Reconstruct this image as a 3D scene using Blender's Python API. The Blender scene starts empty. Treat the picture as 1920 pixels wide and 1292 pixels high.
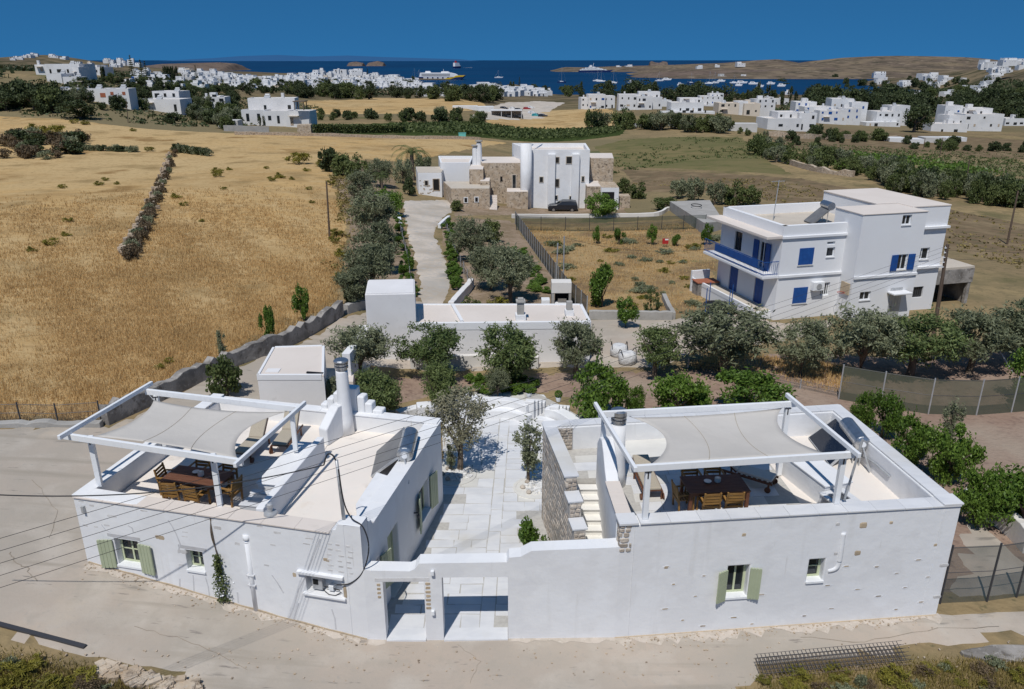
import bpy, math, random
import numpy as np
from mathutils import Vector, Matrix, geometry

# ------------------------------------------------------------------ camera, sky, sun, exposure
SC = bpy.context.scene
COL = SC.collection
FPX, PITCH, CAMH = 1450.0, math.radians(20.2), 16.0
_cd = bpy.data.cameras.new('camera')
_cd.sensor_width = 36.0
_cd.lens = 36.0 * FPX / 1920.0
_cd.clip_start, _cd.clip_end = 0.5, 120000.0
_cam = bpy.data.objects.new('camera', _cd)
_cam.location = (0, 0, CAMH)
_cam.rotation_euler = (math.pi / 2 - PITCH, 0, 0)
COL.objects.link(_cam)
SC.camera = _cam

SUN_EL = math.radians(59.5)
SUN_DIR = Vector((-0.32 * math.cos(SUN_EL), -0.947 * math.cos(SUN_EL), math.sin(SUN_EL))).normalized()   # towards the sun
_w = bpy.data.worlds.new('World'); SC.world = _w; _w.use_nodes = True
_nt = _w.node_tree; _nt.nodes.clear()
_sky = _nt.nodes.new('ShaderNodeTexSky'); _sky.sky_type = 'NISHITA'; _sky.sun_disc = False
_sky.sun_elevation = SUN_EL
_sky.sun_rotation = math.atan2(SUN_DIR.x, SUN_DIR.y)
_sky.altitude = 2500; _sky.air_density = 1.0; _sky.dust_density = 0.0; _sky.ozone_density = 4.0
_hs = _nt.nodes.new('ShaderNodeMix'); _hs.data_type = 'RGBA'; _hs.blend_type = 'MULTIPLY'
_hs.inputs[0].default_value = 1.0
_hs.inputs[7].default_value = (0.25, 0.79, 0.965, 1)
_bg = _nt.nodes.new('ShaderNodeBackground'); _bg.inputs[1].default_value = 0.105
_wo = _nt.nodes.new('ShaderNodeOutputWorld')
_tc = _nt.nodes.new('ShaderNodeTexCoord'); _vm = _nt.nodes.new('ShaderNodeVectorMath'); _vm.operation = 'ADD'; _vm.inputs[1].default_value = (0, 0, .32)   # clear, polarised blue: no pale band at the horizon
_nt.links.new(_tc.outputs['Generated'], _vm.inputs[0]); _nt.links.new(_vm.outputs[0], _sky.inputs[0])
_nt.links.new(_sky.outputs[0], _hs.inputs[6])
_nt.links.new(_hs.outputs[2], _bg.inputs[0])
_nt.links.new(_bg.outputs[0], _wo.inputs[0])
_sd = bpy.data.lights.new('sun', 'SUN'); _sd.energy = 3.5; _sd.angle = math.radians(0.5); _sd.color = (1.0, 0.97, 0.925)
_so = bpy.data.objects.new('sun', _sd); COL.objects.link(_so)
_so.rotation_euler = SUN_DIR.to_track_quat('Z', 'Y').to_euler(); _so.location = (-20, -60, 90)
SC.view_settings.view_transform = 'Standard'; SC.view_settings.look = 'None'
SC.view_settings.exposure = 0.0; SC.view_settings.gamma = 1.0
SC.view_settings.use_curve_mapping = False
SC.render.engine = 'CYCLES'
SC.cycles.use_denoising = True
SC.cycles.max_bounces = 6; SC.cycles.diffuse_bounces = 3; SC.cycles.glossy_bounces = 2
SC.cycles.transmission_bounces = 3; SC.cycles.transparent_max_bounces = 6
SC.cycles.caustics_reflective = False; SC.cycles.caustics_refractive = False

# ------------------------------------------------------------------ pixels -> directions (photograph is 1920 x 1292)
_c, _s = math.cos(PITCH), math.sin(PITCH)
def ray(px, py):
    a = (px - 960) / FPX; b = -(py - 646) / FPX
    return np.array([a, _c + b * _s, -_s + b * _c])
def G(px, py, z=0.0):                      # where the sight line meets the level z
    d = ray(px, py); t = (z - CAMH) / d[2]
    return Vector((d[0] * t, d[1] * t, z))
def AY(px, py, y):                         # where it meets the plane at distance y
    d = ray(px, py); t = y / d[1]
    return Vector((d[0] * t, y, CAMH + d[2] * t))
def on_wall(px, py, p0, p1):               # where it meets the upright plane through p0-p1: (metres along, height)
    u = np.array([p1[0] - p0[0], p1[1] - p0[1]]); L = np.hypot(*u); u = u / L; n = np.array([-u[1], u[0]])
    d = ray(px, py); t = (p0[0] * n[0] + p0[1] * n[1]) / (d[0] * n[0] + d[1] * n[1])
    return float((d[0] * t - p0[0]) * u[0] + (d[1] * t - p0[1]) * u[1]), float(CAMH + d[2] * t)
rng = random.Random(11)
nr = np.random.RandomState(11)

# ------------------------------------------------------------------ terrain height
SEA = -20.0
_cp = [(0, 18, 0), (-4, 18, 0), (3, 18, 0), (8, 18.5, 0), (13, 19, 0), (20, 19, .1), (28, 19, .2), (-8, 18.5, .45), (-13.3, 20.4, 1.2), (-18, 21, 1.7),
       (-24, 22, 2.0), (-10, 16, .75), (-14, 15, 1.25), (-5, 16, .15), (0, 14, 0), (10, 14, 0), (-2, 27, 0), (-3, 35, 0), (3, 35, 0), (6, 27, 0), (13, 27, 0),
       (20, 30, 0), (30, 32, 0), (14, 38, 0), (26, 42, 0), (0, 42, 0), (-12, 30, 1.2), (-10, 35, .9), (-9, 42, .5), (-18, 30, 1.7), (-22, 28, 1.9),
       (-26, 38, 2.0), (-16, 48, 1.3), (-6, 50, .2), (8, 50, 0), (20, 52, 0), (36, 50, -.2), (-30, 60, 1.6), (-14, 66, .2), (0, 70, -.9), (22, 70, -1.0),
       (-45, 75, 2.2), (50, 70, -1.2), (0, -40, 0), (-60, -40, 2), (60, -40, 0), (-60, 20, 3), (60, 20, 0)]
for _p in [(1040, 396, 104), (800, 385, 98), (620, 330, 112), (350, 330, 110), (60, 330, 110), (1300, 380, 105), (1560, 330, 130), (1850, 420, 88), (1880, 330, 150),
           (165, 188, 215), (300, 208, 250), (515, 238, 205), (20, 218, 190), (740, 258, 195), (900, 262, 203), (1200, 285, 188), (1480, 247, 268), (1800, 252, 310), (1650, 300, 170),
           (960, 216, 380), (750, 200, 380), (1200, 208, 372), (1330, 213, 350), (880, 178, 600), (1100, 179, 840), (640, 182, 560), (500, 168, 600), (640, 150, 1100), (650, 138, 1250),
           (330, 165, 650), (120, 166, 245), (105, 142, 268), (30, 170, 240), (180, 143, 360), (820, 176, 640), (770, 169, 740), (940, 181, 640), (1000, 183, 660), (720, 160, 900), (200, 140, 1000), (80, 101, 1350), (0, 112, 1300), (0, 150, 700), (200, 121, 1450), (400, 146, 950), (1500, 190, 640), (1700, 200, 560), (1850, 172, 640),
           (1900, 150, 800), (1905, 118, 1050), (1700, 176, 850), (1920, 220, 420), (1790, 162, 1000), (480, 135, 1350), (1500, 178, 840), (1300, 179, 830), (1840, 140, 1000)]:
    _q = AY(*_p); _cp.append((_q.x, _q.y, _q.z))
_cp += [(x, 1240, -27) for x in (-60, 60, 200, 400)] + [(-200, 1700, -26), (150, 1700, -30), (450, 1600, -30), (-600, 2100, -24), (-1100, 1900, -10), (800, 1900, -25), (1300, 1700, -10), (300, 2400, -30), (-900, 1000, 10), (1100, 900, 22), (-700, 500, 22), (700, 400, 0), (620, 1500, -23), (-1500, 2500, -20), (1500, 2500, -25), (0, 2600, -30), (-400, 1650, -22), (760, 1100, 16)]
_cp = np.array(_cp, float)
def _warp(x, y): return np.arcsinh(np.asarray(x, float) / 30), np.arcsinh(np.asarray(y, float) / 30)
_U, _V = _warp(_cp[:, 0], _cp[:, 1])
def _phi(r2): return np.where(r2 > 1e-12, 0.5 * r2 * np.log(np.maximum(r2, 1e-12)), 0)
_n = len(_cp)
_A = np.zeros((_n + 3, _n + 3))
_A[:_n, :_n] = _phi((_U[:, None] - _U) ** 2 + (_V[:, None] - _V) ** 2) + np.eye(_n) * 1e-3
_A[:_n, _n] = 1; _A[:_n, _n + 1] = _U; _A[:_n, _n + 2] = _V; _A[_n:, :_n] = _A[:_n, _n:].T
_W = np.linalg.solve(_A, np.concatenate([_cp[:, 2], np.zeros(3)]))
def T(x, y):
    x = np.asarray(x, float); y = np.asarray(y, float); sh = x.shape
    u, v = _warp(x.ravel(), y.ravel()); out = np.empty(u.size)
    for i in range(0, u.size, 20000):
        a, b = u[i:i + 20000, None], v[i:i + 20000, None]
        out[i:i + 20000] = _phi((a - _U) ** 2 + (b - _V) ** 2) @ _W[:_n] + _W[_n] + _W[_n + 1] * a[:, 0] + _W[_n + 2] * b[:, 0]
    return out.reshape(sh) if sh else float(out[0])
_ts = np.concatenate([np.arange(12, 60, .5), np.geomspace(60, 2200, 260)])
def GT(px, py, far=None):                  # where the sight line meets the terrain (far: fallback distance)
    d = ray(px, py); t = _ts / d[1]
    g = CAMH + d[2] * t - T(d[0] * t, d[1] * t)
    k = np.where((g[:-1] > 0) & (g[1:] <= 0))[0]
    if len(k) == 0:
        q = AY(px, py, far or 900); return q
    i = k[0]; w = g[i] / (g[i] - g[i + 1]); tt = t[i] + w * (t[i + 1] - t[i])
    return Vector((d[0] * tt, d[1] * tt, CAMH + d[2] * tt))

# ------------------------------------------------------------------ materials
def new_mat(name):
    m = bpy.data.materials.new(name); m.use_nodes = True
    nt = m.node_tree; b = nt.nodes['Principled BSDF']
    return m, nt, b
def nd(nt, typ, **kw):
    n = nt.nodes.new(typ)
    for k, v in kw.items():
        if k.startswith('i_'): n.inputs[k[2:]].default_value = v
        else: setattr(n, k, v)
    return n
def coords(nt, kind):
    if kind == 'world': return nt.nodes.new('ShaderNodeNewGeometry').outputs['Position']
    return nt.nodes.new('ShaderNodeTexCoord').outputs['Object']
def rgb(c): return (c[0], c[1], c[2], 1)
def mixc(nt, fac, a, b, blend='MIX'):
    m = nt.nodes.new('ShaderNodeMix'); m.data_type = 'RGBA'; m.blend_type = blend
    for s, v in ((0, fac), (6, a), (7, b)):
        if hasattr(v, 'links') or isinstance(v, bpy.types.NodeSocket): nt.links.new(v, m.inputs[s])
        elif s == 0: m.inputs[0].default_value = v
        else: m.inputs[s].default_value = rgb(v)
    return m.outputs[2]
def noise(nt, co, scale, detail=5, rough=.55, lo=.35, hi=.65, stretch=None):
    if stretch:
        mp = nt.nodes.new('ShaderNodeMapping'); mp.inputs['Scale'].default_value = stretch; nt.links.new(co, mp.inputs['Vector']); co = mp.outputs[0]
    n = nd(nt, 'ShaderNodeTexNoise', i_Scale=scale, i_Detail=detail, i_Roughness=rough); nt.links.new(co, n.inputs['Vector'])
    r = nt.nodes.new('ShaderNodeMapRange'); r.inputs['From Min'].default_value = lo; r.inputs['From Max'].default_value = hi; r.clamp = True
    nt.links.new(n.outputs[0], r.inputs['Value'])
    return r.outputs[0]
def mat(name, c, layers=(), rough=.8, spec=.25, bump=(), metal=0, co='world', rnd=0.0, island=0.0):
    """layers: (scale, colour, lo, hi[, stretch]); bump: (scale, strength, distance)"""
    m, nt, b = new_mat(name)
    P = coords(nt, co)
    col = None; cur = c
    for L in layers:
        f = noise(nt, P, L[0], lo=L[2], hi=L[3], stretch=L[4] if len(L) > 4 else None)
        cur = mixc(nt, f, cur, L[1])
    if rnd or island:
        src = nt.nodes.new('ShaderNodeObjectInfo').outputs['Random'] if rnd else nt.nodes.new('ShaderNodeNewGeometry').outputs['Random Per Island']
        k = rnd or island
        r = nt.nodes.new('ShaderNodeMapRange'); r.inputs['To Min'].default_value = 1 - k; r.inputs['To Max'].default_value = 1 + k * .6
        nt.links.new(src, r.inputs['Value'])
        cb = nt.nodes.new('ShaderNodeCombineColor')
        for i in range(3): nt.links.new(r.outputs[0], cb.inputs[i])
        cur = mixc(nt, 1.0, cur, cb.outputs[0], 'MULTIPLY')
    if isinstance(cur, bpy.types.NodeSocket): nt.links.new(cur, b.inputs['Base Color'])
    else: b.inputs['Base Color'].default_value = rgb(cur)
    b.inputs['Roughness'].default_value = rough; b.inputs['Specular IOR Level'].default_value = spec; b.inputs['Metallic'].default_value = metal
    nrm = None
    for (sc, st, di) in bump:
        n = nd(nt, 'ShaderNodeTexNoise', i_Scale=sc, i_Detail=5.0); nt.links.new(P, n.inputs['Vector'])
        bp = nd(nt, 'ShaderNodeBump', i_Strength=st, i_Distance=di); nt.links.new(n.outputs[0], bp.inputs['Height'])
        if nrm: nt.links.new(nrm, bp.inputs['Normal'])
        nrm = bp.outputs[0]
    if nrm: nt.links.new(nrm, b.inputs['Normal'])
    return m
def leaf_mat(name, dark, light, trans=.3, rough=.6):
    m, nt, b = new_mat(name)
    g = nt.nodes.new('ShaderNodeNewGeometry'); oi = nt.nodes.new('ShaderNodeObjectInfo')
    f = nd(nt, 'ShaderNodeMath', operation='MULTIPLY_ADD'); f.inputs[1].default_value = .35; nt.links.new(oi.outputs['Random'], f.inputs[0])
    f2 = nd(nt, 'ShaderNodeMath', operation='MULTIPLY'); f2.inputs[1].default_value = .65; nt.links.new(g.outputs['Random Per Island'], f2.inputs[0]); nt.links.new(f2.outputs[0], f.inputs[2])
    col = mixc(nt, f.outputs[0], dark, light)
    nt.links.new(col, b.inputs['Base Color']); b.inputs['Roughness'].default_value = rough; b.inputs['Specular IOR Level'].default_value = .3
    tr = nt.nodes.new('ShaderNodeBsdfTranslucent'); nt.links.new(col, tr.inputs['Color'])
    mx = nt.nodes.new('ShaderNodeMixShader'); mx.inputs[0].default_value = trans
    nt.links.new(b.outputs[0], mx.inputs[1]); nt.links.new(tr.outputs[0], mx.inputs[2])
    nt.links.new(mx.outputs[0], nt.nodes['Material Output'].inputs['Surface'])
    return m
MT = {}
MT['plaster'] = mat('plaster', (.77, .775, .785), [(1.3, (.76, .762, .77), .4, .75), (.35, (.78, .775, .765), .45, .7), (9, (.72, .72, .72), .62, .85), (.9, (.66, .655, .645), .6, .8, (2.6, 2.6, .16)), (.7, (.735, .735, .74), .5, .56), (2.2, (.62, .605, .585), .68, .8, (3, 3, .3))], rough=.85, spec=.15, bump=[(2.2, .35, .05), (14, .25, .012)])
MT['plaster_clean'] = mat('plaster_clean', (.77, .775, .785), [(.6, (.75, .75, .76), .4, .7)], rough=.85, spec=.15, bump=[(5, .2, .02)])
MT['plaster_warm'] = mat('plaster_warm', (.72, .69, .65), [(.5, (.66, .63, .59), .35, .7), (6, (.62, .6, .56), .55, .8)], rough=.9, spec=.1, bump=[(6, .2, .02)])
MT['plaster_grey'] = mat('plaster_grey', (.76, .745, .74), [(.5, (.69, .675, .67), .35, .7), (3, (.62, .60, .59), .6, .85)], rough=.9, spec=.1, bump=[(7, .2, .02)])
MT['roof_cream'] = mat('roof_cream', (.80, .73, .66), [(.45, (.74, .68, .615), .35, .7), (2.5, (.76, .71, .65), .5, .75), (.8, (.63, .50, .37), .62, .82), (1.6, (.57, .52, .47), .64, .84)], rough=.85, spec=.1, bump=[(9, .2, .015)])
MT['roof_pink'] = mat('roof_pink', (.70, .63, .57), [(.4, (.65, .58, .52), .35, .7), (3, (.60, .54, .48), .6, .85)], rough=.9, spec=.1, bump=[(9, .15, .01)])
MT['roof_sand'] = mat('roof_sand', (.56, .50, .42), [(.7, (.50, .44, .37), .35, .7), (6, (.44, .39, .33), .55, .8)], rough=.9, spec=.1, bump=[(8, .2, .02)])
MT['marble'] = mat('marble', (.70, .70, .705), [(1.1, (.63, .635, .65), .42, .62, (1, 2.5, 1)), (4, (.68, .68, .68), .5, .75), (.4, (.62, .60, .56), .55, .7)], rough=.5, spec=.35, rnd=.05, bump=[(18, .1, .006)])
MT['marble_cream'] = mat('marble_cream', (.69, .67, .62), [(1.1, (.64, .62, .575), .42, .62, (1, 2.5, 1)), (4, (.66, .64, .6), .5, .75)], rough=.5, spec=.35, rnd=.10, bump=[(18, .1, .006)])
MT['grout'] = mat('grout', (.50, .48, .44), [(8, (.42, .40, .37), .4, .7)], rough=.95, spec=.05)
MT['stone'] = mat('stone', (.43, .365, .30), [(2.2, (.52, .46, .39), .38, .62), (7, (.31, .25, .20), .5, .75), (16, (.5, .46, .4), .6, .8)], rough=.9, spec=.1, rnd=.28, bump=[(12, .6, .03)])
MT['mortar'] = mat('mortar', (.55, .51, .46), [(6, (.34, .3, .26), .4, .7)], rough=.95, spec=.05, bump=[(15, .5, .02)])
MT['stone_far'] = mat('stone_far', (.43, .335, .24), [(1.8, (.54, .45, .35), .4, .6), (3.6, (.20, .155, .115), .52, .66), (9, (.45, .41, .35), .58, .75)], rough=.95, spec=.05, bump=[(4, .8, .08)])
MT['sage'] = mat('sage', (.40, .44, .30), [(3, (.36, .40, .27), .4, .7)], rough=.55, spec=.3)
MT['sage_light'] = mat('sage_light', (.56, .60, .40), [(3, (.5, .54, .36), .4, .7)], rough=.55, spec=.3)
MT['white_paint'] = mat('white_paint', (.80, .81, .82), [(6, (.70, .71, .72), .55, .8)], rough=.45, spec=.35)
MT['blue'] = mat('blue', (.012, .07, .26), [(4, (.016, .09, .32), .4, .7)], rough=.5, spec=.35)
MT['glass'] = mat('glass', (.02, .025, .03), rough=.06, spec=.6)
MT['dark'] = mat('dark', (.02, .02, .02), rough=.9, spec=.1)
MT['teak'] = mat('teak', (.125, .05, .027), [(3, (.175, .08, .045), .35, .65, (1, 14, 1)), (9, (.07, .022, .012), .55, .8, (1, 8, 1))], rough=.5, spec=.3, co='object')
MT['oak'] = mat('oak', (.30, .165, .05), [(4, (.24, .125, .038), .4, .7, (1, 9, 1))], rough=.5, spec=.3, co='object', rnd=.12)
MT['cushion'] = mat('cushion', (.44, .39, .31), [(30, (.38, .33, .26), .4, .7)], rough=.95, spec=.05, co='object', bump=[(60, .3, .004)])
MT['cushion_pale'] = mat('cushion_pale', (.60, .57, .52), [(30, (.54, .51, .46), .4, .7)], rough=.95, spec=.05, co='object')
MT['steel'] = mat('steel', (.55, .56, .57), [(5, (.42, .43, .44), .4, .7)], rough=.32, metal=.9)
MT['steel_grey'] = mat('steel_grey', (.50, .51, .52), [(4, (.40, .41, .42), .4, .7)], rough=.45, spec=.4, metal=.35)
MT['dark_metal'] = mat('dark_metal', (.05, .05, .055), rough=.5, spec=.4)
MT['wire'] = mat('wire', (.035, .035, .038), rough=.6)
MT['panel'] = mat('panel', (.012, .016, .028), [(14, (.018, .023, .036), .4, .6)], rough=.12, spec=.5)
MT['panel_reflect_grey'] = mat('panel_reflect_grey', (.15, .15, .155), [(2, (.18, .18, .18), .4, .6)], rough=.4, spec=.3)  # collector glass with the bright sky's reflection put into its grey colour
MT['pole_wood'] = mat('pole_wood', (.11, .075, .055), [(3, (.16, .12, .09), .4, .7, (4, 4, .4))], rough=.9, co='object')
MT['bark'] = mat('bark', (.13, .10, .075), [(7, (.20, .165, .13), .4, .7, (3, 3, .6))], rough=.95, spec=.05, co='object', bump=[(14, .8, .03)])
MT['concrete'] = mat('concrete', (.40, .385, .36), [(.8, (.34, .325, .30), .4, .65), (5, (.30, .285, .265), .55, .8)], rough=.95, spec=.05, bump=[(8, .4, .03)])
MT['wall_grey'] = mat('wall_grey', (.34, .315, .29), [(1.1, (.20, .185, .17), .42, .6), (5, (.44, .42, .39), .58, .75), (2.3, (.15, .135, .12), .58, .66)], rough=.95, spec=.05, bump=[(6, .5, .05)])
MT['red'] = mat('red', (.42, .03, .03), rough=.6)
MT['terracotta'] = mat('terracotta', (.36, .13, .07), [(5, (.3, .1, .06), .4, .7)], rough=.8)
MT['sack'] = mat('sack', (.66, .66, .66), [(5, (.56, .56, .57), .4, .7)], rough=.8, bump=[(8, .7, .06)])
MT['black_plastic'] = mat('black_plastic', (.02, .02, .022), rough=.5)
MT['pebble'] = mat('pebble', (.74, .73, .71), rough=.7, island=.2)

# ------------------------------------------------------------------ mesh helpers
class MB:
    def __init__(s): s.v = []; s.f = []
    def add(s, vs, fs):
        o = len(s.v); s.v += [tuple(v) for v in vs]; s.f += [tuple(i + o for i in f) for f in fs]; return s
    def box(s, x0, x1, y0, y1, z0, z1):
        return s.add([(x0, y0, z0), (x1, y0, z0), (x1, y1, z0), (x0, y1, z0), (x0, y0, z1), (x1, y0, z1), (x1, y1, z1), (x0, y1, z1)],
                     [(3, 2, 1, 0), (4, 5, 6, 7), (0, 1, 5, 4), (1, 2, 6, 5), (2, 3, 7, 6), (3, 0, 4, 7)])
    def obox(s, c, hx, hy, z0, z1, a=0.0, tilt=None):
        ca, sa = math.cos(a), math.sin(a); vs = []
        for z in (z0, z1):
            for dx, dy in ((-hx, -hy), (hx, -hy), (hx, hy), (-hx, hy)): vs.append((c[0] + dx * ca - dy * sa, c[1] + dx * sa + dy * ca, z))
        return s.add(vs, [(3, 2, 1, 0), (4, 5, 6, 7), (0, 1, 5, 4), (1, 2, 6, 5), (2, 3, 7, 6), (3, 0, 4, 7)])
    def prism(s, poly, z0, z1):
        n = len(poly); Z0 = z0 if hasattr(z0, '__len__') else [z0] * n; Z1 = z1 if hasattr(z1, '__len__') else [z1] * n
        ar = sum(poly[i][0] * poly[(i + 1) % n][1] - poly[(i + 1) % n][0] * poly[i][1] for i in range(n))
        vs = [(p[0], p[1], a) for p, a in zip(poly, Z0)] + [(p[0], p[1], a) for p, a in zip(poly, Z1)]
        fs = [tuple(range(n - 1, -1, -1)), tuple(range(n, 2 * n))] + [(i, (i + 1) % n, n + (i + 1) % n, n + i) for i in range(n)]
        if ar < 0: fs = [tuple(reversed(f)) for f in fs]
        return s.add(vs, fs)
    def bar(s, p0, p1, w, h, up=(0, 0, 1)):
        p0, p1 = Vector(p0), Vector(p1); d = (p1 - p0).normalized(); u = Vector(up)
        r = d.cross(u)
        if r.length < 1e-4: r = d.cross(Vector((0, 1, 0)))
        r.normalize(); u = r.cross(d); r *= w / 2; u *= h / 2
        vs = [p - r - u for p in (p0, p1)] + [p + r - u for p in (p0, p1)] + [p + r + u for p in (p0, p1)] + [p - r + u for p in (p0, p1)]
        return s.add(vs, [(0, 2, 4, 6), (7, 5, 3, 1), (0, 1, 3, 2), (2, 3, 5, 4), (4, 5, 7, 6), (6, 7, 1, 0)])
    def tube(s, pts, r, n=8, cap=True):
        pts = [Vector(p) for p in pts]; R = r if hasattr(r, '__len__') else [r] * len(pts); vs = []; fs = []
        for i, p in enumerate(pts):
            d = (pts[min(i + 1, len(pts) - 1)] - pts[max(i - 1, 0)]).normalized()
            a = d.cross(Vector((0, 0, 1)));
            if a.length < .05: a = d.cross(Vector((0, 1, 0)))
            a.normalize(); b = d.cross(a)
            for k in range(n):
                t = 2 * math.pi * k / n; vs.append(p + (a * math.cos(t) + b * math.sin(t)) * R[i])
        for i in range(len(pts) - 1):
            for k in range(n): fs.append((i * n + k, i * n + (k + 1) % n, (i + 1) * n + (k + 1) % n, (i + 1) * n + k))
        if cap: fs += [tuple(range(n - 1, -1, -1)), tuple((len(pts) - 1) * n + k for k in range(n))]
        return s.add(vs, fs)
    def lathe(s, c, prof, n=20):
        vs = []; fs = []
        for r, z in prof:
            for k in range(n): t = 2 * math.pi * k / n; vs.append((c[0] + r * math.cos(t), c[1] + r * math.sin(t), c[2] + z))
        for i in range(len(prof) - 1):
            for k in range(n): fs.append((i * n + k, i * n + (k + 1) % n, (i + 1) * n + (k + 1) % n, (i + 1) * n + k))
        fs += [tuple(range(n - 1, -1, -1)), tuple((len(prof) - 1) * n + k for k in range(n))]
        return s.add(vs, fs)
    def build(s, name, m, parent=None, bevel=0, smooth=False, org=None, seg=2, kind=None):
        o = Vector((0, 0, 0)) if org is None else Vector(org)
        if parent is not None and org is None: o = wloc(parent)
        me = bpy.data.meshes.new(name)
        me.from_pydata([(v[0] - o.x, v[1] - o.y, v[2] - o.z) for v in s.v], [], s.f); me.update()
        me.materials.append(MT[m] if isinstance(m, str) else m)
        ob = bpy.data.objects.new(name, me); COL.objects.link(ob)
        if parent is not None: ob.parent = parent
        elif org is not None: ob.location = o
        if smooth: me.polygons.foreach_set('use_smooth', [True] * len(me.polygons))
        if bevel:
            b = ob.modifiers.new('bevel', 'BEVEL'); b.width = bevel; b.segments = seg; b.limit_method = 'ANGLE'; b.angle_limit = math.radians(40); b.use_clamp_overlap = True
        if kind: ob['kind'] = kind
        return ob
def wloc(o):
    v = Vector(o.location)
    while o.parent: o = o.parent; v += Vector(o.location)
    return v
def thing(name, label, cat, loc=(0, 0, 0), rotz=0.0, group=None):
    o = bpy.data.objects.new(name, None); COL.objects.link(o); o.empty_display_size = .2
    o.location = loc; o.rotation_euler = (0, 0, rotz); o['label'] = label; o['category'] = cat; o['kind'] = 'thing'
    if group: o['group'] = group
    return o
def tag(o, label, cat, group=None):
    o['label'] = label; o['category'] = cat
    if 'kind' not in o: o['kind'] = 'thing'
    if group: o['group'] = group
    return o
def dup(o, parent=None):
    c = o.copy(); COL.objects.link(c); c.parent = parent
    for ch in list(o.children): dup(ch, c)
    return c
def arr_mesh(name, V, F, m, smooth=False):
    """V (n,3) array, F (k,3|4) array"""
    me = bpy.data.meshes.new(name); V = np.asarray(V, np.float32); F = np.asarray(F, np.int32); k = F.shape[1]
    me.vertices.add(len(V)); me.vertices.foreach_set('co', V.ravel())
    me.loops.add(F.size); me.loops.foreach_set('vertex_index', F.ravel())
    me.polygons.add(len(F)); me.polygons.foreach_set('loop_start', np.arange(len(F), dtype=np.int32) * k)
    if smooth: me.polygons.foreach_set('use_smooth', np.ones(len(F), bool))
    me.update(calc_edges=True); me.materials.append(MT[m] if isinstance(m, str) else m)
    return me
def obj(name, me, parent=None, loc=(0, 0, 0), kind=None):
    o = bpy.data.objects.new(name, me); COL.objects.link(o); o.location = loc
    if parent is not None: o.parent = parent
    if kind: o['kind'] = kind
    return o
def dense(poly, step):
    out = []
    for i in range(len(poly)):
        a, b = poly[i], poly[(i + 1) % len(poly)]; n = max(1, int(math.hypot(b[0] - a[0], b[1] - a[1]) / step))
        out += [(a[0] + (b[0] - a[0]) * k / n, a[1] + (b[1] - a[1]) * k / n) for k in range(n)]
    return out
def inside(P, poly):
    x, y = P[:, 0], P[:, 1]; r = np.zeros(len(P), bool); n = len(poly)
    for i in range(n):
        x0, y0 = poly[i]; x1, y1 = poly[(i + 1) % n]
        if y0 == y1: continue
        c = ((y0 > y) != (y1 > y)) & (x < (x1 - x0) * (y - y0) / (y1 - y0) + x0); r ^= c
    return r
def pxpoly(pts): return [tuple(GT(*p)[:2]) for p in pts]
def drape(name, poly, off, step, m, jit=0.0, kind='structure'):
    """a sheet following the terrain, off metres above it"""
    bd = dense(poly, step)
    if jit: bd = [(x + rng.uniform(-jit, jit), y + rng.uniform(-jit, jit)) for x, y in bd]
    A = np.array(bd); lo, hi = A.min(0), A.max(0)
    gx, gy = np.meshgrid(np.arange(lo[0], hi[0], step), np.arange(lo[1], hi[1], step)); P = np.stack([gx.ravel(), gy.ravel()], 1)
    P += nr.uniform(-.2, .2, P.shape) * step
    P = P[inside(P, bd)]
    vs = [Vector(p) for p in bd] + [Vector(p) for p in P]; n = len(bd)
    V2, _, F, *_r = geometry.delaunay_2d_cdt(vs, [(i, (i + 1) % n) for i in range(n)], [], 1, 1e-4)
    XY = np.array([(v.x, v.y) for v in V2]); Z = T(XY[:, 0], XY[:, 1]) + off; Z[:n] -= off + .03
    fs = []
    for f in F:
        a, b, c = XY[f[0]], XY[f[1]], XY[f[2]]
        fs.append(f if (b[0] - a[0]) * (c[1] - a[1]) - (b[1] - a[1]) * (c[0] - a[0]) > 0 else f[::-1])
    me = arr_mesh(name, np.column_stack([XY, Z]), fs, m, True)
    return obj(name, me, kind=kind)

# ------------------------------------------------------------------ ground, sea, far coast
MT['ground'] = mat('ground', (.25, .185, .105), [(.05, (.33, .245, .13), .42, .6), (.16, (.15, .13, .065), .52, .66), (.9, (.19, .15, .085), .48, .7), (.013, (.20, .165, .095), .45, .6), (.03, (.11, .12, .055), .58, .68), (2.5, (.12, .11, .06), .6, .72)], rough=1, spec=0, bump=[(1.5, .8, .2)])
MT['straw'] = mat('straw', (.52, .345, .155), [(.06, (.38, .245, .11), .44, .6), (.02, (.50, .36, .185), .45, .6), (.35, (.50, .355, .18), .45, .65), (1.0, (.36, .235, .11), .56, .68, (.25, 2, 1)), (.09, (.27, .165, .07), .6, .68), (1.6, (.28, .185, .085), .54, .74), (.12, (.29, .20, .095), .55, .7), (7, (.54, .42, .23), .55, .8), (.5, (.24, .215, .09), .68, .8)], rough=1, spec=0, bump=[(3, .5, .1)])
MT['drygrass'] = mat('drygrass', (.42, .29, .145), [(.2, (.22, .15, .085), .4, .6), (.9, (.37, .27, .14), .5, .7), (.5, (.15, .16, .07), .6, .72), (4, (.2, .14, .08), .55, .75)], rough=1, spec=0, bump=[(4, 1, .15)])
MT['soil'] = mat('soil', (.28, .195, .15), [(.35, (.33, .24, .185), .42, .62), (3, (.21, .145, .115), .5, .7), (.15, (.34, .27, .21), .52, .68), (14, (.38, .31, .26), .62, .8)], rough=1, spec=0, bump=[(6, .9, .06), (1.2, .5, .1)])
MT['soil_pale'] = mat('soil_pale', (.33, .25, .185), [(.4, (.24, .18, .12), .4, .6), (2.5, (.20, .15, .09), .5, .7)], rough=1, spec=0, bump=[(5, .8, .08)])
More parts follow.
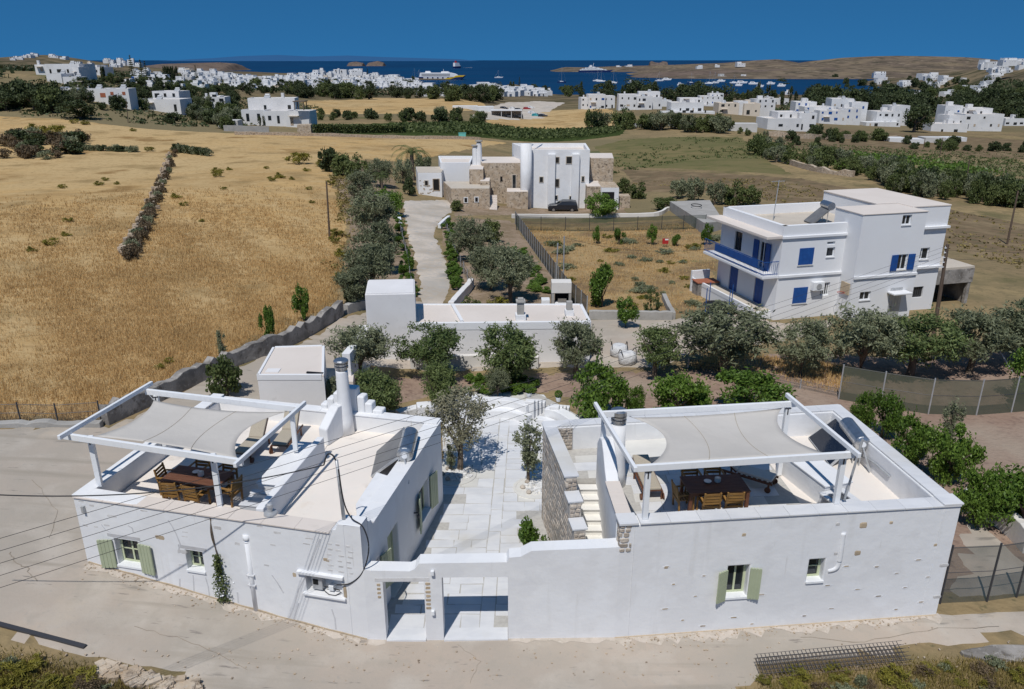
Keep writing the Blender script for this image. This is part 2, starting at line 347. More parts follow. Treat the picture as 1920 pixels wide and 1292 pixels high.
MT['road'] = mat('road', (.46, .385, .315), [(.18, (.39, .345, .29), .4, .6), (.5, (.49, .435, .37), .5, .68), (.6, (.35, .305, .25), .56, .68, (.12, 2.2, 1)), (40, (.40, .35, .29), .55, .8), (1.3, (.40, .35, .29), .55, .72), (5, (.37, .335, .29), .6, .78), (.28, (.49, .41, .32), .6, .72), (30, (.46, .43, .39), .64, .8), (.8, (.25, .225, .195), .64, .72, (.5, 2.6, 1)), (2.6, (.26, .23, .20), .66, .72, (.4, 1.8, 1))], rough=.95, spec=.08, bump=[(10, .35, .02), (2, .3, .03)])
MT['gravel'] = mat('gravel', (.58, .51, .435), [(.25, (.43, .375, .31), .4, .6), (2, (.44, .42, .39), .5, .7), (6, (.38, .33, .27), .6, .75), (.12, (.42, .39, .35), .55, .7)], rough=1, spec=0, bump=[(9, .6, .04)])
MT['vine_green'] = mat('vine_green', (.045, .065, .022), [(.4, (.07, .095, .03), .4, .6), (1.5, (.025, .035, .014), .48, .65), (.1, (.10, .10, .045), .6, .7)], rough=1, spec=0, bump=[(1.2, 1, .8)])
MT['pasture'] = mat('pasture', (.15, .14, .065), [(.03, (.20, .165, .08), .42, .6), (.2, (.115, .12, .05), .45, .65), (1.2, (.17, .14, .075), .5, .7)], rough=1, spec=0, bump=[(1.5, .8, .15)])
MT['plough'] = mat('plough', (.20, .145, .09), [(.1, (.165, .12, .075), .4, .6), (.8, (.13, .11, .065), .5, .65), (.3, (.24, .18, .11), .5, .65)], rough=1, spec=0, bump=[(2, .9, .15)])
MT['hill'] = mat('hill', (.135, .105, .082), [(.004, (.20, .155, .105), .47, .58), (.012, (.095, .078, .06), .48, .6), (.03, (.22, .175, .125), .54, .64), (.05, (.06, .058, .04), .56, .66), (.01, (.17, .13, .095), .55, .62, (1, 5, 1))], rough=1, spec=0, bump=[(.08, .8, 3)])
MT['sea'] = mat('sea', (.0005, .027, .08), [(.004, (.001, .04, .105), .45, .65, (1, .25, 1)), (.0016, (.0004, .018, .06), .45, .62, (1, .3, 1)), (.0007, (.005, .03, .085), .4, .65, (1, 4, 1))], rough=.42, spec=.14, bump=[(.12, .35, .6)])

_g = MT['ground'].node_tree; _gb = _g.nodes['Principled BSDF']; _old = _gb.inputs['Base Color'].links[0].from_socket      # far ground turns to grey-brown scrub
_gp = _g.nodes.new('ShaderNodeNewGeometry').outputs['Position']; _sx = _g.nodes.new('ShaderNodeSeparateXYZ'); _g.links.new(_gp, _sx.inputs[0])
_mr = _g.nodes.new('ShaderNodeMapRange'); _mr.inputs['From Min'].default_value = 230; _mr.inputs['From Max'].default_value = 620; _g.links.new(_sx.outputs['Y'], _mr.inputs['Value'])
_fc = mixc(_g, noise(_g, _gp, .012, lo=.42, hi=.6), (.125, .10, .07), (.185, .145, .09)); _fc = mixc(_g, noise(_g, _gp, .05, lo=.48, hi=.62), _fc, (.06, .06, .035))
_g.links.new(mixc(_g, _mr.outputs[0], _old, _fc), _gb.inputs['Base Color'])
_gx = np.sinh(np.linspace(-math.asinh(2400 / 30), math.asinh(2400 / 30), 280)) * 30
_gy = np.sinh(np.linspace(-math.asinh(120 / 30), math.asinh(2500 / 30), 250)) * 30
_X, _Y = np.meshgrid(_gx, _gy); _Z = T(_X, _Y)
_Z -= np.clip((np.abs(_X) - 1500) / 900, 0, 1) * np.maximum(_Z + 30, 0)      # sinks below the sea at its outer rim
_Z -= np.clip((_Y - 2000) / 450, 0, 1) * np.maximum(_Z + 30, 0)
_i = np.arange(len(_gx) * len(_gy)).reshape(len(_gy), len(_gx))
_F = np.stack([_i[:-1, :-1], _i[:-1, 1:], _i[1:, 1:], _i[1:, :-1]], -1).reshape(-1, 4)
obj('ground', arr_mesh('ground', np.stack([_X, _Y, _Z], -1).reshape(-1, 3), _F, 'ground', True), kind='structure')
_b = MB(); _r = [(-70000, -400), (70000, -400), (70000, 90000), (-70000, 90000)]
_b.add([(x, y, SEA) for x, y in _r], [(0, 1, 2, 3)]); _b.build('sea', 'sea', kind='structure')

def headland(name, outline, y0, depth, base=SEA, m='hill', rough=.12):
    """outline: (px, py of the skyline) at distance y0; the land slopes down towards the camera and away behind"""
    top = [AY(px, py, y0) for px, py in outline]
    xs = np.array([t.x for t in top]); zs = np.array([t.z for t in top])
    nx = 120; ny = 26; X = np.linspace(xs[0], xs[-1], nx); H = np.interp(X, xs, zs)
    ed = np.clip(np.minimum(np.arange(nx), np.arange(nx)[::-1]) / 9.0, 0, 1); H = base - 2 + (H - base + 2) * (ed * ed * (3 - 2 * ed))
    V = []
    for j in range(ny):
        t = j / (ny - 1) * 2 - 1
        for i in range(nx):
            prof = max(0, 1 - abs(t)) ** .8 if t < 0 else max(0, 1 - t * t)
            h = (H[i] - base + 2) * prof
            nz = sum(math.sin(X[i] * f * 5.1 / depth + j * f * .9 + f) / f for f in (1.7, 3.3, 6.1, 11.7)) * rough * max(0, H[i] - base) * (1 - prof) * prof * 2
            V.append((X[i] + t * depth * .05, y0 + t * depth, base - 2 + h + nz))
    I = np.arange(nx * ny).reshape(ny, nx)
    F = np.stack([I[:-1, :-1], I[:-1, 1:], I[1:, 1:], I[1:, :-1]], -1).reshape(-1, 4)
    return obj(name, arr_mesh(name, np.array(V), F, m, True), kind='structure')
MT['hill_red'] = mat('hill_red', (.14, .105, .085), [(.02, (.17, .13, .105), .42, .6), (.07, (.10, .08, .068), .5, .66)], rough=1, spec=0)
MT['hill_haze'] = mat('hill_haze', (.032, .105, .23), rough=1, spec=0)  # near-sky blue: distance haze put into the mountain's base colour
headland('headland', [(1155, 144), (1200, 137), (1260, 130), (1330, 126), (1400, 121), (1450, 117), (1490, 117), (1560, 121), (1640, 124), (1720, 126), (1800, 128), (1930, 130), (2050, 134)], 2050, 420)
headland('headland', [(1170, 143), (1230, 136), (1300, 133), (1420, 131), (1500, 129), (1560, 128), (1600, 132)], 1850, 110, m='hill_red')
headland('headland', [(1020, 129), (1060, 126), (1100, 126.5), (1160, 124), (1240, 122.5), (1300, 120), (1360, 118), (1420, 113), (1460, 111), (1500, 118), (1560, 122)], 2900, 300)
headland('hill', [(1490, 122), (1540, 114), (1590, 108), (1640, 105.5), (1690, 104.5), (1750, 105.5), (1810, 107), (1850, 110), (1900, 118), (1950, 122)], 2700, 500)
headland('islet', [(652, 118), (660, 116.3), (668, 115.6), (676, 117.3), (683, 118.5)], 5200, 60, m='hill_red')
headland('islet', [(688, 118.5), (700, 116), (708, 114.4), (716, 116.4), (722, 118.5)], 5200, 60, m='hill_red')
headland('islet', [(1216, 118), (1222, 114.5), (1228, 117), (1236, 118), (1243, 115), (1250, 116), (1254, 119)], 4200, 60, m='hill_red')
headland('headland', [(250, 126), (300, 120), (370, 118), (410, 117), (440, 119), (450, 121)], 3000, 160, m='hill_red')
headland('mountain', [(330, 112), (400, 109), (450, 105), (520, 103), (580, 106), (650, 104), (720, 107), (790, 109), (860, 111), (900, 112.5)], 32000, 2600, m='hill_haze')

# roads, fields
ROAD = pxpoly([(-500, 1060), (-200, 1145), (0, 1193), (100, 1222), (180, 1244), (330, 1279), (430, 1340), (1360, 1340), (1440, 1256), (1560, 1242), (1700, 1229), (1820, 1213), (1920, 1199), (2400, 1125),
               (2350, 1070), (1920, 1128), (1760, 1140), (1500, 1140), (960, 1155), (700, 1150), (420, 1040), (300, 900), (420, 790), (480, 772), (600, 760), (700, 692), (1000, 692), (1160, 691), (1240, 693), (1300, 660), (1480, 640), (1560, 625), (1570, 598), (1480, 606),
               (1330, 578), (1262, 598), (1100, 598), (900, 598), (846, 574), (780, 562), (690, 582), (640, 594), (560, 641), (450, 684), (330, 739), (205, 796), (0, 797), (-500, 805)])
drape('road', ROAD, .03, .8, 'road', .04)
drape('driveway', pxpoly([(756, 376), (850, 374), (848, 398), (828, 412), (816, 428), (818, 446), (832, 476), (845, 508), (847, 540), (838, 572), (800, 590), (785, 566), (784, 530), (776, 492), (764, 446), (756, 410)]), .06, .8, 'gravel', .12)
drape('orchard_soil', pxpoly([(590, 770), (690, 700), (1000, 700), (1160, 697), (1235, 698), (1440, 662), (1700, 668), (2150, 640), (2400, 900), (2050, 1110), (1960, 1095)]) + [(14.8, 20.3), (12.6, 20.2), (12.0, 26.1), (4.5, 25.1), (4.5, 30.5), (3.5, 33.3), (2.1, 36.3), (-1, 36.8), (-3.6, 36.2), (-5.4, 34.4), (-5.5, 30.5), (-4.6, 27)], .045, .9, 'soil', .1)
STRAW = pxpoly([(-500, 797), (0, 791), (120, 795), (205, 778), (330, 722), (450, 668), (560, 608), (632, 566), (640, 500), (655, 430), (650, 380), (625, 330), (615, 300), (690, 300), (760, 305), (960, 268), (900, 262), (740, 257), (440, 250), (300, 243), (0, 217), (-400, 190)])
drape('straw_field', STRAW, .04, 2.2, 'straw', .1)
drape('side_yard', pxpoly([(1768, 1128), (1790, 1010), (1815, 972), (1860, 990), (1905, 1020), (1945, 1060), (1990, 1112)]), .06, .6, 'road', .03)
drape('hedge_soil', pxpoly([(640, 560), (650, 430), (625, 330), (690, 303), (745, 340), (752, 380), (754, 410), (768, 452), (787, 525), (792, 566), (692, 578)]), .05, 1.2, 'soil_pale', .1)
drape('olive_soil', pxpoly([(824, 424), (848, 408), (962, 413), (1060, 545), (1098, 594), (845, 580), (846, 532), (843, 498), (826, 452)]), .05, 1.2, 'soil_pale', .1)
drape('yard_grass', pxpoly([(966, 412), (1322, 408), (1352, 500), (1310, 590), (1102, 594), (1062, 542)]), .05, 1.2, 'drygrass', .1)
drape('dirt_forecourt', pxpoly([(852, 372), (940, 385), (1170, 383), (1180, 402), (960, 404), (848, 406)]), .05, 1.5, 'soil_pale', .1)
drape('pasture', pxpoly([(1110, 275), (1170, 262), (1395, 258), (1420, 288), (1490, 330), (1300, 318), (1150, 312)]), .12, 3, 'pasture', .4)
drape('ploughed_field', pxpoly([(1160, 317), (1300, 322), (1500, 335), (1680, 372), (1920, 420), (2300, 470), (2300, 560), (1780, 470), (1400, 366), (1200, 360)]), .1, 2.5, 'plough', .3)
drape('dry_field', pxpoly([(560, 188), (700, 184), (905, 192), (918, 205), (820, 216), (600, 214)]), .3, 6, 'straw', .6)
drape('dry_field', pxpoly([(905, 226), (1010, 208), (1140, 204), (1190, 226), (1140, 238), (930, 236)]), .3, 6, 'straw', .6)
drape('vineyard_soil', pxpoly([(590, 236), (740, 230), (900, 232), (1180, 238), (1165, 254), (900, 258), (740, 254), (600, 250)]), .2, 4, 'vine_green', .4)
drape('gravel_yard', pxpoly([(880, 222), (900, 205), (950, 192), (1010, 190), (1060, 193), (1035, 206), (1030, 222)]), .35, 5, 'gravel', .4)
drape('sports_pitch', pxpoly([(245, 166), (300, 160), (420, 163), (425, 172), (340, 172)]), .4, 6, 'vine_green', .3)
drape('dry_field', pxpoly([(1420, 250), (1560, 240), (1920, 262), (2100, 300), (1920, 300), (1700, 286), (1520, 290)]), .2, 5, 'plough', .6)

# ------------------------------------------------------------------ building helpers
class Wall:
    """upright wall seen from outside with p0 on the left; s metres along it, d metres inwards"""
    def __init__(s, p0, p1):
        s.p0 = Vector((p0[0], p0[1], 0)); s.p1 = Vector((p1[0], p1[1], 0)); s.u = s.p1 - s.p0; s.L = s.u.length; s.u.normalize()
        s.n = Vector((-s.u.y, s.u.x, 0)); s.ang = math.atan2(s.u.y, s.u.x)
    def at(s, t, d, z): p = s.p0 + s.u * t + s.n * d; return Vector((p.x, p.y, z))
    def hit(s, px, py): return on_wall(px, py, s.p0, s.p1)
    def box(s, b, s0, s1, d0, d1, z0, z1):
        q = [s.at(s0, d0, 0), s.at(s1, d0, 0), s.at(s1, d1, 0), s.at(s0, d1, 0)]
        b.prism([(p.x, p.y) for p in q], z0, z1); return b
    def panel(s, name, parent, z0, z1, th, holes=(), m='plaster', bevel=.04, step=1.2):
        top = z1 if hasattr(z1, '__len__') else [(0, z1), (s.L, z1)]
        tx, tz = [p[0] for p in top], [p[1] for p in top]
        S = {0.0, s.L} | {float(x) for x in tx if 0 < x < s.L}
        for h in holes: S |= {h[0], h[1]}
        S = sorted(S); T2 = []
        for a, b in zip(S, S[1:]):
            n = max(1, round((b - a) / step)); T2 += [a + (b - a) * k / n for k in range(n)]
        S = T2 + [S[-1]]
        ZH = sorted({h[2] for h in holes} | {h[3] for h in holes})
        rows = len(ZH) + 2; mb = MB(); idx = {}
        def vid(i, j, side):
            k = (i, j, side)
            if k not in idx:
                z = z0 if j == 0 else (float(np.interp(S[i], tx, tz)) if j == rows - 1 else ZH[j - 1])
                if j == 0 and any(h[2] <= z0 + 1e-6 for h in holes): z = z0
                idx[k] = len(mb.v); mb.v.append(tuple(s.at(S[i], 0 if side == 0 else th, z)))
            return idx[k]
        ZC = [z0 - 1e-3] + ZH + [99]
        def solid(i, j):
            if i < 0 or j < 0 or i >= len(S) - 1 or j >= rows - 1: return False
            sm = (S[i] + S[i + 1]) / 2; zm = (ZC[j] + ZC[j + 1]) / 2
            return not any(h[0] < sm < h[1] and h[2] - 1e-6 < zm < h[3] for h in holes)
        for i in range(len(S) - 1):
            for j in range(rows - 1):
                if not solid(i, j): continue
                a, b, c, d = (i, j), (i + 1, j), (i + 1, j + 1), (i, j + 1)
                mb.f.append((vid(*a, 0), vid(*b, 0), vid(*c, 0), vid(*d, 0)))
                mb.f.append((vid(*d, 1), vid(*c, 1), vid(*b, 1), vid(*a, 1)))
                if i > 0 and not solid(i - 1, j): mb.f.append((vid(*a, 1), vid(*a, 0), vid(*d, 0), vid(*d, 1)))
                if i < len(S) - 2 and not solid(i + 1, j): mb.f.append((vid(*b, 0), vid(*b, 1), vid(*c, 1), vid(*c, 0)))
                if j > 0 and not solid(i, j - 1): mb.f.append((vid(*a, 1), vid(*b, 1), vid(*b, 0), vid(*a, 0)))
                if not solid(i, j + 1): mb.f.append((vid(*d, 0), vid(*c, 0), vid(*c, 1), vid(*d, 1)))
        return mb.build(name, m, parent, bevel=bevel)
def planks(b, W, s0, s1, d0, d1, z0, z1, n):
    w = (s1 - s0) / n
    for i in range(n): W.box(b, s0 + w * i + .011, s0 + w * (i + 1) - .011, d0, d1, z0, z1)
    W.box(b, s0, s1, d0 + .008, d1 - .004, z0 + .03, z1 - .03)
def shutter(W, parent, hinge, width, z0, z1, ang, m='sage', name='shutter'):
    """hinge: metres along; width signed (+ opens away to the right); ang 0 = flat on the wall, 90 = square to it"""
    a = math.radians(ang); sg = 1 if width > 0 else -1; w = abs(width); mb = MB()
    base = W.at(hinge, -.02, 0); u = (W.u * sg * math.cos(a) - W.n * math.sin(a)); p1 = base + u * w
    V = Wall(base, p1) if sg > 0 else Wall(p1, base)
    planks(mb, V, 0, w, -.045, 0.0, z0, z1, 4)
    for z in (z0 + .12, z1 - .2): V.box(mb, .02, w - .02, 0, .02, z, z + .09)
    return mb.build(name, m, parent)
def window(W, parent, s0, s1, z0, z1, depth=.22, frame='sage_light', fw=.07, mull=1, bars=0, sill='white_paint', pane='glass', sill_out=.05):
    f = MB()
    W.box(f, s0, s0 + fw, depth, depth + .07, z0, z1); W.box(f, s1 - fw, s1, depth, depth + .07, z0, z1)
    W.box(f, s0 + fw, s1 - fw, depth, depth + .07, z1 - fw, z1); W.box(f, s0 + fw, s1 - fw, depth, depth + .07, z0, z0 + fw)
    for k in range(mull): x = s0 + (s1 - s0) * (k + 1) / (mull + 1); W.box(f, x - fw * .4, x + fw * .4, depth + .004, depth + .066, z0 + fw, z1 - fw)
    for k in range(bars): z = z0 + (z1 - z0) * (k + 1) / (bars + 1); W.box(f, s0 + fw, s1 - fw, depth + .008, depth + .05, z - .015, z + .015)
    o = f.build('window', frame, parent)
    g = MB(); W.box(g, s0 + fw * .5, s1 - fw * .5, depth + .03, depth + .04, z0 + fw * .5, z1 - fw * .5); g.build('pane', pane, o)
    if sill:
        g = MB(); W.box(g, s0 - .03, s1 + .03, -sill_out, depth - .002, z0 - .05, z0 + .015); g.build('sill', sill, o)
    return o
def strip_wall(name, parent, pts, th, z0, z1, m='plaster', bevel=.03, closed=False):
    """a wall that follows a curving line (pts on its centre line); z1 may vary"""
    P = [Vector((p[0], p[1], 0)) for p in pts]; n = len(P); L, R = [], []
    for i in range(n):
        d = (P[min(i + 1, n - 1)] - P[max(i - 1, 0)]).normalized(); nn = Vector((-d.y, d.x, 0)) * th / 2; L.append(P[i] + nn); R.append(P[i] - nn)
    Z1 = z1 if hasattr(z1, '__len__') else [z1] * n; Z0 = z0 if hasattr(z0, '__len__') else [z0] * n
    vs = []; fs = []
    for i in range(n): vs += [(R[i].x, R[i].y, Z0[i]), (L[i].x, L[i].y, Z0[i]), (L[i].x, L[i].y, Z1[i]), (R[i].x, R[i].y, Z1[i])]
    for i in range(n - 1):
        a, b = 4 * i, 4 * i + 4
        for k in range(4): fs.append((a + k, a + (k + 1) % 4, b + (k + 1) % 4, b + k)[::-1])
    fs += [(0, 1, 2, 3), tuple(4 * (n - 1) + k for k in (3, 2, 1, 0))]
    return MB().add(vs, fs).build(name, m, parent, bevel=bevel)
def smooth_line(pts, n=8):
    P = [Vector(p) for p in pts]; out = []
    for i in range(len(P) - 1):
        p0, p1, p2, p3 = P[max(i - 1, 0)], P[i], P[i + 1], P[min(i + 2, len(P) - 1)]
        for k in range(n):
            t = k / n; out.append(.5 * ((2 * p1) + (p2 - p0) * t + (2 * p0 - 5 * p1 + 4 * p2 - p3) * t * t + (3 * p1 - p0 - 3 * p2 + p3) * t ** 3))
    return out + [P[-1]]
_STONES = []
def stone_mesh(k):
    while len(_STONES) <= k:
        r = random.Random(len(_STONES) + 5); mb = MB(); n = 7
        ring = [(math.copysign(abs(math.cos(2 * math.pi * i / n)) ** .38, math.cos(2 * math.pi * i / n)) * r.uniform(.42, .5), math.copysign(abs(math.sin(2 * math.pi * i / n)) ** .38, math.sin(2 * math.pi * i / n)) * r.uniform(.42, .5)) for i in range(n)]
        vs = [(x, .5, z) for x, z in ring] + [(x * .96, -.25, z * .96) for x, z in ring] + [(x * .7, -.5 + r.uniform(0, .1), z * .7) for x, z in ring]
        fs = [tuple(range(2 * n, 3 * n))[::-1]] + [(i, (i + 1) % n, n + (i + 1) % n, n + i)[::-1] for i in range(n)] + [(n + i, n + (i + 1) % n, 2 * n + (i + 1) % n, 2 * n + i)[::-1] for i in range(n)]
        me = bpy.data.meshes.new('stone'); me.from_pydata(vs, [], [f[::-1] for f in fs]); me.update(); me.materials.append(MT['stone']); _STONES.append(me)
    return _STONES[k]
_SMAT = {}
def stone(W, parent, s, z, w, h, d=.04, m='stone', proud=.012, name='stone'):
    """one stone set in a wall: it shows proud of the face"""
    me = stone_mesh(rng.randrange(6))
    if m != 'stone':
        key = (m, me.name)
        if key not in _SMAT: c = me.copy(); c.materials[0] = MT[m]; _SMAT[key] = c
        me = _SMAT[key]
    o = bpy.data.objects.new(name, me); COL.objects.link(o); p = W.at(s, d * .5 - proud, z); o.parent = parent; o.location = p - wloc(parent)
    o.rotation_euler = (0, 0, W.ang); o.scale = (w, d, h); return o
def stone_field(W, parent, s0, s1, z0, z1, wr=(.25, .55), hr=(.12, .22), d=.08, proud=.022, gap=.014, m='stone', clip=None):
    z = z0
    while z < z1 - .06:
        h = min(rng.uniform(*hr), z1 - z); s = s0 + rng.uniform(-.1, 0)
        while s < s1 - .06:
            w = min(rng.uniform(*wr), s1 - s); a = max(s, s0)
            if s + w - a > .08 and (clip is None or clip((a + s + w) / 2, z + h / 2)): stone(W, parent, (a + s + w) / 2, z + h / 2, s + w - a - gap, h - gap, d, m, proud + rng.uniform(-.01, .012))
            s += w
        z += h
def ribbon(W, parent, pts, w=.035, m='repair', name='plaster_repair'):
    b = MB()
    for (a, c) in zip(pts, pts[1:]):
        p, q = W.at(a[0], -.002, a[1]), W.at(c[0], -.002, c[1]); b.bar(p, q, w, .01, up=tuple(-W.n))
    return b.build(name, m, parent)
def coping(parent, p0, p1, w, z, th=.05, n=6, m='marble', inset=0.0, over=.045):
    """marble slabs along the top of a wall: outer edge p0-p1"""
    W = Wall(p0, p1)
    for k in range(n):
        b = MB(); a, c = W.L * k / n, W.L * (k + 1) / n
        W.box(b, a + .003, c - .003, -over, w, z, z + th + rng.uniform(-.004, .004)); b.build('coping_slab', m, parent, bevel=.008)
MT['repair'] = mat('repair', (.60, .60, .61), [(6, (.52, .52, .53), .4, .7)], rough=.9, spec=.1)
MT['stone_wash'] = mat('stone_wash', (.64, .63, .62), [(5, (.54, .52, .50), .45, .7)], rough=.9, spec=.1, rnd=.12, bump=[(12, .4, .02)])
MT['stone_tan'] = mat('stone_tan', (.50, .40, .28), [(6, (.42, .34, .25), .45, .7)], rough=.9, spec=.1, rnd=.15, bump=[(12, .4, .02)])
MT['sail'] = mat('sail', (.66, .625, .58), [(.7, (.62, .585, .54), .4, .7)], rough=.9, spec=.05, bump=[(1.5, .5, .08), (5, .25, .02)])
MT['tread'] = mat('tread', (.80, .78, .73), [(2, (.74, .72, .67), .4, .7)], rough=.6, spec=.2)
_sl = MT['sail'].node_tree; _tr = _sl.nodes.new('ShaderNodeBsdfTranslucent'); _tr.inputs[0].default_value = (.5, .48, .45, 1)
_mx = _sl.nodes.new('ShaderNodeMixShader'); _mx.inputs[0].default_value = .2
_sl.links.new(_sl.nodes['Principled BSDF'].outputs[0], _mx.inputs[1]); _sl.links.new(_tr.outputs[0], _mx.inputs[2]); _sl.links.new(_mx.outputs[0], _sl.nodes['Material Output'].inputs[0])

# ------------------------------------------------------------------ white house on the left
FL, FR, BR = Vector((-13.3, 20.4, 0)), Vector((-4.2, 18.3, 0)), Vector((-2.65, 25.9, 0)); BL = FL + (BR - FR)
LH = thing('whitewashed_house', 'low white house with green shutters, stepped chimney and sunken roof terrace left of the gate', 'house', (-8, 22.5, 0))
WF, WR, WB, WL = Wall(FL, FR), Wall(FR, BR), Wall(BR, BL), Wall(BL, FL)
niche = (7.5, 8.62, 1.43, 2.05)
ZP = 3.55
WF.panel('wall', LH, -.4, [(0, 3.65), (5, ZP), (8.4, ZP), (8.46, 3.68), (8.6, 3.72), (8.66, 3.9), (WF.L, 3.92)], .5, [(1.15, 1.98, 1.33, 2.28), (3.6, 4.18, 1.55, 2.25), niche], step=.8)
WR.panel('wall', LH, -.4, [(.0, 3.9), (.52, 3.9), (.56, 3.7), (.8, 3.64), (.86, 3.45), (WR.L, 3.45)], .5, [(.62, 1.2, .9, 2.1), (1.95, 2.85, -.01, 2.25), (5.05, 6.1, .75, 2.02)], step=.8)
WB.panel('wall', LH, -.4, 3.5, .4); WL.panel('wall', LH, -.4, [(0, 3.5), (WL.L, 3.65)], .4)
b = MB(); WF.box(b, niche[0] + .004, niche[1] - .004, .28, .5, niche[2] + .004, niche[3] - .004); b.build('niche_back', 'plaster', LH)
b = MB(); WF.box(b, niche[0] - .1, niche[1] + .12, -.09, .27, niche[2] - .09, niche[2] - .002); WF.box(b, niche[0] - .22, niche[1] + .1, -.1, .05, niche[3] + .01, niche[3] + .12); b.build('niche_ledge', 'plaster', LH, bevel=.02)
def inset(poly, d):
    c = sum((Vector(p) for p in poly), Vector((0, 0, 0))) / len(poly); out = []
    for p in poly: v = Vector(p) - c; out.append(c + v * (1 - d / v.length)); 
    return [(q.x, q.y) for q in out]
D0, D1 = Vector((-7.28, 19.55, 0)), Vector((-6.55, 24.15, 0)); WD = Wall(D0, D1)     # divider, its sunny-side face
fl = [FL, WF.at(5.85, .45, 0), WB.at(3.9, .35, 0), BL]
def lerp(a, b, t): return a + (b - a) * t
i4 = [WF.at(.45, .45, 0), WF.at(WF.L - .45, .45, 0), WB.at(.45, .38, 0), WB.at(WB.L - .38, .38, 0)]
sA, sB = WF.at(WF.L - 3.05, .45, 0), WB.at(3.95, .38, 0)
b = MB(); b.prism([(p.x, p.y) for p in (i4[0], sA, sB, i4[3])], 2.7, 2.93); b.build('terrace_floor', 'roof_cream', LH)
b = MB(); b.prism([(p.x, p.y) for p in (sA, i4[1], i4[2], sB)], 2.7, 2.9); b.build('roof', 'roof_cream', LH)
b = MB(); WD.box(b, .02, WD.L, 0, .24, 2.85, 3.68); b.build('divider', 'plaster', LH, bevel=.02)
b = MB(); WD.box(b, 1.55, WD.L - .3, .25, .95, 2.9, 3.55); WD.box(b, 1.5, WD.L - .28, .247, .98, 3.553, 3.6); b.build('counter', 'plaster', LH, bevel=.012)
b = MB(); WD.box(b, .45, 1.35, .25, 1.0, 2.9, 3.42); WD.box(b, .43, .62, .247, 1.02, 3.423, 3.47); WD.box(b, 1.15, 1.37, .247, 1.02, 3.423, 3.47); b.build('sink_counter', 'marble', LH, bevel=.012)
b = MB(); WD.box(b, .64, 1.13, .4, .85, 3.425, 3.44); b.build('sink', 'steel', LH)
coping(LH, FL, WF.at(8.4, 0, 0), .5, ZP + .004, .05, 8, 'roof_pink')
coping(LH, WR.at(.9, 0, 0), BR, .5, 3.454, .05, 7, 'plaster')
coping(LH, BR, BL, .42, 3.504, .05, 8, 'plaster')
coping(LH, BL, FL, .42, 3.6, .05, 7, 'plaster')
b = MB(); q = [G(667, 946, 3.4), G(706, 886, 3.4)]; WX = Wall((q[0].x, q[0].y), (q[1].x, q[1].y)); r0 = WR.at(.9, .48, 0); r1 = WR.at(3.6, .48, 0)
b.prism([(q[0].x, q[0].y), (r0.x, r0.y), (r1.x, r1.y), (q[1].x, q[1].y)], 2.88, 3.42); b.build('roof_block', 'plaster', LH, bevel=.02)
# chimney with its buttress and stepped gable
CX = G(650, 810, 2.93)
b = MB(); b.lathe(CX, [(.30, -.05), (.27, .5), (.235, 1.4), (.22, 2.45), (.21, 2.5)], 20); ch = b.build('chimney', 'plaster', LH, smooth=True)
b = MB(); b.lathe((CX.x, CX.y, CX.z + 2.5), [(.2, 0), (.2, .1), (.25, .1), (.25, .17), (.2, .18), (.2, .22), (.25, .22), (.25, .29), (.2, .3), (.2, .33), (.27, .33), (.27, .38), (.22, .42)], 20); b.build('flue_cap', 'steel', ch)
WG = Wall((CX.x - 1.1, CX.y + .75), (CX.x + 1.35, CX.y + .2)); b = MB()
for k, (a0, a1, z) in enumerate([(.0, .28, 3.75), (.28, .55, 4.0), (.55, .85, 4.25), (.85, 1.5, 4.5), (1.5, 1.8, 4.2), (1.8, 2.1, 3.95), (2.1, 2.5, 3.7)]): WG.box(b, a0 + .002, a1 - .002, 0, .4 + .003 * k, 2.9, z)
b.build('stepped_gable', 'plaster', LH, bevel=.06, seg=3)
WBt = Wall((CX.x - .62, CX.y - 1.0), (CX.x - .08, CX.y + .1)); b = MB()
q = [(0, 2.9), (1.1, 2.9), (1.1, 4.15), (.72, 4.15), (.0, 3.55)]; vs = [WBt.at(s, -.18, z) for s, z in q] + [WBt.at(s, .2, z) for s, z in q]
b.add(vs, [(0, 1, 2, 3, 4), (9, 8, 7, 6, 5)] + [((i + 1) % 5, i, 5 + i, 5 + (i + 1) % 5) for i in range(5)]); b.build('buttress', 'plaster', ch, bevel=.05, seg=3)
# windows, shutters, doors
w = window(WF, LH, 1.15, 1.98, 1.33, 2.28, bars=1); shutter(WF, w, 1.1, -.46, 1.24, 2.24, 14); shutter(WF, w, 2.0, .48, 1.2, 2.24, 6)
window(WF, LH, 3.6, 4.18, 1.55, 2.25, mull=1, bars=1)
w = window(WR, LH, .62, 1.2, .9, 2.1, depth=.2); shutter(WR, w, 1.22, .5, .85, 2.1, 18)
w = window(WR, LH, 5.05, 6.1, .75, 2.02, depth=.2); shutter(WR, w, 5.02, -.5, .68, 2.04, 14); shutter(WR, w, 6.13, .5, .68, 2.04, 14)
b = MB(); WR.box(b, 1.95, 2.05, .2, .27, .1, 2.25); WR.box(b, 2.75, 2.85, .2, .27, .1, 2.25); WR.box(b, 2.05, 2.75, .2, .27, 2.15, 2.25); planks(b, WR, 2.05, 2.75, .22, .26, .1, 2.15, 5); dr = b.build('door', 'sage', LH)
b = MB(); b.tube([WR.at(2.12, .2, 1.1), WR.at(2.12, .14, 1.1), WR.at(2.2, .14, 1.1)], .012, 6); b.build('handle', 'dark_metal', dr)
b = MB(); WR.box(b, 1.9, 2.9, -.12, .2, .02, .1); b.build('doorstep', 'marble', LH)
for z in (1.55,):
    b = MB(); b.tube([WR.at(4.4, 0, 1.6), WR.at(4.4, -.16, 1.63), WR.at(4.4, -.16, 1.55)], .03, 6); b.lathe(WR.at(4.4, -.16, 1.42), [(.05, 0), (.055, .1), (.03, .14)], 8); b.build('wall_lamp', 'dark_metal', LH)
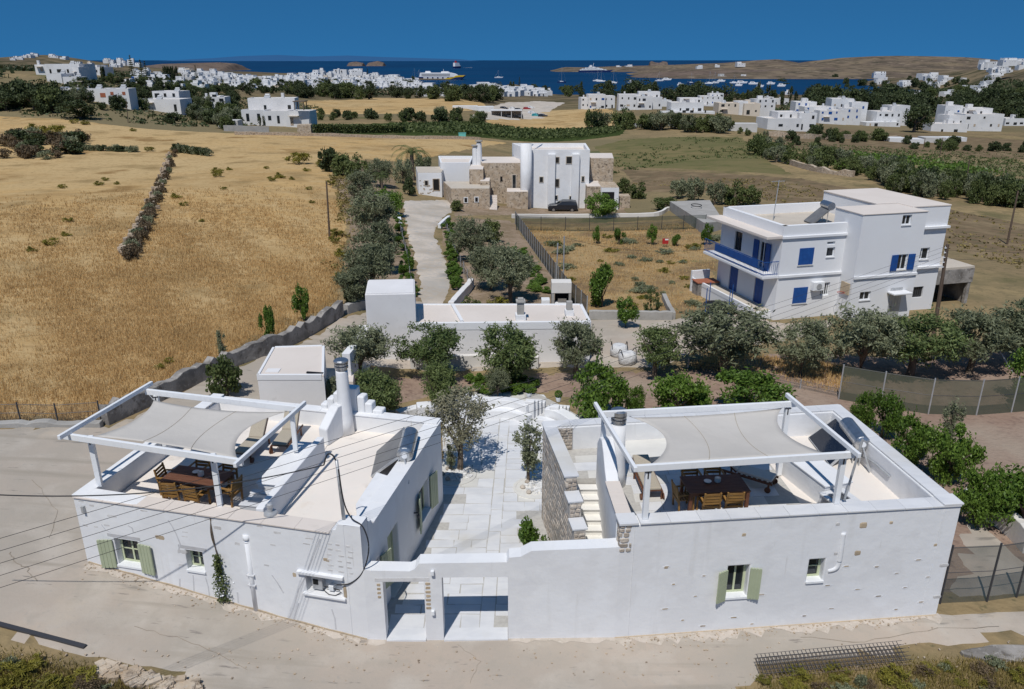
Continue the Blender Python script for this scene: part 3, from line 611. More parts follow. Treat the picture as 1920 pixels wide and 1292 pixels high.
# lintels, repairs and stones left bare in the plaster
MT['lintel'] = mat('lintel', (.50, .50, .51), [(5, (.44, .43, .43), .4, .7)], rough=.9)
for (a, c, z) in ((.95, 2.1, 2.33), (3.4, 4.35, 2.3)):
    b = MB(); WF.box(b, a, c, -.006, .1, z, z + .11); b.build('lintel', 'lintel', LH)
for px, py, w, h in [(290, 1047, .3, .15)] + []: pass
for px, py, w, h, m in [(152, 940, .22, .07, 'stone_wash'), (172, 948, .2, .1, 'stone_wash'), (156, 953, .16, .08, 'stone_tan'), (160, 985, .2, .1, 'stone_wash'), (180, 988, .18, .07, 'stone_wash'), (210, 968, .42, .12, 'stone_wash'), (300, 1008, .36, .17, 'stone_tan'), (270, 958, .3, .06, 'stone_wash'), (347, 998, .24, .05, 'stone_wash'), (346, 1006, .26, .05, 'stone_wash'), (392, 973, .36, .11, 'stone_wash'), (408, 990, .3, .14, 'stone_wash'), (487, 987, .24, .07, 'stone_wash'), (520, 999, .28, .1, 'stone_wash'), (512, 1022, .2, .08, 'stone_wash'), (445, 1020, .2, .13, 'stone_wash'), (552, 1078, .14, .17, 'stone_tan'), (340, 1035, .3, .18, 'stone_wash'), (340, 1060, .22, .12, 'stone_wash'), (500, 1060, .2, .08, 'stone_wash'), (580, 1010, .3, .06, 'stone_wash'), (575, 1020, .26, .06, 'stone_wash'), (612, 1050, .22, .14, 'stone_tan'), (200, 985, .25, .08, 'stone_wash')]:
    s, z = WF.hit(px, py)
    stone(WF, LH, s, z, w * 1.25, h * 1.25, .06, m, .005)
for k in range(18):                       # rows of bare stones below the corner block
    s, z = 8.35 + (k % 3) * .3 + rng.uniform(-.05, .05), 2.3 + (k // 3) * .18
    stone(WF, LH, s, z, rng.uniform(.18, .3), .09, .06, 'stone_wash', .008)
for pts in [[(315, 975), (322, 985), (330, 1000), (338, 1020), (335, 1030)], [(190, 983), (197, 992), (207, 998)], [(292, 1068), (292, 1080), (294, 1092)], [(362, 1078), (363, 1092), (364, 1110)], [(385, 1082), (390, 1098), (393, 1118)], [(510, 1078), (520, 1092), (532, 1112)], [(622, 1142), (628, 1160), (630, 1180)], [(560, 1130), (556, 1142), (550, 1162)], [(445, 1110), (447, 1130)], [(240, 985), (248, 990), (250, 998)], [(337, 1085), (337, 1100)], [(600, 1010), (590, 1035), (575, 1075), (560, 1105), (550, 1140), (540, 1165)]]:
    ribbon(WF, LH, [WF.hit(*p) for p in pts], rng.uniform(.025, .045))
# plastered rainwater pipe with a funnel
b = MB(); s = 5.74
b.tube([WF.at(s, .0, 2.9), WF.at(s, -.0, .3)], .075, 10); b.tube([WF.at(s, .02, 3.08), WF.at(s, -.01, 2.94), WF.at(s, -.01, 2.86)], [.11, .09, .075], 8); b.build('rain_pipe', 'plaster', LH, smooth=True)
for z in (1.7, 1.35):
    b = MB(); WF.box(b, s - .12, s + .12, -.085, 0, z, z + .035); b.build('pipe_clip', 'repair', LH)
b = MB(); WF.box(b, .28, .36, -.1, 0, 3.1, 3.32); b.build('spout', 'steel_grey', LH)
b = MB(); b.tube([WD.at(-.1, -.28, 3.6), WD.at(-.1, -.28, 3.86)], .07, 12); b.lathe(WD.at(-.1, -.28, 3.6), [(.2, 0), (.19, .07), (.08, .1)], 14); b.lathe(WD.at(-.1, -.28, 3.84), [(.09, 0), (.09, .1), (.05, .12)], 12); b.build('vent_pipe', 'steel_grey', LH, smooth=False)
# meter and pipework in the niche
et = thing('electricity_meter', 'grey electricity meter box with cables in the wall niche by the gate', 'meter', WF.at(7.85, .15, 1.43))
b = MB(); WF.box(b, 7.66, 7.98, .06, .279, 1.5, 2.0); b.build('case', 'steel_grey', et, bevel=.02)
b = MB(); WF.box(b, 7.7, 7.86, .05, .07, 1.68, 1.86); b.build('dial', 'dark', et)
b = MB(); b.tube([WF.at(7.95, .1, 1.56), WF.at(8.05, .05, 1.5), WF.at(8.2, .0, 1.44), WF.at(8.4, .0, 1.44), WF.at(8.55, .1, 1.5)], .014, 6); b.tube([WF.at(8.0, .15, 1.58), WF.at(8.25, .12, 1.58), WF.at(8.5, .12, 1.55)], .018, 6); b.build('cable', 'wire', et)
b = MB(); WF.box(b, 8.15, 8.3, .1, .24, 1.5, 1.66); b.build('junction_box', 'white_paint', et)
stone(WF, LH, 8.72, 1.62, .12, .5, .08, 'stone_tan', .02)

P_ = [WF.at(x, .0, 0) for x in np.linspace(0.05, WF.L - .05, 24)]; strip_wall('damp_course', LH, [(p.x, p.y) for p in P_], .07, [T(p.x, p.y) - .2 for p in P_], [T(p.x, p.y) + .075 + rng.uniform(-.02, .02) for p in P_], 'stone_tan', 0)
# service mast on the corner and its cable
MTP = WF.at(8.75, .25, 3.92)
ms = thing('service_mast', 'slim grey cable mast standing on the corner block of the house', 'mast', MTP)
b = MB(); b.tube([MTP, MTP + Vector((-.06, 0, 1.85))], [.055, .045], 10); b.build('pole', 'steel_grey', ms, smooth=True)
b = MB(); b.tube(smooth_line([MTP + Vector((-.06, 0, 1.75)), MTP + Vector((-.15, 0, 2.0)), MTP + Vector((-.3, .0, 2.02)), MTP + Vector((-.42, 0, 1.7))]), .022, 6); b.build('cable_bend', 'wire', ms)
b = MB(); b.tube(smooth_line([MTP + Vector((-.02, -.05, 1.6)), MTP + Vector((.06, -.08, .6)), MTP + Vector((.25, -.15, .12)), MTP + Vector((.6, -.35, -.05)), MTP + Vector((.72, -.38, -.7)), MTP + Vector((.5, -.36, -1.5)), MTP + Vector((.1, -.3, -1.95)), MTP + Vector((-.3, -.3, -2.0))]), .02, 6); b.build('down_cable', 'wire', ms)
cb = MB(); A0 = MTP + Vector((-.42, 0, 1.7)); A1 = AY(-260, 905, 16.5)
cb.tube([A0 + (A1 - A0) * t + Vector((0, 0, -2.0 * 4 * t * (1 - t) * .32)) for t in np.linspace(0, 1, 40)], .016, 6)
tag(cb.build('overhead_cable', 'wire', org=A0), 'thick black cable sagging in front of the house from the roof mast', 'cable')

# ------------------------------------------------------------------ gate wall
GL, GR = Vector((-4.2, 18.3, 0)), Vector((3.02, 18.4, 0)); WGt = Wall(GL, GR)
GW = thing('gate_wall', 'white stepped courtyard wall with two open gateways between the two houses', 'wall', (-1, 18.4, 0))
WGt.panel('wall', GW, -.3, [(0, 2.5), (.15, 2.46), (1.3, 2.42), (1.45, 2.5), (1.58, 2.68), (4.05, 2.7), (4.12, 2.85), (4.45, 2.88), (4.6, 2.98), (4.75, 3.07), (7.0, 3.16), (WGt.L, 3.18)], .45, [(.52, 1.69, -.3, 2.07), (2.2, 4.09, -.3, 2.2)], bevel=.05, step=.6)
for k in range(4): stone(WGt, GW, .4, 1.55 + k * .14, .14, .12, .1, 'stone_tan', .015)
for k in range(7): stone(WGt, GW, 1.8, 1.15 + k * .14, .2 - .02 * (k % 2), .125, .1, 'stone_tan', .015)
b = MB(); WGt.box(b, .3, 1.85, -.006, .1, 2.09, 2.2); b.build('lintel', 'stone_wash', GW)
for s, z in ((1.9, 2.32), (1.87, .95)):
    b = MB(); WGt.box(b, s, s + .1, -.1, 0, z, z + .16); b.build('gate_lamp', 'white_paint', GW, bevel=.02)
for (s0, s1) in ((.52, 1.69), (2.2, 4.09)):
    b = MB(); WGt.box(b, s0 + .01, s1 - .01, -.06, .46, -.05, .055); b.build('threshold', 'marble', GW)

# ------------------------------------------------------------------ white house on the right
RFL, RFR, RBR, RBL = Vector((3.02, 18.4, 0)), Vector((13.0, 19.4, 0)), Vector((12.2, 26.3, 0)), Vector((1.1, 24.85, 0))
RH = thing('whitewashed_house', 'low white house with open stair, stone flank and marble-edged roof terrace right of the gate', 'house', (7.5, 22, 0))
XF, XR, XB = Wall(RFL, RFR), Wall(RFR, RBR), Wall(RBR, RBL)
RM = Vector((2.78, 22.5, 0))
XS = Wall(RM, RFL)                        # wall above the stair
XF.panel('wall', RH, -.4, 3.88, .5, [(3.24, 3.88, 1.2, 2.29), (5.68, 6.16, 1.58, 2.34)], step=.8)
XR.panel('wall', RH, -.4, 3.88, .5); XB.panel('wall', RH, -.4, 3.88, .45)
XS.panel('wall', RH, -.3, [(0, 4.35), (.35, 4.72), (.7, 4.78), (1.05, 4.55), (1.45, 4.12), (1.75, 3.9), (XS.L, 3.88)], .4, step=.3)
W2 = window(XF, RH, 3.24, 3.88, 1.2, 2.29); shutter(XF, W2, 3.22, -.33, 1.13, 2.2, 22); shutter(XF, W2, 3.9, .33, 1.15, 2.22, 14)
window(XF, RH, 5.68, 6.16, 1.58, 2.34, mull=0, bars=1)
coping(RH, XF.at(.55, 0, 0), RFR, .46, 3.884, .055, 11); coping(RH, RFR, RBR, .46, 3.884, .055, 8); coping(RH, RBR, RBL, .42, 3.884, .055, 12)
coping(RH, XS.at(1.8, 0, 0), XS.at(XS.L - .35, 0, 0), .4, 3.884, .055, 3, 'roof_pink')
b = MB(); XF.box(b, -.05, .5, -.05, .5, 3.884, 3.96); b.build('corner_slab', 'marble', RH, bevel=.01)
b = MB(); XF.box(b, XF.L - .55, XF.L + .05, -.05, .5, 3.943, 4.0); b.build('corner_slab', 'marble', RH, bevel=.01)
stone_field(XF, RH, -.02, .34, 3.0, 3.86, (.16, .36), (.13, .2), .1, .03)
stone_field(XS, RH, XS.L - .42, XS.L + .02, 3.0, 3.86, (.16, .36), (.13, .2), .1, .03)
rf = [XF.at(.42, .48, 0), XF.at(6.3, .48, 0), XB.at(XB.L - 8.0, .42, 0), Vector((2.8, 22.4, 0))]
PT0, PT1 = XF.at(6.15, .48, 0), XB.at(3.55, .42, 0)
tz = 3.0
b = MB(); b.prism([(p.x, p.y) for p in (XF.at(.42, .48, 0), PT0, PT1, Vector((1.6, 24.45, 0)), Vector((1.95, 22.5, 0)), Vector((3.15, 22.5, 0)))], tz - .25, tz); tf = b.build('terrace_floor', 'grout', RH)
b = MB(); b.prism([(p.x, p.y) for p in (PT0, XF.at(XF.L - .48, .48, 0), XB.at(.48, .42, 0), PT1)], tz - .3, tz - .04); b.build('roof', 'roof_cream', RH)
_tp = [(p.x, p.y) for p in (XF.at(.45, .5, 0), PT0, PT1, Vector((1.62, 24.42, 0)), Vector((1.97, 22.45, 0)), Vector((3.15, 22.45, 0)))]
yy = 18.9; k = 0
while yy < 26:                            # terrace paving slabs
    h = rng.uniform(.42, .6); xx = 1.5 + rng.uniform(-.5, 0)
    while xx < 10.5:
        w = rng.uniform(.6, 1.1); sk = .1
        q = [(xx + .012, yy + xx * sk * .9 + .01 - .3), (xx + w - .012, yy + (xx + w) * sk * .9 + .01 - .3), (xx + w - .012, yy + (xx + w) * sk * .9 + h - .01 - .3), (xx + .012, yy + xx * sk * .9 + h - .01 - .3)]
        if inside(np.array(q + [(xx + w / 2, yy + h / 2 + xx * .09 - .3)]), _tp).all():
            b = MB(); b.prism(q, tz - .02, tz + .006 + rng.uniform(0, .003)); b.build('paving_slab', rng.choice(['marble', 'marble', 'marble_cream']), tf)
        xx += w
    yy += h
# counter along the terrace, sink block, low divider
c0, c1 = G(1466, 850, 3.7), G(1548, 912, 3.7); WC = Wall((c1.x, c1.y), (c0.x, c0.y))
b = MB(); WC.box(b, .0, WC.L + .2, -.95, 0, 2.9, 3.66); WC.box(b, -.03, WC.L + .2, -.99, .03, 3.663, 3.72); b.build('counter', 'plaster', RH, bevel=.012)
e0 = G(1522, 945, 3.6); b = MB(); WC.box(b, -1.0, -.04, -.62, -.5, 2.95, 3.5); WC.box(b, -1.0, -.9, -.5, .2, 2.95, 3.5); WC.box(b, -.14, -.04, -.5, .2, 2.95, 3.5); WC.box(b, -1.03, -.62, -.66, .25, 3.503, 3.56); WC.box(b, -.2, -.034, -.66, .25, 3.503, 3.56); WC.box(b, -.62, -.2, -.66, -.45, 3.503, 3.56); WC.box(b, -.62, -.2, .1, .25, 3.503, 3.56); b.build('sink_counter', 'marble', RH, bevel=.01)
b = MB(); WC.box(b, -.6, -.22, -.43, .08, 3.4, 3.42); sk = b.build('sink', 'steel', RH)
b = MB(); b.tube(smooth_line([WC.at(-.18, -.2, 3.56), WC.at(-.18, -.2, 3.8), WC.at(-.3, -.2, 3.86), WC.at(-.4, -.2, 3.76)]), .015, 6); b.build('tap', 'steel', sk)
# stair
ST = MB(); NS = 13
SL0, SL1 = Vector((2.05, 22.45, 0)), Vector((2.42, 18.85, 0)); SR0, SR1 = Vector((2.8, 22.45, 0)), Vector((3.04, 18.85, 0))
for k in range(NS):
    a, c = k / NS, (k + 1) / NS; z = tz - .21 * (k + 1) + .02
    q = [lerp(SL0, SL1, a), lerp(SR0, SR1, a), lerp(SR0, SR1, c), lerp(SL0, SL1, c)]
    b = MB(); b.prism([(p.x, p.y) for p in q], z - .5, z - .04); st = b.build('step', 'tread', RH)
    q2 = [lerp(SL0, SL1, a), lerp(SR0, SR1, a), lerp(SR0, SR1, c + .012), lerp(SL0, SL1, c + .012)]
    b = MB(); b.prism([(p.x, p.y) for p in q2], z - .037, z); b.build('tread', 'tread', st, bevel=.006)
# stone flank wall with stepped marble slabs
SWa, SWb = Vector((1.1, 24.85, 0)), Vector((2.0, 18.75, 0)); XW = Wall(SWa, SWb)
prof = [(0, 3.86), (3.85, 3.86), (3.86, 3.35), (4.5, 3.35), (4.51, 2.8), (5.15, 2.8), (5.16, 2.25), (5.75, 2.25), (5.76, 1.7), (XW.L, 1.7)]
XW.panel('stone_flank', RH, -.3, prof, .36, m='mortar', bevel=0, step=.6)
def _hz(s): return float(np.interp(s, [p[0] for p in prof], [p[1] for p in prof]))
stone_field(XW, RH, .0, XW.L, .05, 3.84, (.3, .7), (.13, .24), .1, .016, clip=lambda s, z: z + .1 < _hz(s))
for (a, c, z) in ((0, 1.3, 3.864), (1.3, 2.6, 3.864), (2.6, 3.87, 3.864), (3.9, 4.52, 3.354), (4.55, 5.17, 2.804), (5.2, 5.77, 2.254), (5.8, XW.L, 1.704)):
    b = MB(); XW.box(b, a - .01, c - .004, -.05, .42, z, z + .06); b.build('coping_slab', 'marble', RH, bevel=.008)
for k, (s, z) in enumerate(((3.87, 3.35), (4.52, 2.8), (5.17, 2.25), (5.77, 1.7))):      # bare stone ends of each step
    e = Wall(XW.at(s, -.002, 0), XW.at(s, .36, 0))
    stone_field(e, RH, 0, .36, z + .05, z + .5, (.16, .3), (.11, .16), .08, .03)
b = MB(); XB.box(b, XB.L - .98, XB.L - .38, .45, .5, 3.02, 3.86); b.build('bare_patch', 'mortar', RH)
_e = Wall(XB.at(XB.L - .38, .5, 0), XB.at(XB.L - .98, .5, 0)); stone_field(_e, RH, 0, .6, 3.05, 3.85, (.18, .36), (.09, .16), .06, .03)
# chimney beside the stair
C2 = Vector((3.38, 22.15, 2.98)); b = MB(); b.lathe(C2, [(.34, -.05), (.3, .5), (.25, 1.2), (.235, 2.2)], 20); ch2 = b.build('chimney', 'plaster', RH, smooth=True)
b = MB(); b.lathe((C2.x, C2.y, C2.z + 2.2), [(.19, 0), (.19, .1), (.25, .1), (.25, .17), (.2, .18), (.2, .22), (.25, .22), (.25, .29), (.2, .3), (.2, .33), (.27, .33), (.27, .46), (.2, .5)], 20); b.build('flue_cap', 'steel', ch2)
def dent(W, parent, s, z, w, h):
    """a shallow pocket left round an old stone: raised plaster lip with a dark-edged stone inside"""
    b = MB(); n = 10; ring = [(math.cos(2 * math.pi * i / n) * rng.uniform(.85, 1), math.sin(2 * math.pi * i / n) * rng.uniform(.85, 1)) for i in range(n)]
    vs = [W.at(s + x * w * .52, .0, z + q * h * .52) for x, q in ring] + [W.at(s + x * w * .44, -.009, z + q * h * .44) for x, q in ring] + [W.at(s + x * w * .38, -.001, z + q * h * .34) for x, q in ring]
    b.add(vs, [(i, (i + 1) % n, n + (i + 1) % n, n + i) for i in range(n)] + [(n + i, n + (i + 1) % n, 2 * n + (i + 1) % n, 2 * n + i) for i in range(n)]); b.build('plaster_lip', 'plaster', parent, smooth=True)
    stone(W, parent, s, z, w * .66, h * .6, .05, rng.choice(['stone', 'stone', 'stone_tan']), .008)
# dents and bare stones on the long front, plastered pipe
for px, py in [(1250, 1063), (1263, 1096), (1320, 1080), (1304, 1118), (1247, 1142), (1280, 1163), (1318, 1174), (1376, 1158), (1410, 1170), (1428, 1115), (1552, 1098), (1508, 1155), (1559, 1141), (1608, 1105), (1587, 1062), (1644, 1063), (1647, 1118), (1681, 1075), (1697, 1102), (1680, 1143), (1722, 1050), (1740, 1082), (1727, 1129)]:
    s, z = XF.hit(px, py); dent(XF, RH, s, z, rng.uniform(.16, .36), rng.uniform(.07, .13))
for px, py, w, m in [(1395, 1003, .14, 'stone_tan'), (1249, 1064, .13, 'stone_tan'), (1571, 983, .15, 'stone_wash'), (1619, 985, .26, 'stone_tan'), (1671, 980, .13, 'stone_tan'), (1567, 1038, .14, 'stone_wash'), (1608, 1037, .22, 'stone_tan'), (1754, 1022, .12, 'stone_tan'), (1770, 1060, .34, 'stone_wash'), (1757, 1119, .3, 'stone_wash')]:
    s, z = XF.hit(px, py); stone(XF, RH, s, z, w, w * .9 if w < .3 else .14, .05, m, .012)
b = MB(); b.tube(smooth_line([XF.at(6.58, .03, 3.2), XF.at(6.6, .02, 2.4), XF.at(6.58, .02, 2.08), XF.at(6.48, .03, 1.95), XF.at(6.3, .04, 1.9)]), .08, 10); b.build('pipe_ridge', 'plaster', RH, smooth=True)
b = MB(); XF.box(b, -.0, XF.L, -.03, .0, -.3, .05); b.build('damp_course', 'stone_tan', RH)
# pillar with a marble top at the foot of the flank
PX = XW.at(4.6, -.42, 0); b = MB(); b.obox(PX, .3, .42, 0, 1.62, XW.ang + math.pi / 2); pl = b.build('garden_pillar', 'mortar', RH)
WP = Wall(PX + XW.n * -.3 + XW.u * .42 + Vector((0, 0, 0)), PX + XW.n * .3 + XW.u * .42)
stone_field(WP, pl, 0, .6, .5, 1.6, (.2, .36), (.12, .2), .08, .03)
b = MB(); b.obox(PX, .35, .48, 1.623, 1.68, XW.ang + math.pi / 2); b.build('pillar_slab', 'marble', pl)

# ------------------------------------------------------------------ pergolas and shade sails
def pergola(label, posts, beams, rafters, zt):
    t = thing('pergola', label, 'pergola', posts[0][0])
    for p, z1 in posts:
        b = MB(); b.obox(p, .075, .075, p.z, z1, .1); po = b.build('post', 'white_paint', t, bevel=.01)
        b = MB(); b.obox((p.x, p.y - .078, 0), .1, .004, z1 - .06, z1 - .02, .1); b.obox((p.x, p.y - .078, 0), .02, .004, z1 - .26, z1 - .06, .1); b.build('bracket', 'dark_metal', po)
    for a, c in beams: b = MB(); b.bar(a, c, .1, .2); b.build('beam', 'white_paint', t, bevel=.012)
    for a, c in rafters: b = MB(); b.bar(a, c, .1, .14); b.build('rafter', 'white_paint', t, bevel=.012)
    return t
zb = 5.42
def gz(px, py, z): return G(px, py, z)
LPp = [(gz(188, 911, 3.6), 5.32), (gz(413, 948, 3.6), 5.32), (gz(555, 846, 3.66), 5.32)]
p4 = G(287, 742, 5.3); LPp.append((Vector((p4.x + .1, p4.y, 3.4)), 5.32)); p5 = G(205, 858, 3.6)
LPp.append((G(292, 850, 2.93), 4.0))
pergola('white timber pergola over the roof terrace of the house with the stepped chimney', LPp[:4],
        [(gz(120, 817, zb), gz(455, 867, zb)), (gz(273, 734, zb), gz(560, 767, zb))], [(gz(110, 821, zb + .17), gz(285, 718, zb + .17)), (gz(440, 873, zb + .17), gz(572, 755, zb + .17))], 5.1)
b = MB(); b.obox((LPp[4][0].x, LPp[4][0].y), .09, .09, 2.93, 3.95, .1); tag(b.build('short_post', 'white_paint', org=LPp[4][0]), 'short white post standing on the terrace floor under the shade sail', 'post')
zb = 5.6; p3 = G(1477, 762, 5.5); p4 = G(1133, 778, 5.5)
pergola('white timber pergola over the roof terrace beside the open marble stair', [(gz(1209, 972, 3.94), 5.5), (gz(1567, 943, 3.94), 5.5), (Vector((p3.x, p3.y, 3.0)), 5.5), (Vector((p4.x, p4.y, 3.0)), 5.5)],
        [(gz(1180, 879, zb), gz(1602, 852, zb)), (gz(1122, 777, zb), gz(1492, 757, zb))], [(gz(1116, 757, zb + .17), gz(1192, 881, zb + .17)), (gz(1475, 740, zb + .17), gz(1612, 855, zb + .17))], 5.5)
def sail(label, c, bow, sag):
    """c: four corners in order; edges curve inwards by bow"""
    C = [Vector(p) for p in c]; n = 18; V = []; ce = sum(C, Vector((0, 0, 0))) / 4
    for j in range(n + 1):
        for i in range(n + 1):
            u, v = i / n, j / n
            p = C[0] * (1 - u) * (1 - v) + C[1] * u * (1 - v) + C[2] * u * v + C[3] * (1 - u) * v
            eu = 4 * u * (1 - u); ev = 4 * v * (1 - v)
            U = (C[1] - C[0]) * (1 - v) + (C[2] - C[3]) * v; Wv = (C[3] - C[0]) * (1 - u) + (C[2] - C[1]) * u
            p = p + U * (bow[3] * ev * (1 - u) - bow[1] * ev * u) + Wv * (bow[0] * eu * (1 - v) - bow[2] * eu * v)
            p.z -= sag * eu * ev
            V.append(p)
    F = [(j * (n + 1) + i, j * (n + 1) + i + 1, (j + 1) * (n + 1) + i + 1, (j + 1) * (n + 1) + i) for j in range(n) for i in range(n)]
    o = MB().add(V, F).build('shade_sail', 'sail', org=C[0], smooth=True); m = o.modifiers.new('thick', 'SOLIDIFY'); m.thickness = .006
    for q in (.34, .67):                     # stitched seams
        i0 = round(q * n); sm = MB(); sm.tube([V[j * (n + 1) + i0] + Vector((0, 0, .006)) for j in range(n + 1)], .008, 4, False); sm.build('seam', 'cushion', o)
    for k, ij in enumerate(((0, 0), (n, 0), (n, n), (0, n))):
        q = V[ij[1] * (n + 1) + ij[0]]; e = q + (q - ce).normalized() * .28; r = MB(); r.tube([q, e + Vector((0, 0, .08))], .012, 5); r.build('corner_tie', 'steel_grey', o)
    return tag(o, label, 'shade sail')
sail('cream shade sail under the pergola beside the stepped chimney', [gz(176, 818, 5.27), gz(446, 862, 5.27), gz(535, 772, 5.27), gz(288, 750, 5.3)], (.06, .14, .10, .09), .12)
sail('cream shade sail under the pergola beside the open marble stair', [gz(1218, 872, 5.45), gz(1550, 851, 5.45), gz(1466, 765, 5.45), gz(1186, 783, 5.45)], (.03, .13, .05, .15), .12)
b = MB(); q = [G(1172, 857, 3.25), G(1462, 846, 3.25)]; r = [XB.at(3.6, .45, 0), XB.at(8.9, .45, 0)]
b.prism([(q[0].x + .05, q[0].y), (q[1].x, q[1].y), (r[0].x, r[0].y), (r[1].x, r[1].y)], 2.95, 3.22); b.build('raised_floor', 'marble_cream', RH, bevel=.01)

# ------------------------------------------------------------------ terrace furniture
def table(label, c, ang, L=1.95, Wd=.98, group=None):
    t = thing('dining_table', label, 'table', c, ang)
    for k in range(5):
        b = MB(); y0 = -Wd / 2 + k * Wd / 5; b.box(-L / 2, L / 2, y0 + .004, y0 + Wd / 5 - .004, .72, .76); b.build('plank', 'teak', t, org=(0, 0, 0)); 
    for sx in (-1, 1):
        for sy in (-1, 1): b = MB(); b.obox((sx * (L / 2 - .07), sy * (Wd / 2 - .07)), .05, .05, 0, .72); b.build('leg', 'teak', t, org=(0, 0, 0))
    b = MB()
    for sy in (-1, 1): b.box(-L / 2 + .13, L / 2 - .13, sy * (Wd / 2 - .07) - .015, sy * (Wd / 2 - .07) + .015, .62, .718)
    for sx in (-1, 1): b.box(sx * (L / 2 - .07) - .015, sx * (L / 2 - .07) + .015, -Wd / 2 + .13, Wd / 2 - .13, .62, .718)
    b.build('apron', 'teak', t, org=(0, 0, 0)); return t
def chair(label, c, ang, group):
    t = thing('armchair', label, 'chair', c, ang, group); Z = (0, 0, 0)
    for sx in (-1, 1):
        b = MB(); b.obox((sx * .26, .22), .025, .025, 0, .64); b.build('leg', 'oak', t, org=Z)
        b = MB(); b.bar((sx * .26, -.22, 0), (sx * .25, -.25, .45), .05, .05, (0, 1, 0)); b.bar((sx * .25, -.25, .43), (sx * .24, -.33, .9), .05, .045, (0, 1, 0)); b.build('leg', 'oak', t, org=Z)
        b = MB(); b.bar((sx * .27, -.3, .62), (sx * .27, .28, .65), .06, .03); b.build('armrest', 'oak', t, org=Z)
    for k in range(5): b = MB(); b.box(-.24, .24, -.22 + k * .096, -.22 + k * .096 + .075, .415, .44); b.build('seat_slat', 'oak', t, org=Z)
    b = MB(); b.box(-.24, .24, .2, .24, .34, .412); b.box(-.24, .24, -.27, -.23, .34, .412); b.build('seat_rail', 'oak', t, org=Z)
    for k in range(4): b = MB(); z = .52 + k * .105; y = -.255 - (z - .43) * .17; b.bar((-.23, y, z), (.23, y, z), .02, .078); b.build('back_slat', 'oak', t, org=Z)
    return t
def lounger(label, c, ang, m='cushion', back=40, L=1.9):
    t = thing('sun_lounger', label, 'sun lounger', c, ang); Z = (0, 0, 0); a = math.radians(back); yb = .25
    for sx in (-1, 1):
        b = MB(); b.bar((sx * .3, -L / 2, .3), (sx * .3, L / 2 - .1, .3), .04, .07); b.build('side_rail', 'teak', t, org=Z)
        for y in (-L / 2 + .12, L / 2 - .35): b = MB(); b.obox((sx * .3, y), .025, .03, 0, .27); b.build('leg', 'teak', t, org=Z)
        b = MB(); b.tube([(sx * .34, -L / 2 + .12, .1), (sx * .38, -L / 2 + .12, .1)], .1, 14); b.build('wheel', 'teak', t, org=Z)
    for k in range(7): b = MB(); y = -L / 2 + .04 + k * .17; b.box(-.28, .28, y, y + .1, .33, .345); b.build('slat', 'teak', t, org=Z)
    d = Vector((0, math.cos(a), math.sin(a)))
    b = MB(); 
    for sx in (-1, 1): b.bar(Vector((sx * .26, yb, .35)), Vector((sx * .26, yb, .35)) + d * .8, .04, .05)
    for k in range(5): p = Vector((0, yb, .36)) + d * (.1 + k * .15); b.bar(p + Vector((-.26, 0, 0)), p + Vector((.26, 0, 0)), .09, .015, tuple(Vector((0, -d.z, d.y))))
    b.build('backrest', 'teak', t, org=Z)
    b = MB(); b.box(-.27, .27, -L / 2 + .05, yb - .01, .35, .44); 
    p0, p1 = Vector((0, yb, .41)), Vector((0, yb, .41)) + d * .85; b.bar(p0, p1, .54, .1, tuple(Vector((0, -d.z, d.y)))); cu = b.build('cushion', m, t, bevel=.03, org=Z)
    return t
def candle(label, c):
    t = thing('candle_holder', label, 'candle holder', c); b = MB(); b.lathe((0, 0, 0), [(.085, 0), (.095, .02), (.095, .14), (.08, .15)], 16); b.build('jar', 'cushion_pale', t, org=(0, 0, 0)); b = MB(); b.lathe((0, 0, 0), [(.05, .151), (.05, .16)], 10); b.build('wax', 'plaster', t, org=(0, 0, 0))
fa = WF.ang; LT = Vector((-9.92, 21.45, 2.93))
table('dark red wooden dining table on the terrace with the stepped chimney', LT, fa, 2.0, 1.0)
def around(c, ang, dx, dy): return Vector((c.x + dx * math.cos(ang) - dy * math.sin(ang), c.y + dx * math.sin(ang) + dy * math.cos(ang), c.z))
g1 = 'armchairs round the table under the left sail'
chair('slatted wooden armchair on the road side of the left terrace table, nearer its left end', around(LT, fa, -.55, -.45), fa + .12, g1)
chair('slatted wooden armchair on the road side of the left terrace table, nearer the pergola post', around(LT, fa, .25, -.48), fa - .08, g1)
chair('slatted wooden armchair at the far left end of the left terrace table', around(LT, fa, -1.1, .1), fa - 1.45, g1)
chair('slatted wooden armchair at the chimney end of the left terrace table behind the post', around(LT, fa, 1.12, -.05), fa + 1.5, g1)
chair('slatted wooden armchair behind the left terrace table, mostly hidden by the beam', around(LT, fa, .45, .78), fa + 3.1, g1)
chair('slatted wooden armchair behind the left terrace table, hidden under the sail', around(LT, fa, -.5, .78), fa + 3.2, g1)
candle('small pale candle jar on the left terrace table', around(LT, fa, .1, .05) + Vector((0, 0, .761)))
b = MB(); b.lathe((0, 0, 0), [(.03, 0), (.1, .03), (.12, .045), (.06, .04)], 12); q = around(LT, fa, -.16, .18) + Vector((0, 0, .761)); o = b.build('shell_dish', 'plaster', org=(0, 0, 0)); o.location = q; tag(o, 'small white dish beside the candle on the left terrace table', 'dish')
q = G(468, 858, 2.93); lounger('striped beige sun lounger half hidden behind the sloping pergola rafter', (q.x, q.y + .5, 2.93), -.15, back=48)
q = G(532, 845, 2.93); lounger('striped beige sun lounger next to the pergola post by the chimney', (q.x, q.y + .6, 2.93), -.05, back=48)
RT = Vector((6.24, 20.86, 3.006)); ra = XF.ang - .02
table('dark red wooden dining table on the marble terrace beside the stair', RT, ra, 1.9, 1.05)
g2 = 'armchairs round the table under the right sail'
chair('slatted wooden armchair on the road side of the right terrace table, left of the pair', around(RT, ra, -.32, -.46), ra + .02, g2)
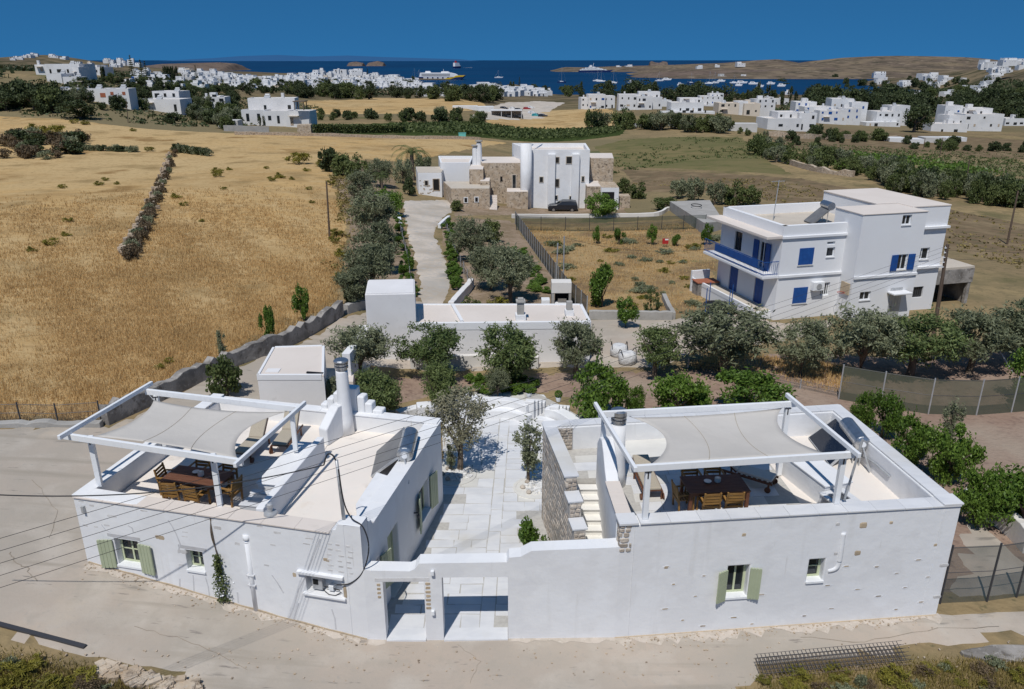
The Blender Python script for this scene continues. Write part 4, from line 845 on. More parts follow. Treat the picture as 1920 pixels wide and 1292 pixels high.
chair('slatted wooden armchair on the road side of the right terrace table, right of the pair', around(RT, ra, .4, -.46), ra - .04, g2)
chair('slatted wooden armchair at the stair end of the right terrace table', around(RT, ra, -.98, -.12), ra - 1.5, g2)
chair('slatted wooden armchair behind the right terrace table, left of the two backs', around(RT, ra, -.45, .8), ra + 3.14, g2)
chair('slatted wooden armchair behind the right terrace table, right of the two backs', around(RT, ra, .3, .85), ra + 3.1, g2)
candle('white candle jar on the right terrace table', around(RT, ra, .12, .1) + Vector((0, 0, .761)))
b = MB(); b.lathe((0, 0, 0), [(.03, 0), (.1, .03), (.12, .06), (.06, .05)], 12); o = b.build('shell_dish', 'plaster', org=(0, 0, 0)); o.location = around(RT, ra, -.2, .08) + Vector((0, 0, .761)); tag(o, 'small white shell dish beside the candle on the right terrace table', 'dish')
q = G(1216, 925, 3.0); lounger('narrow striped sun lounger standing behind the front pergola post', (q.x, q.y + .4, 3.006), .06, back=10, L=1.75)
q = G(1400, 884, 3.35); lounger('pale cushioned sun lounger set askew behind the right terrace table', (q.x, q.y, 3.006), .95, 'cushion_pale', 35)

# ------------------------------------------------------------------ solar water heaters
def solar(name, label, cat, p00, p01, p11, p10, tank0, tank1, r, pm, legz):
    """p00-p01 lower edge, p10-p11 upper edge"""
    t = thing(name, label, cat, Vector((p00.x, p00.y, legz)))
    n = (p01 - p00).cross(p10 - p00).normalized(); n = n if n.z > 0 else -n
    def slab(a, b_, c, d, th, m, nm, off=0.0):
        q = [a, b_, c, d]; vs = [p + n * off for p in q] + [p - n * (th - off) for p in q]
        return MB().add(vs, [(0, 1, 2, 3), (7, 6, 5, 4)] + [((i + 1) % 4, i, 4 + i, 4 + (i + 1) % 4) for i in range(4)]).build(nm, m, t)
    cc = (p00 + p01 + p10 + p11) / 4
    pan = slab(p00, p01, p11, p10, .08, 'steel_grey', 'panel_frame')
    slab(*[cc + (p - cc) * .96 for p in (p00, p01, p11, p10)], .02, pm, 'collector_glass', .004)
    b = MB(); d = (tank1 - tank0).normalized()
    b.tube([tank0 - d * .06, tank0 - d * .03, tank0, tank1, tank1 + d * .03, tank1 + d * .06], [r * .6, r * .92, r, r, r * .92, r * .6], 20); tk = b.build('tank', 'steel', t, smooth=False)
    b = MB(); b.tube([tank0 - d * .1, tank0 - d * .05], r * .35, 12); b.build('tank_cap', 'white_paint', tk)
    b = MB()
    for p, q in ((p10, tank0), (p11, tank1)):
        b.bar(Vector((p.x, p.y, legz)), p, .04, .04, (1, 0, 0)); b.bar(Vector((q.x, q.y, legz)), q, .04, .04, (1, 0, 0)); b.bar(Vector((p.x, p.y, p.z - .1)), Vector((q.x, q.y, q.z - r)), .04, .04)
    b.build('stand', 'steel_grey', t)
    b = MB(); b.tube(smooth_line([p11 + Vector((0, 0, -.1)), p11 + Vector((.2, -.15, -.05)), tank1 + Vector((0, -.1, -.25))]), .02, 6); b.tube(smooth_line([tank0 + Vector((0, -.1, -.1)), tank0 + Vector((.1, -.3, -.5)), Vector((tank0.x + .15, tank0.y - .5, legz + .05))]), .03, 6); b.build('pipe', 'steel_grey', t)
    return t
solar('solar_water_heater', 'solar water heater with panel greyed by sky reflection on the roof above the courtyard', 'water heater', G(695, 893, 2.98), G(706, 846, 2.98), G(757, 801, 3.72), G(747, 855, 3.72), G(759, 853, 3.75), G(770, 813, 3.75), .27, 'panel_reflect_grey', 2.9)
solar('solar_water_heater', 'solar water heater with black panel on the roof right of the marble terrace', 'water heater', G(1556, 873, 3.02), G(1515, 820, 3.02), G(1567, 783, 3.75), G(1604, 830, 3.75), G(1617, 832, 3.8), G(1588, 795, 3.8), .27, 'panel', 2.96)
b = MB(); q = G(1583, 938, 3.92); b.tube([q, q + Vector((.28, .1, 1.95))], .035, 8); tag(b.build('aerial_pole', 'steel_grey', org=q), 'thin leaning steel pole next to the right pergola post', 'pole')
b = MB(); b.tube(smooth_line([XR.at(4.6, .52, 3.05), XR.at(4.2, .54, 3.25), XR.at(3.6, .54, 3.4), XR.at(2.6, .54, 3.4)]), .03, 6); b.build('wall_pipe', 'steel_grey', RH)

# ------------------------------------------------------------------ courtyard
CY = [(-4.15, 18.72), (-2.66, 25.9), (-3.3, 26.6), (-5.3, 30.5), (-5.2, 34.4), (-3.5, 36.0), (-1.0, 36.6), (1.35, 36.1), (2.2, 35.0), (3.4, 33.2), (4.4, 30.5), (4.3, 25.4), (1.1, 24.9), (1.95, 18.8), (3.0, 18.82), (3.0, 18.75)]
b = MB(); b.prism(CY, -.12, .04); pv = b.build('courtyard_paving', 'grout', kind='structure')
cdir = Vector((.16, 1, 0)).normalized()
def slabq(q, m):
    q = [(x + rng.uniform(-.02, .02), y + rng.uniform(-.02, .02)) for x, y in q]
    c = (sum(p[0] for p in q) / 4, sum(p[1] for p in q) / 4)
    if inside(np.array(q + [c]), CY).sum() >= 5:
        b = MB(); b.prism(q, .0, .046 + rng.uniform(0, .006)); b.build('paving_slab', m, pv); return 1
    return 0
nS = 0
for (xa, xb) in ((-6.2, -1.0), (-.55, 5.2)):          # either side of the narrow centre strip, which leans with the yard
    yy = 18.75
    while yy < 36.4:
        h = rng.uniform(.42, .78); ym = yy + h / 2; lean = .03 * (ym - 18.7); xs0, xs1 = xa + lean, xb + lean
        xx = xs1 if xa < -3 else xs0; sg = -1 if xa < -3 else 1
        while (xx > -6.4 if sg < 0 else xx < 5.4):
            w = rng.uniform(.5, 1.15); a, c = (xx - w, xx) if sg < 0 else (xx, xx + w); g = .014; t1 = rng.uniform(-.03, .03)
            nS += slabq([(a + g, yy + g + t1), (c - g, yy + g), (c - g, yy + h - g), (a + g, yy + h - g + t1)], rng.choices(['marble', 'marble_cream'], [5, 1])[0]); xx += sg * w
        yy += h
yy = 18.75
while yy < 36.3:
    h = rng.uniform(.9, 1.7); l0, l1 = .03 * (yy - 18.7), .03 * (yy + h - 18.7); g = .015
    slabq([(-1.0 + l0 + g, yy + g), (-.55 + l0 - g, yy + g), (-.55 + l1 - g, yy + h - g), (-1.0 + l1 + g, yy + h - g)], 'marble'); yy += h
# low curved walls closing the courtyard
def wall_thing(name, label, pts, th, z0, z1, m='plaster', bevel=.05):
    o = strip_wall(name, None, pts, th, z0, z1, m, bevel); return tag(o, label, 'wall')
pA = [G(*p, .75) for p in [(745, 772), (775, 764), (802, 760), (838, 757), (880, 751), (925, 748), (962, 750), (992, 760)]]
BW = thing('courtyard_back_wall', 'curved low white wall closing the back of the courtyard left of the steps', 'wall', pA[3])
strip_wall('wall', BW, smooth_line(pA, 5), .45, -.2, .78)
strip_wall('bench', BW, smooth_line([p + Vector((0, -.42, 0)) for p in pA[3:]], 5), .45, 0, .42)
for p, s_, h in [((795, 757), .34, 1.25), ((870, 741), .3, 1.25), ((885, 744), .3, 1.1)]:
    q = G(*p, h); b = MB(); b.obox(q, s_, .3, 0, h, .2); b.build('pier', 'plaster', BW, bevel=.06)
def steps_pier(T0, q, sg):
    for k in range(4): b = MB(); b.obox((q.x + sg * k * .02 + .16 * k, q.y + .25 * k), .22, .16, -.3, .95 - .13 * k, -.2); b.build('stepped_pier', 'plaster', T0, bevel=.03)
steps_pier(BW, G(994, 752, .9), 1)
pB = [G(*p, .75) for p in [(1024, 764), (1045, 768), (1062, 776), (1076, 786), (1090, 800)]]
BW2 = thing('courtyard_back_wall', 'curved low white wall right of the courtyard steps behind the terrace house', 'wall', pB[2])
strip_wall('wall', BW2, smooth_line(pB, 5), .5, -.2, .78); steps_pier(BW2, G(1040, 762, .9), 1)
strip_wall('bench', BW2, smooth_line([p + Vector((-.45, -.3, 0)) for p in pB], 5), .4, 0, .4)
for k in range(3): b = MB(); q = G(1010, 746, 0); b.obox((q.x + .15, q.y + .32 * k + .3), .5, .16, -.7, -.02 - .16 * k, -.1); b.build('step', 'marble', BW)

# ------------------------------------------------------------------ flat-roofed white outbuildings behind the courtyard
FB = thing('outbuilding', 'long flat-roofed white outbuilding with a tall blank box at one end', 'building', (-2, 41, 0))
zr = 2.4
f0, f1 = AY(778, 608, 40.3), AY(1108, 604, 40.6); b0, b1 = G(778, 574, zr), G(1092, 574, zr)
low = [(f0.x, f0.y), (f1.x, f1.y), (b1.x, b1.y + .4), (b0.x, b0.y + .4)]
b = MB(); b.prism(low, -.3, zr - .12); b.build('wall', 'plaster_grey', FB)
b = MB(); b.prism([(x, y) for x, y in low], zr - .118, zr - .02); b.build('roof', 'roof_pink', FB)
for (a, c) in ((0, 1), (1, 2), (2, 3)):
    W = Wall(low[a], low[c]); b = MB(); W.box(b, .002 if a else 0, W.L - .002, -.02, .16, zr - .4, zr + .03); b.build('roof_edge', 'plaster_clean', FB, bevel=.02)
mw0, mw1 = AY(866, 606, 40.4), G(848, 574, zr); W = Wall((mw0.x, mw0.y + .2), (mw1.x, mw1.y + .2)); b = MB(); W.box(b, 0, W.L, -.08, .1, zr - .1, zr + .1); b.build('roof_ridge', 'plaster_clean', FB)
t0, t1 = AY(684, 549, 40.1), AY(778, 549, 40.3); tb = [(t0.x, t0.y), (t1.x, t1.y), (t1.x - .35, t1.y + 2.9), (t0.x - .35, t0.y + 2.9)]
b = MB(); b.prism(tb, -.3, t1.z - .05); b.build('tall_box', 'plaster_grey', FB, bevel=.03)
b = MB(); b.prism(inset([Vector((x, y, 0)) for x, y in tb], .1), t1.z - .048, t1.z); b.build('roof', 'plaster_grey', FB)
b = MB(); q = G(672, 612, 1.2); b.prism([(t0.x - .95, t0.y + .3), (t0.x - .01, t0.y + .3), (t0.x - .01, t0.y + 2.6), (t0.x - .95, t0.y + 2.6)], -.1, 1.5); b.build('low_annex', 'plaster_grey', FB)
def chimney_stack(parent, p, h, w, m, cap=True):
    b = MB(); b.obox(p, w, w, p.z, p.z + h, .05); c = b.build('chimney', m, parent, bevel=.01)
    if cap: b = MB(); b.obox(p, w * 1.35, w * 1.35, p.z + h + .002, p.z + h + .1, .05); b.obox(p, w * .8, w * .8, p.z + h + .1, p.z + h + .22, .05); b.build('cap', 'concrete', c)
    b = MB(); b.obox(p, w * 1.5, w * 1.5, p.z - .05, p.z + .3, .05); b.build('plinth', 'plaster_clean', c)
chimney_stack(FB, G(976, 598, zr), 1.0, .19, 'concrete'); chimney_stack(FB, G(1067, 590, zr), .8, .16, 'concrete', False)
# small flat-roofed store
SB = thing('outbuilding', 'small flat-roofed store with pinkish roof beside the walled lane', 'building', (-10, 33, 1))
q = [AY(482, 703, 31.6), AY(607, 703, 31.6)]; zs = q[0].z; c2, c3 = G(608, 647, zs), G(512, 650, zs)
sp = [(q[0].x, q[0].y), (q[1].x, q[1].y), (c2.x, c2.y), (c3.x, c3.y)]
b = MB(); b.prism(sp, -.2, zs - .1); b.build('wall', 'plaster_grey', SB); b = MB(); b.prism(sp, zs - .098, zs - .03); b.build('roof', 'roof_pink', SB)
for k in range(4):
    W = Wall(sp[k], sp[(k + 1) % 4]); b = MB(); W.box(b, .1 if k else -.02, W.L - (.1 if k < 3 else .0), -.02, .1, zs - .25, zs + .02); b.build('roof_edge', 'plaster_clean', SB, bevel=.015)
b = MB(); h0 = G(512, 694, zs); b.obox(h0, .3, .22, zs - .03, zs + .0, 0); b.build('hatch', 'plaster_grey', SB)
b = MB(); h0 = G(575, 698, zs + .02); h1 = G(606, 700, zs + .02); b.bar(h0, h1, .1, .06); b.build('flue', 'black_plastic', SB)
AN = thing('outbuilding', 'low white annex wall with a square pier beside the pink-roofed store', 'building', G(640, 715, .5))
q0, q1 = G(608, 713, 1.6), G(662, 716, 1.6); q2, q3 = G(664, 690, 1.6), G(612, 690, 1.6)
b = MB(); b.prism([(p.x, p.y) for p in (q0, q1, q2, q3)], -.2, 1.6); b.build('wall', 'roof_pink', AN)
q = G(656, 700, 1.6); b = MB(); b.obox((q.x, q.y + .3), .2, .6, 1.5, 2.75, -.1); b.build('pier', 'plaster_clean', AN, bevel=.02)

# ------------------------------------------------------------------ blue-shuttered house
BH = thing('villa', 'two-storey white house with blue shutters and a blue balcony rail', 'house', (22, 52, 0))
P1 = Vector((17.03, 47.92, 0)); uu = Vector((.968, .25, 0)).normalized(); nn = Vector((-uu.y, uu.x, 0))
P0 = P1 + Vector((-1.96, 6.68, 0)).normalized() * 7.2
M_ = Wall(P1, P1 + uu * 12.3); Lf = Wall(P0, P1)
TO = Wall(P1 - nn * 1.3 + uu * 4.6, P1 - nn * 1.3 + uu * 9.35); TL = Wall(P1 + uu * 4.6, P1 - nn * 1.3 + uu * 4.6)
zt_ = AY(1624, 403, 48.0).z; zh = AY(1782, 385, 51.2).z; zpar = 6.25; zcor = 5.45
def holes_px(W, lst): 
    out = []
    for x0, y0, x1, y1 in lst:
        a, za = W.hit(x0, (y0 + y1) / 2); c, _ = W.hit(x1, (y0 + y1) / 2); m_ = (x0 + x1) / 2; out.append((a, c, W.hit(m_, y1)[1], W.hit(m_, y0)[1]))
    return out
hm = holes_px(M_, [(1498, 465, 1525, 496), (1487, 539, 1513, 568), (1550, 464, 1565, 482), (1551, 453, 1566, 459), (1539, 530, 1555, 554)])
MM = Wall(P1, P1 + uu * 4.6); MM.panel('wall', BH, -.4, zpar, .3, hm[:5], 'plaster_clean', 0, 2)
Rt = Wall(P1 + uu * 9.35, P1 + uu * 12.3)
hr = holes_px(Rt, [(1718, 465, 1742, 487), (1704, 538, 1730, 558)]); Rt.panel('wall', BH, -.4, zh, .3, hr, 'plaster_clean', 0, 2)
ht = holes_px(TO, [(1692, 403, 1709, 422), (1682, 477, 1701, 506), (1612, 547, 1632, 563)])
TO.panel('wall', BH, -.4, zt_, .3, ht, 'plaster_clean', 0, 2); TL.panel('wall', BH, -.4, zt_, .3, (), 'plaster_clean', 0, 2)
TRw = Wall(P1 - nn * 1.3 + uu * 9.35, P1 + uu * 9.35); TRw.panel('wall', BH, -.4, zt_, .3, (), 'plaster_clean', 0, 2)
hl = holes_px(Lf, [(1377, 434, 1391, 470), (1422, 452, 1436, 505), (1367, 498, 1383, 546), (1413, 522, 1430, 570)])
Lf.panel('wall', BH, -.4, zpar, .3, hl, 'plaster_clean', 0, 2)
RB0 = P1 + uu * 12.3; Wr = Wall(RB0, RB0 + nn * 7.2); Wr.panel('wall', BH, -.4, zh, .3, (), 'plaster_clean', 0, 2)
Wk = Wall(RB0 + nn * 7.2, P0); Wk.panel('wall', BH, -.4, zpar, .3, (), 'plaster_clean', 0, 2)
def pq(*pts): return [(p.x, p.y) for p in pts]
b = MB(); b.prism(pq(P1 + uu * .3 + nn * .3, P1 + uu * 7.8 + nn * .3, P1 + uu * 7.8 + nn * 6.9, P0 + uu * .35 - nn * .3), 5.3, 5.62); b.build('roof', 'roof_sand', BH)
b = MB(); b.prism(pq(P1 - nn * 1.0 + uu * 4.9, P1 - nn * 1.0 + uu * 9.2, P1 + nn * 1.4 + uu * 9.2, P1 + nn * 1.4 + uu * 4.9), 2, zt_ - .02); b.build('tower_core', 'plaster_clean', BH)
b = MB(); b.prism(pq(P1 + nn * .0 + uu * 4.61, P1 + uu * 4.95, P1 + nn * 1.4 + uu * 4.95, P1 + nn * 1.4 + uu * 4.61), 2, zt_ - .01); b.build('tower_flank', 'plaster_clean', BH)
b = MB(); b.prism(pq(P1 - nn * 1.34 + uu * 4.56, P1 - nn * 1.34 + uu * 9.39, P1 + nn * 1.44 + uu * 9.39, P1 + nn * 1.44 + uu * 4.56), zt_ + .002, zt_ + .08); b.build('tower_roof', 'roof_pink', BH, bevel=.02)
b = MB(); b.prism(pq(P1 + uu * 7.8 + nn * 1.45, P1 + uu * 12.0 + nn * 1.45, P1 + uu * 12.0 + nn * 7.19, P1 + uu * 7.8 + nn * 7.19), 2, zh - .02); b.build('stair_block', 'plaster_clean', BH)
b = MB(); b.prism(pq(P1 + uu * 7.75 + nn * 1.5, P1 + uu * 9.3 + nn * 1.5, P1 + uu * 9.3 - nn * .03, P1 + uu * 12.33 - nn * .03, P1 + uu * 12.33 + nn * 7.22, P1 + uu * 7.75 + nn * 7.22), zh + .001, zh + .1); b.build('upper_roof', 'roof_pink', BH, bevel=.02)
cs = MB(); MM.box(cs, -.05, 4.6, -.12, 0, zcor, zcor + .14); cs.build('cornice', 'plaster_clean', BH)
cs = MB(); MM.box(cs, 0, 4.6, -.1, 0, 2.9, 3.05); cs.build('string_course', 'plaster_clean', BH); cs = MB(); TO.box(cs, 0, TO.L, -.1, 0, 2.85, 3.0); cs.build('string_course', 'plaster_clean', BH)
for z in (2.85, zcor + .1): cs = MB(); Rt.box(cs, 0, Rt.L + .1, -.2, 0, z, z + .14); cs.build('string_course', 'plaster_clean', BH)
# balcony side: slab, eaves, railing
b = MB(); Lf.box(b, -.2, Lf.L + .02, -1.15, 0, zcor, zcor + .18); b.build('eaves_slab', 'roof_pink', BH, bevel=.02)
b = MB(); Lf.box(b, -.3, Lf.L + .0, -1.15, 0, 2.88, 3.06); b.build('balcony_slab', 'plaster_clean', BH, bevel=.02)
rl = MB(); z0 = 3.06
for a, c in ((( -.25, -1.1), (Lf.L - .05, -1.1)), ((Lf.L - .05, -1.1), (Lf.L - .05, -.05))):
    for z in (.1, .92): rl.bar(Lf.at(a[0], a[1], z0 + z), Lf.at(c[0], c[1], z0 + z), .04, .04)
rlo = rl.build('balcony_rail', 'blue', BH)
n_ = int(Lf.L / .14)
for k in range(n_ + 1): bb = MB(); p = Lf.at(-.25 + k * (Lf.L + .2) / n_, -1.1, 0); bb.bar(p + Vector((0, 0, z0 + .1)), p + Vector((0, 0, z0 + .92)), .018, .018, (0, 1, 0)); bb.build('baluster', 'blue', rlo)
for k in range(1, 8): bb = MB(); p = Lf.at(Lf.L - .05, -1.1 + k * .14, 0); bb.bar(p + Vector((0, 0, z0 + .1)), p + Vector((0, 0, z0 + .92)), .018, .018, (0, 1, 0)); bb.build('baluster', 'blue', rlo)
bb = MB(); Lf.box(bb, 1.2, Lf.L - .7, -1.14, -1.125, z0 + .4, z0 + .88); bb.build('balcony_screen', 'blue', rlo)
for h_, kind in zip(hl, ('glass', 'sh', 'blue', 'blue')):
    if kind == 'glass': window(Lf, BH, *h_, depth=.1, frame='dark_metal', sill=None)
    elif kind == 'sh': w = window(Lf, BH, *h_, depth=.1, frame='white_paint', sill=None); shutter(Lf, w, h_[0], -.55, h_[2], h_[3], 4, 'blue'); shutter(Lf, w, h_[1], .55, h_[2], h_[3], 4, 'blue')
    else: bb = MB(); planks(bb, Lf, h_[0] + .02, h_[1] - .02, .05, .1, h_[2], h_[3] - .02, 4); bb.build('door', 'blue', BH)
for k, h_ in enumerate(hm):
    if k < 2: bb = MB(); planks(bb, MM, h_[0], h_[1], -.03, .04, h_[2], h_[3], 4); w = bb.build('closed_shutter', 'blue', BH); bb = MB(); MM.box(bb, h_[0] - .05, h_[1] + .05, -.06, .04, h_[2] - .07, h_[2] - .004); bb.build('sill', 'marble', w)
    else: window(MM, BH, *h_, depth=.1, frame='white_paint', mull=0 if k != 4 else 3, sill='marble' if k == 2 else None)
for k, h_ in enumerate(ht):
    w = window(TO, BH, *h_, depth=.1, frame='white_paint', sill='marble')
    if k == 1: shutter(TO, w, h_[0], -.5, h_[2], h_[3], 3, 'blue'); shutter(TO, w, h_[1], .5, h_[2], h_[3], 3, 'blue')
for k, h_ in enumerate(hr): window(Rt, BH, *h_, depth=.1, frame='white_paint' if k == 0 else 'dark_metal', mull=1 if k == 0 else 6, sill='marble' if k == 0 else None)
ac = thing('air_conditioner', 'white air conditioner hung on the blue-shuttered house near the lower shutter', 'air conditioner', MM.at(3.0, -.2, 1.9)); s_, z_ = MM.hit(1530, 535)
bb = MB(); MM.box(bb, s_ - .4, s_ + .4, -.35, -.02, z_ - .28, z_ + .3); bb.build('casing', 'white_paint', ac, bevel=.02); bb = MB(); bb.lathe((0, 0, 0), [(.2, 0), (.2, .01)], 16); o = bb.build('fan_grille', 'steel_grey', ac, org=(0, 0, 0)); o.location = MM.at(s_, -.36, z_) - wloc(ac); o.rotation_euler = (math.pi / 2, 0, MM.ang)
# roof tank, aerial
a0 = G(1517, 417, 5.62); hv = thing('solar_water_heater', 'solar water heater with round white tank on the roof of the blue-shuttered house', 'water heater', a0)
q = [G(1512, 415, 5.7), G(1526, 417, 5.7)]; lo = Vector((17.0, 46.7, 5.7))
lo = G(1515, 416, 5.72); hi_ = lo + Vector((1.25, .35, .95)); pw = Vector((-.12, .5, 0))
bb = MB(); vs = [lo - pw, lo + pw, hi_ + pw, hi_ - pw]; nv = Vector((-.6, 0, .8)); bb.add([v for v in vs] + [v + Vector((.06, 0, -.08)) for v in vs], [(3, 2, 1, 0), (4, 5, 6, 7)] + [(i, (i + 1) % 4, 4 + (i + 1) % 4, 4 + i) for i in range(4)]); bb.build('panel', 'panel_reflect_grey', hv)
bb = MB(); bb.tube([hi_ + Vector((.15, -.5, .12)), hi_ + Vector((.0, .55, .12))], .27, 16); bb.build('tank', 'steel', hv, smooth=False)
bb = MB(); 
for sg in (-1, 1): bb.bar(Vector((hi_.x, hi_.y + sg * .4, 5.6)), hi_ + Vector((0, sg * .4, 0)), .04, .04, (1, 0, 0))
bb.build('stand', 'steel_grey', hv)
q = AY(1453, 382, 53); bb = MB(); bb.tube([Vector((q.x, q.y, 5.6)), q + Vector((.1, 0, 1.6))], .03, 6); ae = thing('tv_aerial', 'television aerial on the roof corner of the blue-shuttered house', 'aerial', Vector((q.x, q.y, 5.6))); bb.build('pole', 'steel_grey', ae)
bb = MB(); bb.bar(q + Vector((-.4, 0, 1.5)), q + Vector((.5, 0, 1.55)), .02, .02)
for k in range(5): bb.bar(q + Vector((-.4 + k * .2, -.25, 1.5)), q + Vector((-.4 + k * .2, .25, 1.5)), .015, .015)
bb.build('antenna', 'steel_grey', ae)
# terrace beside it, carport, hoop
bb = MB(); Lf.box(bb, -1.0, Lf.L - .3, -1.45, -.02, -.3, .62); bb.build('terrace_base', 'plaster_clean', BH)
bb = MB(); Lf.box(bb, -.9, Lf.L - .4, -1.3, -.03, .622, .65); bb.build('terrace_floor', 'roof_sand', BH)
bb = MB(); Lf.box(bb, -1.0, Lf.L - .3, -1.47, -1.32, .62, .9); bb.build('terrace_parapet', 'plaster_clean', BH); bb = MB(); Lf.box(bb, -1.2, -1.0, -1.47, 0, -.2, 1.4); bb.build('terrace_end_wall', 'plaster_clean', BH)
CP = thing('carport', 'open concrete carport at the side of the blue-shuttered house', 'carport', RB0); c0 = RB0 + nn * .7
bb = MB(); bb.prism(pq(c0 + uu * .02, c0 + uu * 3.7, c0 + uu * 3.7 + nn * 4.6, c0 + uu * .02 + nn * 4.6), 2.35, 2.5); bb.build('roof', 'roof_sand', CP); bb = MB(); bb.prism(pq(c0 + uu * .03 - nn * .05, c0 + uu * 3.7 - nn * .05, c0 + uu * 3.7 + nn * .15, c0 + uu * .03 + nn * .15), 1.35, 2.34); bb.build('fascia', 'wall_grey', CP)
for a in (3.5,): 
    for v in (.1, 4.4): bb = MB(); bb.obox(c0 + uu * a + nn * v, .12, .12, -.3, 2.34, .25); bb.build('post', 'wall_grey', CP)
bb = MB(); bb.prism(pq(c0 + uu * .03 + nn * 4.4, c0 + uu * 3.7 + nn * 4.55, c0 + uu * 3.7 + nn * 4.65, c0 + uu * .03 + nn * 4.65), -.3, 2.34); bb.build('back_wall', 'wall_grey', CP)
bb = MB(); bb.prism(pq(c0 + uu * 3.55 + nn * .16, c0 + uu * 3.7 + nn * .16, c0 + uu * 3.7 + nn * 4.39, c0 + uu * 3.55 + nn * 4.39), -.3, 2.34); bb.build('side_wall', 'wall_grey', CP)
hp = thing('basketball_hoop', 'basketball board and hoop on the flank of the blue-shuttered house', 'basketball hoop', M_.at(4.4, -.1, 2)); s_, z_ = M_.hit(1584, 541)
V0 = TL.at(.75, 0, 0); bb = MB(); TL.box(bb, .35, 1.15, -.12, -.04, 1.75, 2.5); bb.build('board', 'stone_tan', hp); bb = MB(); bb.tube([TL.at(.75, -.35, 1.85) + Vector((math.cos(t) * .22, math.sin(t) * .22, 0)) for t in np.linspace(0, 2 * math.pi, 14)], .015, 5); bb.build('hoop', 'red', hp)

bb = MB(); s_, z_ = TO.hit(1680, 548); TO.box(bb, s_ - .7, s_ + .7, -.7, .0, z_, z_ + .12); bb.build('door_canopy', 'plaster_clean', BH, bevel=.03)
bb = MB(); planks(bb, TO, s_ - .45, s_ + .45, -.04, .02, -.1, 2.05, 4); bb.build('door', 'steel_grey', BH)

# ------------------------------------------------------------------ vegetation library
MT['olive_leaf'] = leaf_mat('olive_leaf', (.095, .112, .058), (.34, .36, .215), .3)
MT['olive_green'] = leaf_mat('olive_green', (.06, .10, .03), (.24, .29, .105), .32)
MT['olive_dry'] = leaf_mat('olive_dry', (.13, .13, .08), (.34, .32, .21), .28)
MT['citrus_leaf'] = leaf_mat('citrus_leaf', (.045, .10, .016), (.21, .32, .055), .35, .45)
MT['dark_leaf'] = leaf_mat('dark_leaf', (.028, .042, .017), (.095, .12, .045), .2)
MT['mid_leaf'] = leaf_mat('mid_leaf', (.05, .075, .022), (.18, .21, .07), .25)
MT['yellow_leaf'] = leaf_mat('yellow_leaf', (.11, .11, .02), (.30, .26, .04), .25)
MT['brown_leaf'] = leaf_mat('brown_leaf', (.07, .05, .03), (.20, .145, .08), .15)
MT['straw_blade'] = leaf_mat('straw_blade', (.47, .31, .13), (.84, .60, .29), .4, .8)
MT['weed_mix'] = leaf_mat('weed_mix', (.13, .11, .03), (.36, .28, .10), .25)
def leaf_cloud(C, l, w, R, up=.3, droop=0.0):
    """a quad per centre in C (n,3); outward direction from the crown centre gives the facing"""
    n = len(C); d = R.normal(size=(n, 3)); d[:, 2] -= droop; d /= np.linalg.norm(d, axis=1)[:, None]
    nm = R.normal(size=(n, 3)); nm[:, 2] += up * 2; s = np.cross(d, nm); s /= np.maximum(np.linalg.norm(s, axis=1), 1e-6)[:, None]
    L = (l * R.uniform(.6, 1.3, n))[:, None]; Wd = (w * R.uniform(.7, 1.3, n))[:, None]
    V = np.stack([C - d * L * .5, C + s * Wd * .5, C + d * L * .5, C - s * Wd * .5], 1).reshape(-1, 3)
    return V, np.arange(4 * n).reshape(n, 4)
def crown_points(R, n, rx, rz, zc, clumps, cr, hollow=.45, twigs=.0):
    c = R.normal(size=(clumps, 3)); c /= np.linalg.norm(c, axis=1)[:, None]; c *= (hollow + (1 - hollow) * R.uniform(0, 1, clumps) ** .6)[:, None]
    wts = R.uniform(.4, 1.6, clumps); wts /= wts.sum(); k = R.choice(clumps, n, p=wts)
    g = R.normal(size=(n, 3)); g /= np.linalg.norm(g, axis=1)[:, None]; g *= (R.uniform(0, 1, n) ** .45)[:, None]
    rad = cr * R.uniform(.6, 1.35, clumps)
    P = c[k] + g * rad[k][:, None] * np.array([1, 1, 1.1])
    P *= np.array([rx, rx, rz]); P[:, 2] += zc
    if twigs:                                # loose shoots that break the outline
        m = int(n * twigs / 12); d = R.normal(size=(m, 3)); d[:, 2] = np.abs(d[:, 2]) * .8 + .1; d /= np.linalg.norm(d, axis=1)[:, None]
        ln = R.uniform(.25, .75, m) * rx * .55; st = c[R.choice(clumps, m)] * .9 * np.array([rx, rx, rz]) + np.array([0, 0, zc]); tt = np.tile(np.linspace(.2, 1, 12), m)
        Q = np.repeat(st, 12, 0) + np.repeat(d * ln[:, None], 12, 0) * tt[:, None] * 1.4 + R.normal(size=(m * 12, 3)) * .045; P = np.vstack([P[: int(n * (1 - twigs))], Q])
    return P[P[:, 2] > .1]
def trunk_mesh(name, R, h, r, nb, spread, m='bark'):
    b = MB(); b.tube([(0, 0, -.15), (R.uniform(-.05, .05), R.uniform(-.05, .05), h * .35), (R.uniform(-.1, .1), R.uniform(-.1, .1), h * .55)], [r * 1.3, r, r * .8], 7)
    for k in range(nb):
        a = 2 * math.pi * k / nb + R.uniform(-.4, .4); s = spread * R.uniform(.6, 1)
        b.tube([(0, 0, h * R.uniform(.3, .5)), (s * .45 * math.cos(a), s * .45 * math.sin(a), h * R.uniform(.55, .7)), (s * math.cos(a), s * math.sin(a), h * R.uniform(.8, .98))], [r * .65, r * .45, r * .15], 5)
    me = bpy.data.meshes.new(name); me.from_pydata(b.v, [], b.f); me.update(); me.materials.append(MT[m]); return me
PROTO = {}
